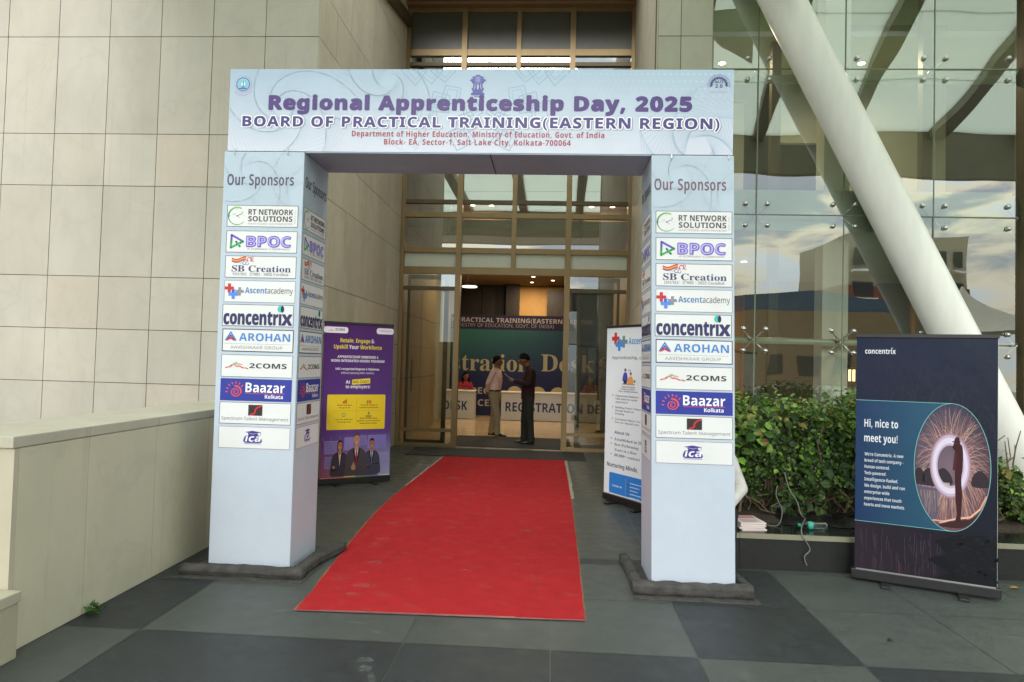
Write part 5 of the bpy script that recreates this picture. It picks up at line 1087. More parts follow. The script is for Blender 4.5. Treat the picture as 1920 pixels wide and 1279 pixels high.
# ================================================================== LOW WALL
LW = thing('parapet_wall', 'low cream stone clad wall with flat coping left of the arch', 'low wall', (-3.1, 5.6, 0))
def low_wall():
    mb = MB()
    ysl = [3.47, 4.02, 4.73, 5.48, 6.22, 6.95, 7.88]
    r = random.Random(5)
    def slope(y): return 1.10 + .0 * y
    for i in range(len(ysl) - 1):
        y0, y1 = ysl[i] + .0015, ysl[i + 1] - .0015
        k = r.uniform(.95, 1.05); c = tuple(q * k for q in rgb('#bbb79f')[:3]) + (1,)
        mb.box(-2.83, -2.80, y0, y1, .004, 1.075, 0, c)
    mb.box(-3.36, -2.83, 3.47, 7.88, 0, 1.075, 1)
    mb.box(-3.36, -2.802, 3.44, 3.47, .0, 1.075, 0, rgb('#b4ad99'))
    obj('cladding', mb, [STONE, M_['joint']], LW, tint=True)
    mb = MB()
    ysc = [3.42, 4.02, 4.75, 5.48, 6.2, 6.95, 7.88]
    for i in range(len(ysc) - 1):
        k = r.uniform(.96, 1.04); c = tuple(q * k for q in rgb('#b0ac9a')[:3]) + (1,)
        mb.box(-3.38, -2.795, ysc[i] + .001, ysc[i + 1] - .001, 1.078, 1.14, 0, c, bev=.006)
    obj('coping', mb, STONE, LW, tint=True)
low_wall()
mb = MB(); mb.box(-4.2, -2.73, 2.2, 3.43, 0, .285, 0, rgb('#a7a38a'))
SW = obj('stone_plinth', mb, STONE, tint=True, origin=(-3.4, 2.8, 0), bevel=.005)
tag(SW, 'short cream stone block standing at the foot of the low wall', 'stone block')
mb = MB(); mb.box(-4.22, -2.72, 2.18, 3.435, .288, .345, 0, rgb('#aaa691'), bev=.006)
obj('coping', mb, STONE, SW, tint=True)

# ================================================================== PLANTER
pl = thing('stone_planter', 'long low black granite planter holding the hedge beside the arch', 'planter', (4, 6.6, 0))
def planter():
    mb = MB()
    bg_ = mat('black_granite', (0.020, 0.021, 0.020), .30, var=.4, scale=60)
    top = mat('black_granite_coping', (0.018, 0.019, 0.018), .16, var=.4, scale=60)
    edge = mat('pale_granite_edge', rgb('#8a8872'), .6, var=.1)
    xs_ = [1.17, 1.53, 2.4, 3.3, 4.2, 5.1, 6.0, 6.9]
    for i in range(7):
        mb.box(xs_[i] + .002, xs_[i + 1] - .002, 5.60, 5.66, .0, .245)
    mb.box(1.17, 6.9, 5.662, 7.85, 0, .2)
    mb.box(1.17, 1.22, 5.662, 7.85, .2, .245)
    obj('front_panel', mb, bg_, pl)
    mb = MB()
    for i in range(7):
        mb.box(xs_[i] + .0015, xs_[i + 1] - .0015, 5.585, 5.605, .247, .285, 1)
        mb.box(xs_[i] + .0015, xs_[i + 1] - .0015, 5.6055, 5.98, .247, .287, 0)
    obj('coping', mb, [top, edge], pl)
    mb = MB(); mb.box(1.22, 6.9, 5.99, 7.85, .2, .30); obj('soil', mb, M_['soil'], pl)
planter()
mb = MB(); mb.box(5.335, 9.4, 7.95, 8.2, 0, 8.4); obj('side_wall', mb, M_['slab'], hotel)
# ================================================================== WELCOME ARCH
arch = thing('welcome_arch', 'pale blue printed cardboard style event arch over the red carpet', 'event arch', (-.6, 5.27, 0))
VINYL = mat('pale_blue_vinyl', rgb('#bdc8d4'), .45, var=.03, scale=2)
AY, AD = 5.0, .55
LX0, LX1, RX0, RX1 = -2.52, -1.90, .752, 1.345
HX0, HX1, HZ0, HZ1 = -2.50, 1.275, 3.14, 3.775
LINEC = '#b0c3d3'
def swirl(a, cx, cy, r, n, turns, step, ratio, col, wd, z, rot0=0):
    """nested polygons, each a little smaller and turned: the guilloche print"""
    for k in range(turns):
        rr = r * ratio ** k
        pts = [(cx + rr * math.cos(R(rot0 + step * k + 360 * i / n)), cy + rr * math.sin(R(rot0 + step * k + 360 * i / n))) for i in range(n)]
        for i in range(n): a.line(pts[i], pts[(i + 1) % n], wd, col, z + .01 * k / turns)

hb = MB(); hb.box(HX0, HX1, AY, AY + AD, HZ0 + .004, HZ1, bev=.006)
header = obj('header_box', hb, VINYL, arch)
W, H = HX1 - HX0, HZ1 - HZ0
a = Art(clip=(.004, .006, W - .004, H - .004))
a.grad(.002, .005, W - .002, H - .002, '#cdd3e0', '#cbd2e0', '#adc4d6', '#a9c0d4', z=1.4, n=10)
swirl(a, .42, .34, .62, 5, 44, 4.2, .955, LINEC, .0026, 2)
swirl(a, 1.22, .55, .60, 4, 40, 4.6, .95, LINEC, .0026, 2.2, 20)
swirl(a, W - .25, .05, .5, 5, 26, 5, .94, '#a5bcd2', .003, 2.2, 8)
for k in range(10):                                   # mandala behind the emblem
    t = R(k * 36)
    for rr, wd in ((.40, .10), (.30, .085), (.52, .11)):
        c = (1.95 + rr * math.cos(t), .62 + rr * math.sin(t))
        pt = [(c[0] + q * math.cos(t) - s_ * math.sin(t), c[1] + q * math.sin(t) + s_ * math.cos(t)) for q, s_ in ((-.08, 0), (0, wd), (.11, 0), (0, -wd))]
        a.stroke(pt, .006, '#8fb1c8', 2.6, closed=True)
        a.stroke([(c[0] + (q - c[0]) * .6, c[1] + (p - c[1]) * .6) for q, p in pt], .004, '#8fb1c8', 2.7, closed=True)
for i in range(34):                                   # halftone dots
    for j in range(9):
        x, y = 2.35 + i * .042 + (j % 2) * .021, .60 - j * .055
        s_ = .004 + .009 * min(1, (x - 2.35) / 1.2) * (1 - j / 10)
        if x < W - .02 and x - 2.35 > (j - 1) * .09: a.disc(x, y, s_, '#b9d0de', 2.8, ry=s_ * .7, n=8)
PUR, PUR2, PK = '#5d4c96', '#55437f', '#a33c4c'
def hx(x): return x - HX0
def hz(z): return z - HZ0
a.clip = None
(a.text('Regional Apprenticeship Day, 2025', hx(-2.186), hz(3.466), .101, PUR2, 5, w=3.156, bold=1, sp=.035, fat=.0065))
def organiser(a):
    s_, w_ = 'BOARD OF PRACTICAL TRAINING(EASTERN REGION)', 3.56
    a.text(s_, hx(-2.380), hz(3.330), .076, '#9a9fb6', 4, w=w_, bold=1, sp=.035, fat=.010)
    a.text(s_, hx(-2.388), hz(3.334), .076, '#f2f3f7', 4.6, w=w_, bold=1, sp=.035, fat=.010, n=10)
    a.text(s_, hx(-2.388), hz(3.334), .076, '#4f4682', 6, w=w_, bold=1, sp=.035, fat=.002, n=4)
organiser(a)
(a.text('Department of Higher Education, Ministry of Education, Govt. of India', hx(-1.542), hz(3.262), .042, PK, 5, w=1.885, bold=1, sp=.04))
(a.text('Block- EA, Sector-1, Salt Lake City, Kolkata-700064', hx(-1.296), hz(3.202), .042, PK, 5, w=1.394, bold=1, sp=.04))
link('printed_face', a.mesh('printed_face', (HX0, AY, HZ0), (1, 0, 0), (0, 0, 1)), header)
# round seal, left
a = Art()
a.arc(0, 0, .052, .066, 0, 360, '#7f86bd', 4, n=40)
for k in range(36): a.arc(0, 0, .0535, .0645, k * 10, k * 10 + 5, '#d8e2f0', 4.4, n=2)
a.arc(0, 0, .046, .051, 0, 360, '#5b57a0', 4.6, n=40)
a.disc(0, 0, .046, '#8fd0dc', 4.5, n=32)
for k in range(12): a.line((.018 * math.cos(R(k * 30)), .018 * math.sin(R(k * 30))), (.040 * math.cos(R(k * 30)), .040 * math.sin(R(k * 30))), .0025, '#4f6fa8', 5)
a.disc(0, .002, .017, '#cfeaf0', 5.2); a.rect(-.003, -.022, .003, .02, '#4f5a98', 5.6); a.rect(-.012, -.024, .012, -.019, '#4f5a98', 5.6)
a.poly([(-.030, -.028), (.030, -.028), (.026, -.036), (-.026, -.036)], '#4f5a98', 5.8)
for k in range(9):
    t = R(222 + k * 12)
    a.line((.074 * math.cos(t), .074 * math.sin(t) - .006), (.084 * math.cos(t + .06), .084 * math.sin(t + .06) - .006), .004, '#a06aa6', 5)
link('emblem', a.mesh('emblem', (-2.395, AY, 3.655), (1, 0, 0), (0, 0, 1)), header)
# lion capital, centre
a = Art(); E_ = '#5f62a4'
a.rect(-.050, -.078, .050, -.066, E_, 4); a.blob([(-.046, -.066), (-.034, -.052), (-.04, -.036), (.04, -.036), (.034, -.052), (.046, -.066)], E_, 4)
a.rect(-.046, -.034, .046, -.022, E_, 4); a.disc(0, -.028, .0055, '#c9d8ea', 4.6, n=12)
for s_ in (-1, 1):
    a.disc(s_ * .026, -.028, .004, '#c9d8ea', 4.6, n=8)
    a.poly([(s_ * .036, -.022), (s_ * .026, -.022), (s_ * .022, .02), (s_ * .034, .03)], E_, 4.2)
    a.poly([(s_ * .018, -.022), (s_ * .008, -.022), (s_ * .006, .02), (s_ * .019, .02)], E_, 4.2)
    a.blob([(s_ * .02, .02), (s_ * .04, .012), (s_ * .050, .034), (s_ * .046, .054), (s_ * .03, .066), (s_ * .016, .05)], E_, 4.3)
    a.poly([(s_ * .048, .042), (s_ * .060, .038), (s_ * .058, .030), (s_ * .048, .028)], E_, 4.4)
    a.disc(s_ * .042, .050, .004, '#b9cbe2', 4.8, n=8)
a.blob([(-.024, .014), (-.028, .046), (-.018, .072), (0, .078), (.018, .072), (.028, .046), (.024, .014), (0, .004)], '#6f73b0', 4.6)
a.blob([(-.014, .030), (-.012, .058), (.012, .058), (.014, .030), (0, .018)], '#8f95c4', 5)
for s_ in (-1, 1): a.disc(s_ * .006, .050, .0025, E_, 5.3, n=8)
a.poly([(-.005, .042), (.005, .042), (0, .034)], E_, 5.3); a.line((-.007, .027), (.007, .027), .002, E_, 5.3)
for k in range(7): a.line((-.024 + k * .008, -.088), (-.019 + k * .008, -.088), .007, E_, 4)
a.line((-.026, -.0845), (.030, -.0845), .0018, E_, 4.2)
link('emblem', a.mesh('emblem', (-.602, AY, 3.655), (1, 0, 0), (0, 0, 1)), header)
# half gear, right
a = Art(); N_ = '#4d4a86'
a.arc(0, -.012, .050, .060, -8, 188, N_, 4)
for k in range(18):
    t = -4 + k * 11.2; a.arc(0, -.012, .0595, .068, t, t + 6, N_, 4, n=2)
for k in range(15):
    t = -4 + k * 13.2; a.arc(0, -.012, .043, .0505, t, t + 5, N_, 4, n=2)
a.arc(0, -.012, .0735, .0745, -10, 190, '#8489b2', 4)
for k in range(26): a.arc(0, -.012, .077, .083, -8 + k * 7.6, -4 + k * 7.6, '#6f74a4', 4, n=2)
a.text('NATS', 0, .004, .020, N_, 5, 'C', w=.060, bold=.02); a.text('2.0', 0, -.030, .026, N_, 5, 'C', w=.052, bold=.02)
for k in range(12): a.line((-.062 + k * .0105, -.060), (-.055 + k * .0105, -.060), .007, '#a5abc4', 4)
link('emblem', a.mesh('emblem', (1.166, AY, 3.668), (1, 0, 0), (0, 0, 1)), header)
# underside and seam
mb = MB(); mb.box(LX1 + .004, RX0 - .066, AY + .004, AY + AD - .004, HZ0 - .004, HZ0 + .003); mb.box(-.50, -.493, AY + .003, AY + AD - .003, HZ0 - .007, HZ0 - .003, 1)
obj('underside', mb, [mat('grey_blue_vinyl', rgb('#a3b6cc'), .6, var=.08, scale=3), M_['joint']], header)

# ---- sponsor panels -------------------------------------------------
PWID, PHT = .548, .166
def lg_rt(a):
    g1, g2 = '#2f7f7a', '#9fd06a'
    a.arc(.078, .083, .060, .072, 60, 190, '#8fca66', 3, '#2f7d70', ky=1.0, n=20)
    a.arc(.078, .083, .064, .071, 190, 320, '#2f7d70', 3, '#8fd08a', n=20)
    a.line((.078, .083), (.108, .098), .004, '#55565c', 4); a.line((.078, .083), (.100, .066), .003, '#8a8c92', 4); a.disc(.078, .083, .005, '#3d3e44', 4.5, n=10)
    for k in range(4): a.line((.078 + .045 * math.cos(R(k * 90)), .083 + .045 * math.sin(R(k * 90))), (.078 + .056 * math.cos(R(k * 90)), .083 + .056 * math.sin(R(k * 90))), .002, '#a5a7ad', 4)
    a.text('24', .040, .088, .018, '#c5b7b2', 4, w=.026); a.text('7', .108, .092, .022, '#6a6b70', 4)
    a.text('RT NETWORK', .165, .094, .042, '#514a4c', 4, w=.345, bold=.028); a.text('SOLUTIONS', .165, .043, .040, '#514a4c', 4, w=.340, bold=.026)
    a.text('ANYTIME ANYWHERE', .163, .018, .014, '#a9a7a8', 4, w=.345); a.text('PVT LTD', .531, .03, .010, '#a9a7a8', 4, w=.095, rot=90)
def lg_bpoc(a):
    P, G = '#6a5cc0', '#3fae62'
    def seg(p, q, c, z): a.line(p, q, .016, c, z); a.disc(p[0], p[1], .008, c, z, n=12); a.disc(q[0], q[1], .008, c, z, n=12)
    seg((.042, .132), (.132, .084), P, 3); seg((.042, .132), (.040, .080), P, 3.2); seg((.040, .080), (.038, .036), G, 3.4); seg((.038, .036), (.080, .058), G, 3.5)
    seg((.080, .058), (.098, .068), '#9d96d2', 3.55); seg((.078, .082), (.108, .046), G, 3.6); seg((.132, .084), (.108, .072), G, 3.7)
    a.text('BPOC', .160, .046, .078, P, 4, w=.338, bold=1, fat=.005)
    a.text('BPOC', .162, .049, .072, '#b9b1e4', 4.8, w=.334)
    
    a.text('A FORNAX COMPANY', .165, .022, .013, '#8a8790', 4, w=.33)
def lg_sb(a):
    pts = [(.050 + .11 * t, .140 - .010 * math.sin(t * 5)) for t in [k / 10 for k in range(11)]]
    for c, dy in (('#c03a4a', .008), ('#e07a3a', .002), ('#e8a840', -.004), ('#d0694a', -.010), ('#6a3f8f', -.015)):
        a.stroke([(x, y + dy) for x, y in pts], .0068, c, 3 + abs(dy) * 20)
    a.arc(.185, .138, .012, .018, -60, 230, '#c83a5a', 4); a.arc(.205, .148, .007, .011, -90, 200, '#c83a5a', 4); a.arc(.212, .130, .006, .010, 100, 360, '#d05050', 4)
    a.arc(.148, .112, .010, .0145, 60, 330, '#3a5fae', 4); a.arc(.170, .108, .009, .013, 90, 380, '#3a5fae', 4); a.arc(.120, .116, .006, .009, 100, 380, '#e09040', 4)
    a.line((.152, .136), (.180, .124), .006, '#e07a3a', 4)
    a.text('SB Creation', .052, .046, .048, '#4b4a70', 4, w=.455, serif=True); a.text('ISO/IEC  27001 : 2022 Certified', .060, .018, .020, '#8d8c98', 4, w=.43, serif=True)
def lg_asc(a, W_=True):
    def plus(cx, cy, s_, c, z): a.rect(cx - s_, cy - s_ / 3, cx + s_, cy + s_ / 3, c, z); a.rect(cx - s_ / 3, cy - s_, cx + s_ / 3, cy + s_, c, z + .2)
    plus(.104, .118, .030, '#e6e8ea', 3); plus(.120, .082, .032, '#8b8c96', 3.4); plus(.040, .106, .035, '#c2393c', 3.8); plus(.072, .060, .037, '#5b8be0', 4.2)
    a.rect(.060, .070, .075, .095, '#3d5fae', 4.7)
    a.text('Ascent', .162, .070, .044, '#5a7fb8', 4, w=.170, bold=.012); a.text('academy', .336, .070, .044, '#55565e', 4, w=.194)
def lg_conc(a):
    a.text('concentri', .012, .014, .104, '#3b3a66', 4, w=.442, bold=1, fat=.003)
    a.text('x', .458, .014, .104, '#3b3a66', 4, w=.078, bold=1, fat=.003)
    a.rect(.424, .100, .458, .138, '#dfe2e2', 4.6)
    a.disc(.444, .135, .021, '#43bfae', 5, ry=.026); a.disc(.461, .135, .013, '#2f2f58', 5.4, ry=.026)
def lg_aro(a):
    cx = .065
    a.poly([(.020, .082), (cx, .150), (.112, .082), (.100, .082), (cx, .132), (.032, .082)], '#3f7fc6', 3)
    a.poly([(.030, .082), (cx, .126), (.102, .082), (.094, .082), (cx, .112), (.040, .082)], '#2f4f96', 3.4)
    a.poly([(.022, .076), (cx, .108), (.110, .076), (.085, .080), (cx, .092), (.045, .080)], '#cc3a48', 3.8)
    a.text('AROHAN', .130, .080, .056, '#4b86cc', 4, w=.392, bold=.03)
    a.line((.016, .058), (.522, .058), .0022, '#a9adb2', 4); a.text('AAVISHKAAR GROUP', .066, .022, .022, '#8f9296', 4, w=.40, bold=.006)
def lg_2c(a):
    for k, (x, y, c) in enumerate([(.045, .070, '#c83030'), (.075, .082, '#d23838'), (.104, .094, '#d24040'), (.165, .070, '#c83030'), (.140, .080, '#d23838'), (.196, .066, '#c83030'), (.118, .080, '#d25050'), (.090, .092, '#7fae7a'), (.128, .098, '#86b080'), (.108, .106, '#b0c8ac'), (.150, .094, '#dca070'), (.070, .074, '#e09a80')]):
        th = (y - .08) * 8 + (.118 - x) * -3
        a.line((x - .013, y - .004 * (1 if x < .118 else -1)), (x + .013, y + .004 * (1 if x < .118 else -1)), .0075, c, 3 + k * .1)
    a.text('2COMS', .218, .068, .036, '#3b393c', 4, w=.285, bold=.014)
def lg_baz(a):
    pts = []
    for k in range(34):
        t = k / 33 * 4.2 * math.pi; r_ = .006 + .040 * k / 33
        pts.append((.118 + r_ * math.cos(t + 1.1), .066 + r_ * math.sin(t + 1.1) * .9))
    a.stroke(pts, .007, '#e0584a', 4); a.arc(.118, .066, .040, .050, -10, 100, '#e0584a', 4.3)
    for k in range(7):
        t = R(40 + k * 24); a.line((.118 + .058 * math.cos(t), .070 + .056 * math.sin(t)), (.118 + .076 * math.cos(t), .070 + .074 * math.sin(t)), .008, '#e0584a', 4.5)
    a.text('Baazar', .195, .066, .072, '#f2f2f4', 4, w=.300, bold=.034); a.line((.195, .056), (.495, .060), .0035, '#d8584c', 4.4); a.text('Kolkata', .345, .022, .028, '#f0f0f4', 4, w=.138, bold=.022)
def lg_spe(a):
    a.rect(.222, .066, .330, .148, '#3a3234', 3)
    q = [(.236, .072), (.262, .078), (.276, .092), (.274, .108), (.290, .128), (.328, .144)]
    a.stroke(q, .012, '#c8363c', 4); a.stroke([(x - .008, y + .006) for x, y in q[1:]], .003, '#3a3234', 4.5)
    a.text('Spectrum Talent Management', .018, .030, .024, '#85858a', 4, w=.512)
def lg_ica(a):
    V = '#4a3f8e'
    a.poly([(.200, .125), (.262, .136), (.330, .125), (.265, .112)], V, 3); a.poly([(.226, .118), (.226, .106), (.265, .098), (.302, .106), (.302, .118), (.265, .109)], V, 3.3)
    a.line((.322, .126), (.324, .104), .003, V, 3.5)
    a.blob([(.198, .048), (.200, .085), (.225, .104), (.265, .108), (.305, .104), (.328, .080), (.330, .048), (.265, .044)], V, 3.6)
    a.text('ica', .206, .054, .052, '#f0eff6', 4.4, w=.115, bold=.03, slant=.22); a.line((.200, .038), (.330, .038), .004, '#7a73ae', 3.8)
LOGOS = [(lg_rt, 2.73, 2.566), (lg_bpoc, 2.536, 2.371), (lg_sb, 2.346, 2.18), (lg_asc, 2.16, 1.995), (lg_conc, 1.979, 1.815), (lg_aro, 1.794, 1.623), (lg_2c, 1.601, 1.433), (lg_baz, 1.421, 1.255), (lg_spe, 1.245, 1.083), (lg_ica, 1.064, .901)]
def pillar(x0, x1, us, side):
    mb = MB(); mb.box(x0, x1, AY, AY + AD, 0.006, HZ0, bev=.005)
    p = obj('pillar', mb, VINYL, arch)
    # guilloche print and heading, front and inner face
    inner = x1 if side < 0 else x0
    for (o, U, wd) in (((x0, AY, 0), (1, 0, 0), x1 - x0), ((inner, AY if side < 0 else AY + AD, 0), (0, 1, 0) if side < 0 else (0, -1, 0), AD)):
        a = Art(clip=(.004, .01, wd - .004, HZ0 - .006))
        a.grad(.004, .01, wd - .004, HZ0 - .006, '#c3ccd9', '#c1cbd8', '#b4c6d4', '#b1c4d3', z=.8, n=8)
        swirl(a, wd * .35, 2.98, .46, 4, 30, 5.2, .945, '#b1c1ce', .0026, 1.4, 10)
        swirl(a, wd * .95, 2.80, .40, 5, 24, 5.5, .94, '#b1c1ce', .0024, 1.6, 30)
        front = wd > .6 or U[0]
        if U[0]: a.text('Our Sponsors', us - x0, 2.885, .079, '#57506a' if side < 0 else '#74586a', 3, w=.512, bold=0, sp=.05, fat=.0022)
        else: a.text('Our Sponsors', wd / 2, 2.885, .079, '#4f4f62', 3, 'C', w=.47, bold=0, sp=.04, fat=.003)
        link('printed_face', a.mesh('printed_face', o, U, (0, 0, 1)), p)
        for fn, zt, zb in LOGOS:
            a = Art()
            ww = PWID if U[0] else .50
            hh = zt - zb
            a.sx = ww / PWID; a.sy = hh / PHT
            if fn is lg_baz: a.rect(0, 0, PWID, PHT, '#36409a', 1)
            else:
                a.rect(0, 0, PWID, PHT, '#dfe2e2', 1)
                fc = {'lg_asc': '#8d9096', 'lg_ica': '#9a8f9c', 'lg_2c': '#6f7276', 'lg_aro': '#33343a'}.get(fn.__name__, '#5b5456')
                a.frame(0, 0, PWID, PHT, .0038 if fn is not lg_aro else .006, fc, 2)
            fn(a)
            if U[0]: oo = (us + .012 - (.004 if fn is not lg_conc else .010), AY - .0012, zb)
            else: oo = (inner + (.0012 if side < 0 else -.0012), (AY + .025) if side < 0 else (AY + AD - .025), zb)
            link('sponsor_panel', a.mesh('sponsor_panel', oo, U, (0, 0, 1)), p)
    if side > 0:                          # this pillar leans a little towards the other
        for o_ in [p] + list(p.children):
            for v in o_.data.vertices: v.co.x -= .062 * v.co.z / HZ0
    return p
pillar(LX0, LX1, -2.488, -1)
pillar(RX0, RX1, .774, 1)
for x, z in ((-2.44, 3.14), (-2.03, 3.14), (.83, 3.13), (1.24, 3.13)):
    mb = MB(); mb.tube([(x, AY - .004, z + .022), (x + .004, AY - .012, z + .012), (x + .003, AY - .013, z - .014), (x + .006, AY - .004, z - .028)], .0022, 6)
    obj('wire_tie', mb, M_['steel'], arch)

# ---- black felt wrapped round the feet ------------------------------
def felt(name, label, sheet, rolls, seed):
    t = thing(name, label, 'black mat', ((sheet[0] + sheet[1]) / 2, (sheet[2] + sheet[3]) / 2, 0), 'black felt mats under the arch pillars')
    mb = MB(); mb.box(sheet[0], sheet[1], sheet[2], sheet[3], .001, .005); obj('sheet', mb, M_['blackcloth'], t)
    r = random.Random(seed)
    for pts, rad in rolls:
        mb = MB()
        P = [Vector(p) for p in pts]
        q, rr = [], []
        for i in range(len(P) - 1):
            for k in range(7):
                q.append(P[i].lerp(P[i + 1], k / 7) + Vector((r.uniform(-.006, .006), r.uniform(-.006, .006), 0))); rr.append(rad * r.uniform(.9, 1.08))
        q.append(P[-1]); rr.append(rad * .97)
        for i in range(len(q)): q[i].z = rr[i] * .78
        mb.tube(q, rr, 26)
        crease = [r.choice((.84, .95, 1.02, 1.08)) for k in range(26)]
        cc = q
        for i, v in enumerate(mb.v):          # folds run along the roll; it sags flat on the floor
            j, k = divmod(i, 26)
            if j >= len(cc): break
            d = Vector(v) - cc[j]; f = crease[k] * (1 + .05 * math.sin(j * 1.7 + k)) * r.uniform(.97, 1.03)
            p_ = cc[j] + d * f
            mb.v[i] = (p_.x, p_.y, max(.006, min(p_.z, rad * 1.62)))
        obj('fabric_roll', mb, M_['blackcloth'], t, smooth=True)
    return t
felt('black_floor_mat', 'black felt mat with rolled edges under the left arch pillar', (-2.66, -1.72, 4.76, 5.70),
     [([(-2.64, 4.86, .05), (-2.2, 4.88, .05), (-1.74, 4.86, .05)], .047), ([(-1.80, 4.93, .05), (-1.78, 5.2, .05), (-1.70, 5.62, .05)], .045)], 1)
felt('black_floor_mat', 'black felt mat with a thick front roll under the right arch pillar', (.60, 1.46, 4.76, 5.70),
     [([(.60, 4.89, .05), (1.0, 4.89, .05), (1.43, 4.89, .05)], .054), ([(.655, 4.98, .05), (.65, 5.2, .05), (.62, 5.68, .05)], .040), ([(1.44, 4.97, .05), (1.43, 5.08, .05), (1.42, 5.3, .05)], .036)], 2)

# ================================================================== CARPET AND DOOR MATS
def carpet():
    m = mat('red_felt_carpet', (0.42, 0.024, 0.028), .95, var=.10, scale=7, bump=.35, bscale=260, spec=.08)
    t = m.node_tree                       # dusty scuffs of the carpet itself
    b = t.nodes['Principled BSDF']; src = b.inputs['Base Color'].links[0].from_socket
    co = t.nodes.new('ShaderNodeTexCoord'); n = t.nodes.new('ShaderNodeTexNoise'); n.inputs['Scale'].default_value = 5.5; n.inputs['Detail'].default_value = 8; n.inputs['Roughness'].default_value = .7
    t.links.new(co.outputs['Object'], n.inputs['Vector'])
    r = t.nodes.new('ShaderNodeValToRGB'); r.color_ramp.elements[0].position = .54; r.color_ramp.elements[1].position = .80
    r.color_ramp.elements[0].color = (0, 0, 0, 1); r.color_ramp.elements[1].color = (.6, .6, .6, 1)
    t.links.new(n.outputs['Fac'], r.inputs['Fac'])
    mx_ = t.nodes.new('ShaderNodeMixRGB'); mx_.inputs[2].default_value = (.30, .10, .085, 1)
    t.links.new(r.outputs[0], mx_.inputs[0]); t.links.new(src, mx_.inputs[1]); t.links.new(mx_.outputs[0], b.inputs['Base Color'])
    r_ = random.Random(9)
    mb = MB()
    n = 60
    L_, R_ = [], []
    for i in range(n + 1):
        f = i / n; y = 4.265 + (11.30 - 4.265) * f
        xl = -1.572 - .23 * math.sin(min(1, f * 1.9) * math.pi / 2) ** 1.2 + .06 * max(0, f - .55) * 2 + r_.uniform(-.004, .004)
        xr = .245 + .02 * math.sin(f * 3.1) + r_.uniform(-.003, .003)
        L_.append((xl, y + .0)); R_.append((xr, y + .065 * (1 - f)))
    for i in range(n):
        row = lambda k, z: [(L_[k][0] + (R_[k][0] - L_[k][0]) * s_ / 8, L_[k][1] + (R_[k][1] - L_[k][1]) * s_ / 8, z) for s_ in range(9)]
        p, q = row(i, .0055), row(i + 1, .0055)
        mb.add(p + q, [(s_, s_ + 1, s_ + 10, s_ + 9) for s_ in range(8)])
        for e_ in (0, 8):
            mb.add([p[e_], q[e_], (q[e_][0], q[e_][1], .001), (p[e_][0], p[e_][1], .001)], [(0, 1, 2, 3)])
    p = row = [(L_[0][0] + (R_[0][0] - L_[0][0]) * s_ / 8, L_[0][1] + (R_[0][1] - L_[0][1]) * s_ / 8) for s_ in range(9)]
    for s_ in range(8): mb.add([(p[s_][0], p[s_][1], .0055), (p[s_ + 1][0], p[s_ + 1][1], .0055), (p[s_ + 1][0], p[s_ + 1][1], .001), (p[s_][0], p[s_][1], .001)], [(0, 1, 2, 3)])
    for i, v in enumerate(mb.v):          # faint ripples in the felt
        if v[2] > .005: mb.v[i] = (v[0], v[1], v[2] + .0018 * (1 + math.sin(v[1] * 9 + v[0] * 3)) * (.5 + .5 * math.sin(v[0] * 7 + v[1] * 1.7)))
    o = obj('red_carpet', mb, m, smooth=True, origin=(-.7, 4.3, 0)); tag(o, 'long red felt carpet leading under the arch to the doors', 'carpet')
    # worn tape along the edges, one ribbon each
    DT, BT = mat('dusty_white_tape', rgb('#a99f90'), .8, var=.25, scale=18), mat('old_brown_tape', rgb('#8a6a48'), .8, var=.3, scale=30)
    def ribbon(pts, sgn, i0, i1, wmin, wmax, m_):
        mb = MB(); q = []
        for i in range(i0, i1):
            w_ = r_.uniform(wmin, wmax)
            q += [(pts[i][0] - sgn * .002, pts[i][1], .0022), (pts[i][0] + sgn * w_, pts[i][1], .0022)]
        k = len(q) // 2
        mb.add(q, [(2 * i, 2 * i + 1, 2 * i + 3, 2 * i + 2) for i in range(k - 1)])
        obj('edge_tape', mb, m_, o)
    ribbon(L_, -1, 0, 37, .002, .020, BT); ribbon(L_, -1, 37, n + 1, .018, .036, DT)
    ribbon(R_, 1, 0, 33, .004, .012, BT); ribbon(R_, 1, 33, n + 1, .034, .048, DT)
    mb = MB()                            # transparent front tape, dusty
    for s_ in range(8):
        mb.add([(p[s_][0], p[s_][1] - .018, .0065), (p[s_ + 1][0], p[s_ + 1][1] - .018, .0065), (p[s_ + 1][0], p[s_ + 1][1] + .012, .0065), (p[s_][0], p[s_][1] + .012, .0065)], [(0, 1, 2, 3)])
    obj('edge_tape', mb, mat('pinkish_clear_tape', rgb('#8d5558'), .35, var=.3, scale=20), o)
carpet()
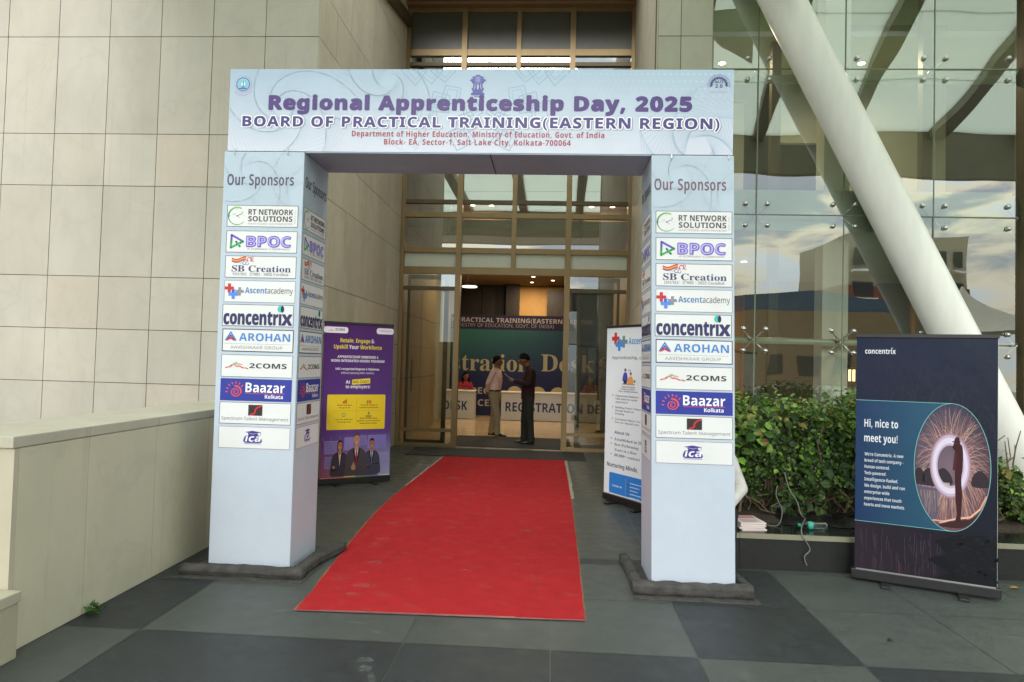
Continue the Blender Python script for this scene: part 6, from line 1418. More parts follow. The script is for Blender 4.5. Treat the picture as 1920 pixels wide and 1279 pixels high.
def carpet_dust():
    r = random.Random(17); mb = MB()
    for (cx, cy, a, b) in ((-1.28, 4.75, .085, .05), (-1.30, 4.58, .05, .03), (-1.34, 5.3, .075, .05), (-1.36, 5.05, .05, .02), (-1.45, 6.0, .08, .045), (-1.5, 6.6, .06, .05), (-1.52, 7.2, .06, .045), (-1.15, 5.6, .05, .03), (-.95, 8.2, .09, .06), (-1.3, 9.2, .1, .08), (-.2, 6.5, .06, .04), (-.6, 5.2, .05, .03)):
        pts = []
        for k in range(16):
            t = 2 * math.pi * k / 16; q = r.uniform(.75, 1.2); pts.append((cx + a * q * math.cos(t), cy + b * q * math.sin(t), .0125))
        mb.add(pts, [tuple(range(16))])
    for k in range(46):
        x, y, a = r.uniform(-1.5, .2), r.uniform(4.3, 9), r.uniform(.003, .009)
        mb.add([(x - a, y, .0125), (x, y - a * .7, .0125), (x + a, y + a * .3, .0125), (x, y + a, .0125)], [(0, 1, 2, 3)])
    m = dust_mat()
    m.node_tree.nodes['Principled BSDF'].inputs['Alpha'].links[0].from_node.color_ramp.elements[1].color = (.26,) * 3 + (1,)
    o = obj('carpet_dust', mb, m); o['kind'] = 'stuff'
carpet_dust()
mb = MB(); mb.box(-2.42, .60, 11.33, 12.33, .001, .016, bev=.004)
tag(obj('door_mat', mb, M_['mat_dark'], origin=(-.9, 11.8, 0)), 'wide dark ribbed mat across the threshold at the end of the red carpet', 'mat')
mb = MB(); mb.box(-1.95, .40, 12.69, 14.5, .001, .012, bev=.003)
tag(obj('door_mat', mb, M_['mat_dark'], origin=(-.75, 13.7, 0)), 'dark mat just inside the doors under the man in maroon', 'mat')
# ================================================================== ROLL-UP BANNERS
def rollup(label, p0, p1, h, art, foot=True):
    p0, p1 = Vector(p0), Vector(p1)
    U = (p1 - p0).normalized(); N = Vector((U.y, -U.x, 0)); W_ = (p1 - p0).length
    t = thing('roll_up_banner', label, 'banner', tuple((p0 + p1) / 2), 'roll-up banners round the entrance')
    c = (p0 + p1) / 2
    Z = Vector((0, 0, 1))
    mb = MB(); mb.obox(c + Z * .055 - N * .04, U, N, Z, W_ + .05, .085, .075)
    obj('base_cassette', mb, M_['black'], t, bevel=.008)
    for s_ in (-.27, .27):
        mb = MB(); mb.obox(c + U * (W_ * s_) + Z * .011, U, N, Z, .06, .26, .018); obj('foot', mb, M_['black'], t, bevel=.004)
    mb = MB(); mb.tube([c - N * .05 + Z * .08, c - N * .03 + Z * (h - .02)], .010, 8); obj('support_pole', mb, M_['steel'], t)
    mb = MB(); mb.obox(c + Z * (h + .004), U, N, Z, W_ + .012, .022, .028); obj('top_rail', mb, M_['black'], t, bevel=.003)
    mb = MB(); mb.obox(c + Z * (.095 + (h - .10) / 2) - N * .0015, U, N, Z, W_, .002, h - .11); sh = obj('sheet', mb, M_['backvinyl'], t)
    o = p0 + Z * .095 + N * .0005
    link('printed_face', art.mesh('printed_face', o, U, (0, 0, 1)), sh)
    mb = MB(); mb.obox(c + Z * .0965 + N * .004, U, N, Z, W_ - .02, .006, .010); obj('bottom_rail', mb, M_['steel'], t)
    return t
# ---- purple ---------------------------------------------------------
W_, H_ = .90, 1.93
a = Art(clip=(0, 0, W_, H_))
def Y_(v): return H_ * (1 - v)
a.grad(0, .55, W_, H_, '#5a3580', '#573d80', '#4d2468', '#4a1c64', z=0, n=8)
a.grad(0, 0, W_, .55, '#8a4a58', '#9aa0c4', '#574a8a', '#5a3580', z=0, n=8)
for x0, x1, y0, y1, c in ((.05, .25, .30, .46, '#7d6aa8'), (.30, .42, .34, .50, '#8577b4'), (.60, .84, .36, .52, '#7a70b4'), (.06, .20, .12, .26, '#7a6a9a'), (.70, .88, .18, .30, '#8a88b8'), (.46, .58, .40, .52, '#7568aa')):
    a.rect(x0, y0, x1, y1, c, 1); a.frame(x0, y0, x1, y1, .004, '#948cc0', 1.4)
for k in range(9): a.line((.02 + k * .11, .52 - .02 * (k % 2)), (.08 + k * .11, .30), .003, '#8f86c0', 1.6)
a.rrect(-.01, Y_(.062), .30, Y_(.022), .03, '#e9e6ee', 2); a.rrect(W_ - .23, Y_(.058), W_ + .0, Y_(.018), .03, '#e9e6ee', 2)
a.text('2COMS', .135, Y_(.047), .030, '#3b393c', 3, w=.12, bold=.02)
for k in range(5): a.line((.05 + k * .015, Y_(.050)), (.06 + k * .015, Y_(.040) - abs(k - 2) * .006), .006, '#c85050', 3)
a.text('train2work', W_ - .115, Y_(.042), .026, '#8f8a98', 3, 'C', w=.15)
YE = '#e8d23a'; WH = '#eeeaf2'
a.text('Retain, Engage', .205, Y_(.121), .050, YE, 3, w=.385, bold=.024); a.text('&', .605, Y_(.121), .050, WH, 3, w=.04, bold=.02)
a.text('Upskill', .125, Y_(.163), .050, YE, 3, w=.175, bold=.024); a.text('Your', .318, Y_(.163), .050, WH, 3, w=.125, bold=.022); a.text('Workforce', .460, Y_(.163), .050, YE, 3, w=.285, bold=.024)
a.text('APPRENTICESHIP-EMBEDDED &', .44, Y_(.223), .031, WH, 3, 'C', w=.53, bold=.026); a.text('WORK-INTEGRATED DEGREE PROGRAM', .44, Y_(.249), .031, WH, 3, 'C', w=.69, bold=.026)
a.text('UGC-recognized Degrees & Diplomas,', .44, Y_(.301), .027, WH, 3, 'C', w=.57, bold=.018); a.text('without pausing their careers.', .44, Y_(.326), .025, WH, 3, 'C', w=.43, bold=.008)
a.text('At', .29, Y_(.390), .042, WH, 3, w=.055, bold=.03); a.poly([(.37, Y_(.398)), (.605, Y_(.388)), (.603, Y_(.354)), (.372, Y_(.364))], YE, 3); a.text('NO COST', .385, Y_(.388), .034, '#4a2a5a', 4, w=.205, bold=.022, rot=1.4)
a.text('to employers!', .29, Y_(.420), .040, WH, 3, w=.315, bold=.026)
a.rrect(.065, Y_(.690), .815, Y_(.462), .015, '#e3c62c', 3)
a.line((.44, Y_(.480)), (.44, Y_(.665)), .0025, '#a98f20', 4); a.line((.14, Y_(.568)), (.76, Y_(.568)), .0025, '#a98f20', 4)
TX = '#5a4a14'
for x, y, ls in ((.285, .535, ['Boosts retention', 'for up to 2X']), (.60, .535, ['Up to 30% growth in', 'workforce productivity']), (.285, .628, ['Up to 50% Reduction', 'in Hiring Costs']), (.60, .622, ['Builds a supervisory', 'pipeline, nurturing future', 'leaders from within.'])):
    for k, s_ in enumerate(ls): a.text(s_, x, Y_(y + k * .0165), .017, TX, 4, 'C', w=.0125 * len(s_) * .92, bold=.02)
for k in range(3): a.rect(.262 + k * .018, Y_(.520), .276 + k * .018, Y_(.505 - k * .006), '#b8452c', 4)
for k in range(3): a.disc(.577 + k * .022, Y_(.505), .009, '#a8402c', 4, n=10); a.rect(.571 + k * .022, Y_(.522), .583 + k * .022, Y_(.510), '#b8452c', 4)
a.arc(.275, Y_(.594), .020, .027, 0, 360, '#4a9a5a', 4); a.text('2', .268, Y_(.603), .026, '#2f7a4a', 5)
for x, y in ((.60, .586), (.575, .606), (.60, .606), (.625, .606)): a.disc(x, Y_(y - .006), .008, '#4a2a5a', 4, n=10); a.poly([(x - .012, Y_(y + .006)), (x + .012, Y_(y + .006)), (x + .007, Y_(y)), (x - .007, Y_(y))], '#4a2a5a', 4)
def portrait(cx, yb, s_, suit, shirt, tie, skin, hair, longh, z, thumb=False, cross=False, lap='#1d1a22'):
    P = lambda q: [(cx + x * s_, yb + y * s_) for x, y in q]
    if longh: a.blob(P([(-.052, .56), (-.060, .66), (-.03, .735), (.03, .735), (.056, .67), (.050, .56), (.03, .50), (-.04, .50)]), hair, z)
    a.blob(P([(-.17, 0), (-.185, .22), (-.15, .42), (-.05, .50), (.05, .50), (.15, .42), (.185, .22), (.17, 0)]), suit, z + .3)
    a.poly(P([(-.035, .505), (.035, .505), (.0, .20)]), shirt, z + .8)
    a.poly(P([(-.026, .46), (-.03, .58), (.03, .58), (.026, .46), (0, .44)]), skin, z + .9)
    if tie: a.poly(P([(-.012, .45), (.012, .45), (.017, .26), (0, .22), (-.017, .26)]), tie, z + 1.1)
    for g in (-1, 1): a.poly(P([(g * .035, .51), (g * .062, .45), (g * .045, .38), (g * .004, .16), (g * .010, .30)]), lap, z + 1.2)
    a.blob(P([(-.044, .60), (-.046, .66), (-.03, .715), (.03, .715), (.046, .66), (.044, .60), (.026, .545), (0, .535), (-.026, .545)]), skin, z + 1.6)
    if longh: a.blob(P([(-.050, .60), (-.054, .68), (-.02, .738), (.03, .735), (.054, .68), (.046, .62), (.036, .69), (-.01, .705), (-.040, .67)]), hair, z + 2.0)
    else: a.blob(P([(-.049, .65), (-.050, .71), (-.02, .748), (.03, .745), (.050, .70), (.047, .65), (.038, .695), (0, .705), (-.038, .695)]), hair, z + 2.0)
    for g in (-1, 1):
        a.disc(cx + g * .017 * s_, yb + .645 * s_, .0055 * s_, '#2a1a16', z + 2.4, n=8); a.line((cx + g * .009 * s_, yb + .660 * s_), (cx + g * .026 * s_, yb + .662 * s_), .004 * s_, '#2a1a16', z + 2.5)
    a.line((cx, yb + .64 * s_), (cx + .005 * s_, yb + .612 * s_), .004 * s_, '#8a5a42', z + 2.4); a.line((cx - .014 * s_, yb + .588 * s_), (cx + .014 * s_, yb + .588 * s_), .006 * s_, '#f0e4e0', z + 2.5)
    if thumb:
        a.blob(P([(-.075, .13), (-.08, .19), (-.05, .215), (-.02, .20), (-.012, .15), (-.03, .12)]), skin, z + 2.7); a.blob(P([(-.058, .20), (-.052, .25), (-.038, .25), (-.038, .20)]), skin, z + 2.9)
        a.poly(P([(-.16, .10), (-.08, .13), (-.08, .18), (-.16, .17)]), suit, z + 2.6)
        for k in range(3): a.line(P([(-.07, .19 - k * .016)])[0], P([(-.030, .192 - k * .016)])[0], .003, '#9a6a4a', z + 3.1)
    if cross:
        a.poly(P([(-.17, .10), (.13, .16), (.15, .22), (-.15, .19)]), lap, z + 2.6); a.poly(P([(.17, .10), (-.10, .15), (-.12, .20), (.16, .20)]), suit, z + 2.8)
        a.blob(P([(-.12, .15), (-.15, .19), (-.13, .215), (-.09, .19)]), skin, z + 3.0)
portrait(.245, .02, .60, '#3a3440', '#c9b8a4', None, '#a8714e', '#1c1418', True, 4, cross=True)
portrait(.655, .03, .60, '#3f4150', '#c8d0e0', '#5a6a9a', '#9a6547', '#17131a', False, 4, cross=True)
portrait(.455, .0, .74, '#473f46', '#e0dce0', '#a02838', '#b5805e', '#4a4446', False, 9, thumb=True)
for k, c in enumerate(('#c23a3a', '#c23a3a', '#d8b83a', '#4a8a4a', '#4a6ab0', '#c8c8d8')): a.rect(W_ * k / 6, .004, W_ * (k + 1) / 6, .016, c, 14)
rollup('purple roll-up banner with three people in suits by the recess wall', (-2.83, 8.32, 0), (-2.08, 8.80, 0), 2.03, a)

# ---- white ----------------------------------------------------------
W_, H_ = .88, 1.94
a = Art()
a.rect(0, 0, W_, H_, '#dfe6ea', 0)
def plus(cx, cy, s_, c, z): a.rect(cx - s_, cy - s_ / 3, cx + s_, cy + s_ / 3, c, z); a.rect(cx - s_ / 3, cy - s_, cx + s_ / 3, cy + s_, c, z + .2)
plus(.165, Y_(.067), .070, '#c23f42', 2); plus(.315, Y_(.087), .068, '#6f8f98', 2.4); plus(.235, Y_(.105), .070, '#4a90e0', 2.8); a.rect(.20, Y_(.098), .235, Y_(.082), '#8a5a7a', 3.4)
a.text('Ascent', .40, Y_(.102), .075, '#4a90d0', 2, w=.26, bold=.014); a.text('academy', .665, Y_(.102), .075, '#6a6f78', 2, w=.20)
a.text('Apprenticeship, c', .10, Y_(.190), .036, '#3a3f48', 2, w=.52, bold=.008)
# two office figures
a.disc(.355, Y_(.255), .020, '#2a2230', 3); a.blob([(.31, Y_(.318)), (.325, Y_(.275)), (.355, Y_(.268)), (.385, Y_(.275)), (.395, Y_(.318))], '#4a50b0', 3); a.rect(.325, Y_(.335), .385, Y_(.315), '#2a3058', 3.2)
a.disc(.45, Y_(.275), .019, '#3a2020', 3); a.disc(.447, Y_(.279), .014, '#c98a68', 3.3); a.blob([(.40, Y_(.335)), (.415, Y_(.298)), (.45, Y_(.290)), (.485, Y_(.300)), (.495, Y_(.335))], '#e09a50', 3.2); a.disc(.355, Y_(.259), .013, '#c98a68', 3.3)
a.rrect(.405, Y_(.262), .455, Y_(.250), .008, '#a9c0e8', 3); a.rect(.30, Y_(.340), .53, Y_(.334), '#b88a5a', 3.5); a.disc(.52, Y_(.318), .016, '#5a8a4a', 3.4)
for k, s_ in enumerate(('Apprenticeship', 'Training (NATS -', 'Govt. Backed Scheme)')): a.text(s_, .41, Y_(.357 + k * .0135), .016, '#3f4a5a', 2, 'C', w=.0165 * len(s_), bold=.02)
yy = .413
for ls in (('Empowering Employers', 'with industry-ready', 'apprentices'), ('Building Future Talent', 'through hands-on', 'learning'), ('Government Shares, You', 'Save on stipend costs')):
    a.disc(.135, Y_(yy - .006), .008, '#444a54', 2, n=10)
    for k, s_ in enumerate(ls): a.text(s_, .185, Y_(yy + k * .0185), .021, '#555b66', 2, w=.0205 * len(s_), serif=True)
    yy += .0185 * len(ls) + .014
a.text('About Us', .18, Y_(.635), .034, '#2f4a7a', 2, w=.27, bold=.016)
for k, (s_, b_) in enumerate((('Established in 20', 1), ('Best Performing', 1), ('Years in a Row', 0), ('80,000+ contract', 1))):
    if b_: a.disc(.125, Y_(.664 + k * .0315), .009, '#444a54', 2, n=10)
    a.text(s_, .185, Y_(.674 + k * .0315), .030, '#555b66', 2, w=.0285 * len(s_), serif=True)
a.text('Nurturing Minds,', .055, Y_(.835), .046, '#343c4c', 2, w=.55, bold=.016)
a.rrect(.10, .02, W_ - .02, Y_(.868), .02, '#2f7fd0', 2); a.line((.40, .035), (.40, Y_(.888)), .004, '#9fc4ec', 3); a.text('Contact us', .165, .10, .024, '#e4eef8', 3, w=.17, bold=.02)
for k in range(4): a.disc(.445, Y_(.905 + k * .0205), .014, '#15345e', 3, n=14); a.disc(.445, Y_(.905 + k * .0205), .005, '#e4eef8', 4, n=8)
for k, s_ in enumerate(('+91 8000000', 'info', 'www', '101', '101')): 
    for q in range(7 - k % 3): a.line((.48 + q * .028, Y_(.907 + k * .0205)), (.50 + q * .028, Y_(.907 + k * .0205)), .011, '#cfe0f2', 3)
rollup('white roll-up banner with red and blue crosses half hidden by the right pillar', (.648, 8.16, 0), (1.12, 7.43, 0), 2.04, a)

# ---- dark, light-painting photograph --------------------------------
W_, H_ = .90, 1.775
a = Art(clip=(0, 0, W_, H_))
r = random.Random(21)
a.grad(0, 0, W_, H_, '#281a28', '#0a101c', '#0c1a33', '#091a38', z=0, n=10)
a.grad(0, 0, W_ * .62, .36, '#2b1f2a', '#1d1924', '#191622', '#241c29', z=.4, n=6)
for k in range(70):                     # long faint spark trails, upper and lower parts
    x = r.uniform(.15, .88); s_ = r.choice((-1, 1)) * r.uniform(.05, .30); yt = r.uniform(1.05, 1.62)
    pts = [(x + s_ * t, 1.05 + (yt - 1.05) * (1 - (2 * t - 1) ** 2)) for t in [q / 12 for q in range(13)]]
    a.stroke(pts, .0018, r.choice(('#2c2735', '#352b38', '#42323c', '#232736')), 1 + k * .004)
for k in range(60):
    x = r.uniform(.02, .58); y0 = r.uniform(.05, .34); a.line((x, y0), (x + r.uniform(-.01, .01), max(.01, y0 - r.uniform(.03, .2))), .002, r.choice(('#4a3644', '#5a404a', '#463a4c')), 1.4 + k * .003)
a.poly([(W_, .0), (.50, 0), (.62, .06), (.55, .10), (.47, .14), (.60, .20), (.52, .28), (.66, .34), (W_, .36)], '#0a0c13', 1.8)
for k in range(40):
    x, y = r.uniform(.58, .88), r.uniform(.03, .36); a.poly([(x, y), (x + .03, y + .012), (x + .035, y - .01), (x + .008, y - .02)], r.choice(('#0f131c', '#141924', '#090b11')), 2)
cy, cx, erx, ery = Y_(.535), .625, .236, .462
a.grad(0, cy - ery, cx, cy + ery, '#1b335a', '#27566a', '#25566e', '#19345c', z=2.4, n=8)
E2 = '#7fc0c0'
def ell(rx, ry, n=48): return [(cx + rx * math.cos(2 * math.pi * k / n), cy + ry * math.sin(2 * math.pi * k / n)) for k in range(n)]
n = 48; pts = ell(erx, ery, n)
cols = []
top, bot, lft = rgb('#2c2b40'), rgb('#6a4448'), rgb('#5a5c72')
for x, y in pts:
    f = (y - cy + ery) / (2 * ery); g = (cx + erx - x) / (2 * erx)
    cols.append(tuple((bot[q] * (1 - f) + top[q] * f) * (1 - .4 * g) + lft[q] * .4 * g for q in range(4)))
a.raw([(cx, cy)] + pts, [(0, 1 + k, 1 + (k + 1) % n) for k in range(n)], None, 3, [rgb('#74626e')] + cols)
def inside(x, y, s_=.985): return ((x - cx) / erx) ** 2 + ((y - cy) / ery) ** 2 < s_
rc = (.615, cy + .01)
for k in range(460):                    # sparks flung off the ring
    t = r.uniform(0, 2 * math.pi); l = r.uniform(.10, .50); sp = t + r.uniform(-.5, .5)
    p = (rc[0] + .10 * math.cos(t), rc[1] + .19 * math.sin(t)); q = [p]
    for m_ in range(7):
        f = (m_ + 1) / 7
        x, y = p[0] + l * .55 * math.cos(sp) * f, p[1] + l * math.sin(sp) * f - .14 * f * f
        if not inside(x, y): break
        q.append((x, y))
    if len(q) > 1: a.stroke(q, .0026, r.choice(('#a87c72', '#c09486', '#8a6668', '#d0aa98', '#96706e', '#7a5c66')), 3.5 + k * .002, w2=.0010)
def clip_e(P): 
    o = []
    for x, y in P:
        d = math.sqrt(((x - cx) / erx) ** 2 + ((y - cy) / ery) ** 2)
        o.append((x, y) if d < .985 else (cx + (x - cx) / d * .985, cy + (y - cy) / d * .985))
    return o
a.poly(clip_e([(.38, cy - .13), (.46, cy - .115), (.60, cy - .12), (.60, cy - .155), (.38, cy - .16)]), '#2c2832', 4.4)
for x, s_ in ((.425, .030), (.485, .038), (.575, .05), (.80, .05)): a.blob(clip_e([(x - s_, cy - .125), (x - s_ * .9, cy - .05), (x, cy - .03 + s_ * .4), (x + s_ * .9, cy - .06), (x + s_, cy - .125)]), '#2e262e', 4.6)
for k in range(16): a.line((.52 + k * .006, cy - .14), (.52 + k * .006, cy - .115), .003, '#e6d6b8', 4.9)
a.poly(clip_e([(.38, cy - .17), (.56, cy - .165), (.53, cy - .40), (.50, cy - .42), (.42, cy - .30)]), '#5a5468', 4.5)
for k in range(34): x = r.uniform(.42, .58); a.line(clip_e([(x, cy - .18)])[0], clip_e([(x + r.uniform(-.01, .01), cy - r.uniform(.22, .40))])[0], .002, r.choice(('#9a8078', '#7c6a74', '#b09488')), 4.8 + k * .003)
a.blob(clip_e([(.55, cy - .445), (.60, cy - .40), (.68, cy - .375), (.74, cy - .36), (.80, cy - .30), (.87, cy - .22), (.87, cy - .40), (.72, cy - .47)]), '#3c1f22', 5)
a.stroke(clip_e([(.50, cy - .425), (.58, cy - .395), (.66, cy - .365), (.74, cy - .345), (.80, cy - .28), (.86, cy - .21)]), .012, '#d89a84', 5.4); a.stroke(clip_e([(.55, cy - .41), (.66, cy - .368), (.74, cy - .35), (.80, cy - .285)]), .005, '#f0d0c0', 5.8)
a.arc(rc[0], rc[1], .078, .118, 0, 360, '#bfaec6', 6, ky=1.88, n=56); a.arc(rc[0], rc[1], .087, .108, 0, 360, '#d9d0e2', 6.4, ky=1.88, n=56); a.arc(rc[0], rc[1], .116, .126, 0, 360, '#a8849a', 5.9, ky=1.86, n=56)
K = '#3a161c'
a.blob([(.635, cy + .165), (.642, cy + .205), (.655, cy + .222), (.670, cy + .215), (.676, cy + .175), (.690, cy + .150), (.694, cy + .06), (.684, cy - .08), (.690, cy - .20), (.682, cy - .36), (.684, cy - .385), (.650, cy - .385), (.658, cy - .33), (.648, cy - .20), (.645, cy - .05), (.646, cy + .08), (.644, cy + .12), (.628, cy + .145)], K, 7)
a.line((.628, cy + .185), (.678, cy + .190), .008, K, 7.4)
a.line((.652, cy + .11), (.640, cy - .02), .018, '#4c1c22', 7.6)
a.stroke(ell(erx, ery), .0036, E2, 8, closed=True); a.line((0, cy + ery - .002), (cx, cy + ery), .0034, E2, 8.2); a.line((0, cy - ery + .002), (cx, cy - ery), .0034, E2, 8.2)
WH = '#dfe3ea'
a.text('concentrix', .058, Y_(.075), .040, WH, 9, w=.205, bold=.034); a.line((.232, Y_(.050)), (.246, Y_(.050)), .006, '#5fc0c0', 9.5)
a.text('Hi, nice to', .058, Y_(.390), .058, WH, 9, w=.225, bold=.036); a.text('meet you!', .058, Y_(.453), .058, WH, 9, w=.222, bold=.036)
for k, s_ in enumerate(("We're Concentrix. A new", 'breed of tech company -', 'Human-centered.', 'Tech-powered.', 'Intelligence-fueled.', 'We design, build and run', 'enterprise-wide', 'experiences that touch', 'hearts and move markets.')):
    a.text(s_, .062, Y_(.513 + k * .0268), .024, '#d3d8e2', 9, w=.0112 * len(s_), bold=.018)
rollup('tall dark banner with a glowing ring of sparks in front of the planter', (2.350, 5.425, 0), (3.175, 5.06, 0), 1.87, a)
# ================================================================== HEDGE
hedge = thing('hedge', 'dense leafy green hedge growing in the black planter', 'hedge', (3.3, 6.8, .3))
def hedge_build():
    r = random.Random(11)
    g1 = [rgb(c) for c in ('#36541c', '#405e20', '#2c4418', '#48642a', '#263a16', '#56702e', '#365622')]
    g2 = [rgb(c) for c in ('#6f9c36', '#7ca840', '#5f8a2e', '#84a446')]
    dry = [rgb(c) for c in ('#8a7a3a', '#7a6a34', '#94904a')]
    mb = MB()
    def leaf(p, n, s_, c):
        n = n.normalized()
        t = Vector((r.uniform(-1, 1), r.uniform(-1, 1), r.uniform(-1.2, .3)))
        t = (t - n * t.dot(n)).normalized(); b = n.cross(t)
        l, w_ = s_, s_ * r.uniform(.30, .42)
        fold = n * (s_ * r.uniform(.08, .2)); droop = n * (-s_ * r.uniform(0, .22))
        v = [p, p + t * l * .35 + b * w_ + fold, p + t * l * .75 + b * w_ * .75 + fold + droop * .5, p + t * l + droop, p + t * l * .75 - b * w_ * .75 + fold + droop * .5, p + t * l * .35 - b * w_ + fold, p + t * l * .4, p + t * l * .75 + droop * .4]
        k = r.uniform(.8, 1.2); c = tuple(q * k for q in c[:3]) + (1,)
        mb.add(v, [(0, 6, 1), (1, 6, 7, 2), (2, 7, 3), (0, 5, 6), (5, 4, 7, 6), (4, 3, 7)], 0, c)
    def lump(x, z): return .16 * math.sin(x * 3.1 + z * 2) + .10 * math.sin(x * 7.3 - z * 5.1) + .05 * math.sin(x * 15 + z * 11)
    def top(x): return 1.22 - max(0, min(.85, (x - 3.45) * .95)) + .05 * math.sin(x * 2.3) + .05 * math.sin(x * 6.1 + 1) + .03 * math.sin(x * 13)
    stems = MB()
    nclump = 0
    while nclump < 2700:                # leaves sit in sprigs
        x = r.uniform(1.30, 4.6); u = r.random()
        tz = top(x)
        if u < .52:
            z = .36 + (tz - .36) * r.random() ** .75; y = 6.32 - lump(x, z) * .9 + abs(r.gauss(0, .12)) + (.22 if z < .62 else 0) * r.random()
            if z < .60 and r.random() < .55: continue
            n0 = Vector((0, -1, .45))
        elif u < .84:
            z = tz + r.gauss(0, .035); y = r.uniform(6.2, 7.55); n0 = Vector((0, -.35, 1))
        else:
            z = r.uniform(.4, tz); y = r.uniform(6.5, 7.2); n0 = Vector((0, -.8, .6))
        nclump += 1
        bright = r.random() < (.16 if z > .6 else .10)
        big = r.random() < .22 and u < .6
        nl = r.randint(5, 9)
        base = r.choice(g2 if bright else g1)
        hgt = z > tz - .10
        for k in range(nl):
            p = Vector((x + r.gauss(0, .055), y + r.gauss(0, .05), z + r.gauss(0, .05)))
            n = n0 + Vector((r.gauss(0, .55), r.gauss(0, .45), r.gauss(0, .45)))
            c = base if r.random() < .7 else r.choice(g1)
            if hgt and u < .84 and r.random() < .35: c = r.choice(dry if r.random() < .25 else [rgb('#7f9a48'), rgb('#6f8a3c')])
            leaf(p, n, r.uniform(.060, .100) if big else r.uniform(.026, .056), c)
        if r.random() < .30:
            stems.tube([(x + r.gauss(0, .05), y + .25, max(.3, z - .35)), (x + r.gauss(0, .03), y + .1, z - .1), (x, y, z)], [.006, .005, .003], 5)
    o = obj('foliage', mb, LEAF, hedge, tint=True)
    for k in range(46):
        x = r.uniform(1.4, 5.1); y = r.uniform(6.3, 7.0)
        p = [Vector((x, y, .28))]
        for q in range(5): p.append(p[-1] + Vector((r.gauss(0, .07), r.gauss(-.02, .06), r.uniform(.10, .2))))
        stems.tube(p, [.013, .012, .010, .008, .006, .004], 6)
    for k in range(26):                 # bare sprays low down at the front
        x = r.uniform(1.8, 4.6); y = r.uniform(6.1, 6.3)
        p = [Vector((x, y + .1, .32))]
        for q in range(4): p.append(p[-1] + Vector((r.gauss(.02, .07), r.gauss(-.01, .03), r.uniform(.01, .09))))
        stems.tube(p, [.006, .005, .005, .004, .003], 5)
    obj('stem', stems, M_['twig'], hedge)
hedge_build()

# ---- on the planter -------------------------------------------------
def heap():
    mb = MB(); r = random.Random(4)
    nx, ny = 34, 10
    vs = []
    for j in range(ny + 1):
        for i in range(nx + 1):
            x = 1.98 + i * .036; y = 5.90 + j * .042
            e_ = math.sin(math.pi * i / nx) ** .5 * math.sin(math.pi * j / ny) ** .6
            z = .292 + e_ * (.055 + .035 * math.sin(i * .9) * math.sin(j * 1.3 + i * .3) + .03 * math.sin(i * .31 + 1) + r.uniform(-.008, .008))
            vs.append((x, y + .02 * math.sin(i * .8), max(.291, z)))
    mb.add(vs, [(j * (nx + 1) + i, j * (nx + 1) + i + 1, (j + 1) * (nx + 1) + i + 1, (j + 1) * (nx + 1) + i) for j in range(ny) for i in range(nx)])
    o = obj('plastic_sheet', mb, M_['blacksheet'], smooth=True, origin=(2.6, 6.1, .29))
    tag(o, 'crumpled black plastic sheet lying along the foot of the hedge', 'plastic sheet')
heap()
bt = thing('water_bottle', 'clear plastic water bottle with green cap lying on the planter edge', 'bottle', (2.17, 5.80, .287))
CLEAR = bpy.data.materials.new('clear_plastic'); CLEAR.use_nodes = True
t = CLEAR.node_tree; t.nodes.remove(t.nodes['Principled BSDF'])
tr = t.nodes.new('ShaderNodeBsdfTransparent'); tr.inputs[0].default_value = (.86, .93, .93, 1)
gl = t.nodes.new('ShaderNodeBsdfGlossy'); gl.inputs['Roughness'].default_value = .12
lw = t.nodes.new('ShaderNodeLayerWeight'); lw.inputs['Blend'].default_value = .45
ms = t.nodes.new('ShaderNodeMixShader'); t.links.new(lw.outputs['Facing'], ms.inputs[0]); t.links.new(tr.outputs[0], ms.inputs[1]); t.links.new(gl.outputs[0], ms.inputs[2]); t.links.new(ms.outputs[0], t.nodes['Material Output'].inputs[0])
mb = MB(); prof = [(.012, .022), (.013, .03), (.024, .055), (.031, .075), (.0325, .085), (.0325, .10)]
for k in range(5): prof += [(.0325, .125 + k * .018), (.0305, .130 + k * .018), (.0325, .137 + k * .018)]
prof += [(.0325, .222), (.029, .230), (.01, .232)]
mb.lathe(prof, (2.055, 5.80, .287 + .033), 18, axis='X'); obj('bottle_body', mb, CLEAR, bt, smooth=True)
mb = MB(); mb.lathe([(.0335, .082), (.0335, .118)], (2.055, 5.80, .287 + .033), 18, axis='X'); obj('wrapper', mb, mat('aqua_wrapper', rgb('#3fb09a'), .4), bt, smooth=True)
mb = MB(); mb.lathe([(.015, .002), (.0155, .004), (.0155, .022), (.013, .0235)], (2.055, 5.80, .287 + .033), 14, axis='X'); obj('cap', mb, mat('green_cap', rgb('#25a07c'), .4), bt, smooth=True)
st = thing('leaflet_stack', 'stack of pink and white leaflets beside the right pillar on the planter', 'leaflets', (1.65, 5.82, .287))
r = random.Random(2)
for k in range(7):
    mb = MB(); th = r.uniform(-.06, .06) + .12; dx, dy = r.uniform(-.006, .006), r.uniform(-.006, .006)
    mb.obox((1.645 + dx, 5.82 + dy, .2915 + k * .009), (math.cos(th), math.sin(th), 0), (-math.sin(th), math.cos(th), 0), (0, 0, 1), .21, .27, .0078)
    obj('leaflet', mb, mat('paper_%s' % 'abcdefg'[k], rgb(r.choice(('#e8dcd8', '#dfd6d0', '#e2c9c8', '#d8d2cc'))), .7, var=.04), st)
a = Art(); a.rect(-.09, .02, .09, .115, '#c98a92', 1); a.rect(-.08, -.115, .08, -.01, '#d9c4c4', 1)
for k in range(5): a.line((-.07, -.03 - k * .018), (.06, -.03 - k * .018), .005, '#a87a80', 2)
th = .12
link('cover_print', a.mesh('cover_print', (1.645, 5.82, .2915 + 6 * .009 + .0042), (math.cos(th), math.sin(th), 0), (-math.sin(th), math.cos(th), 0)), st)
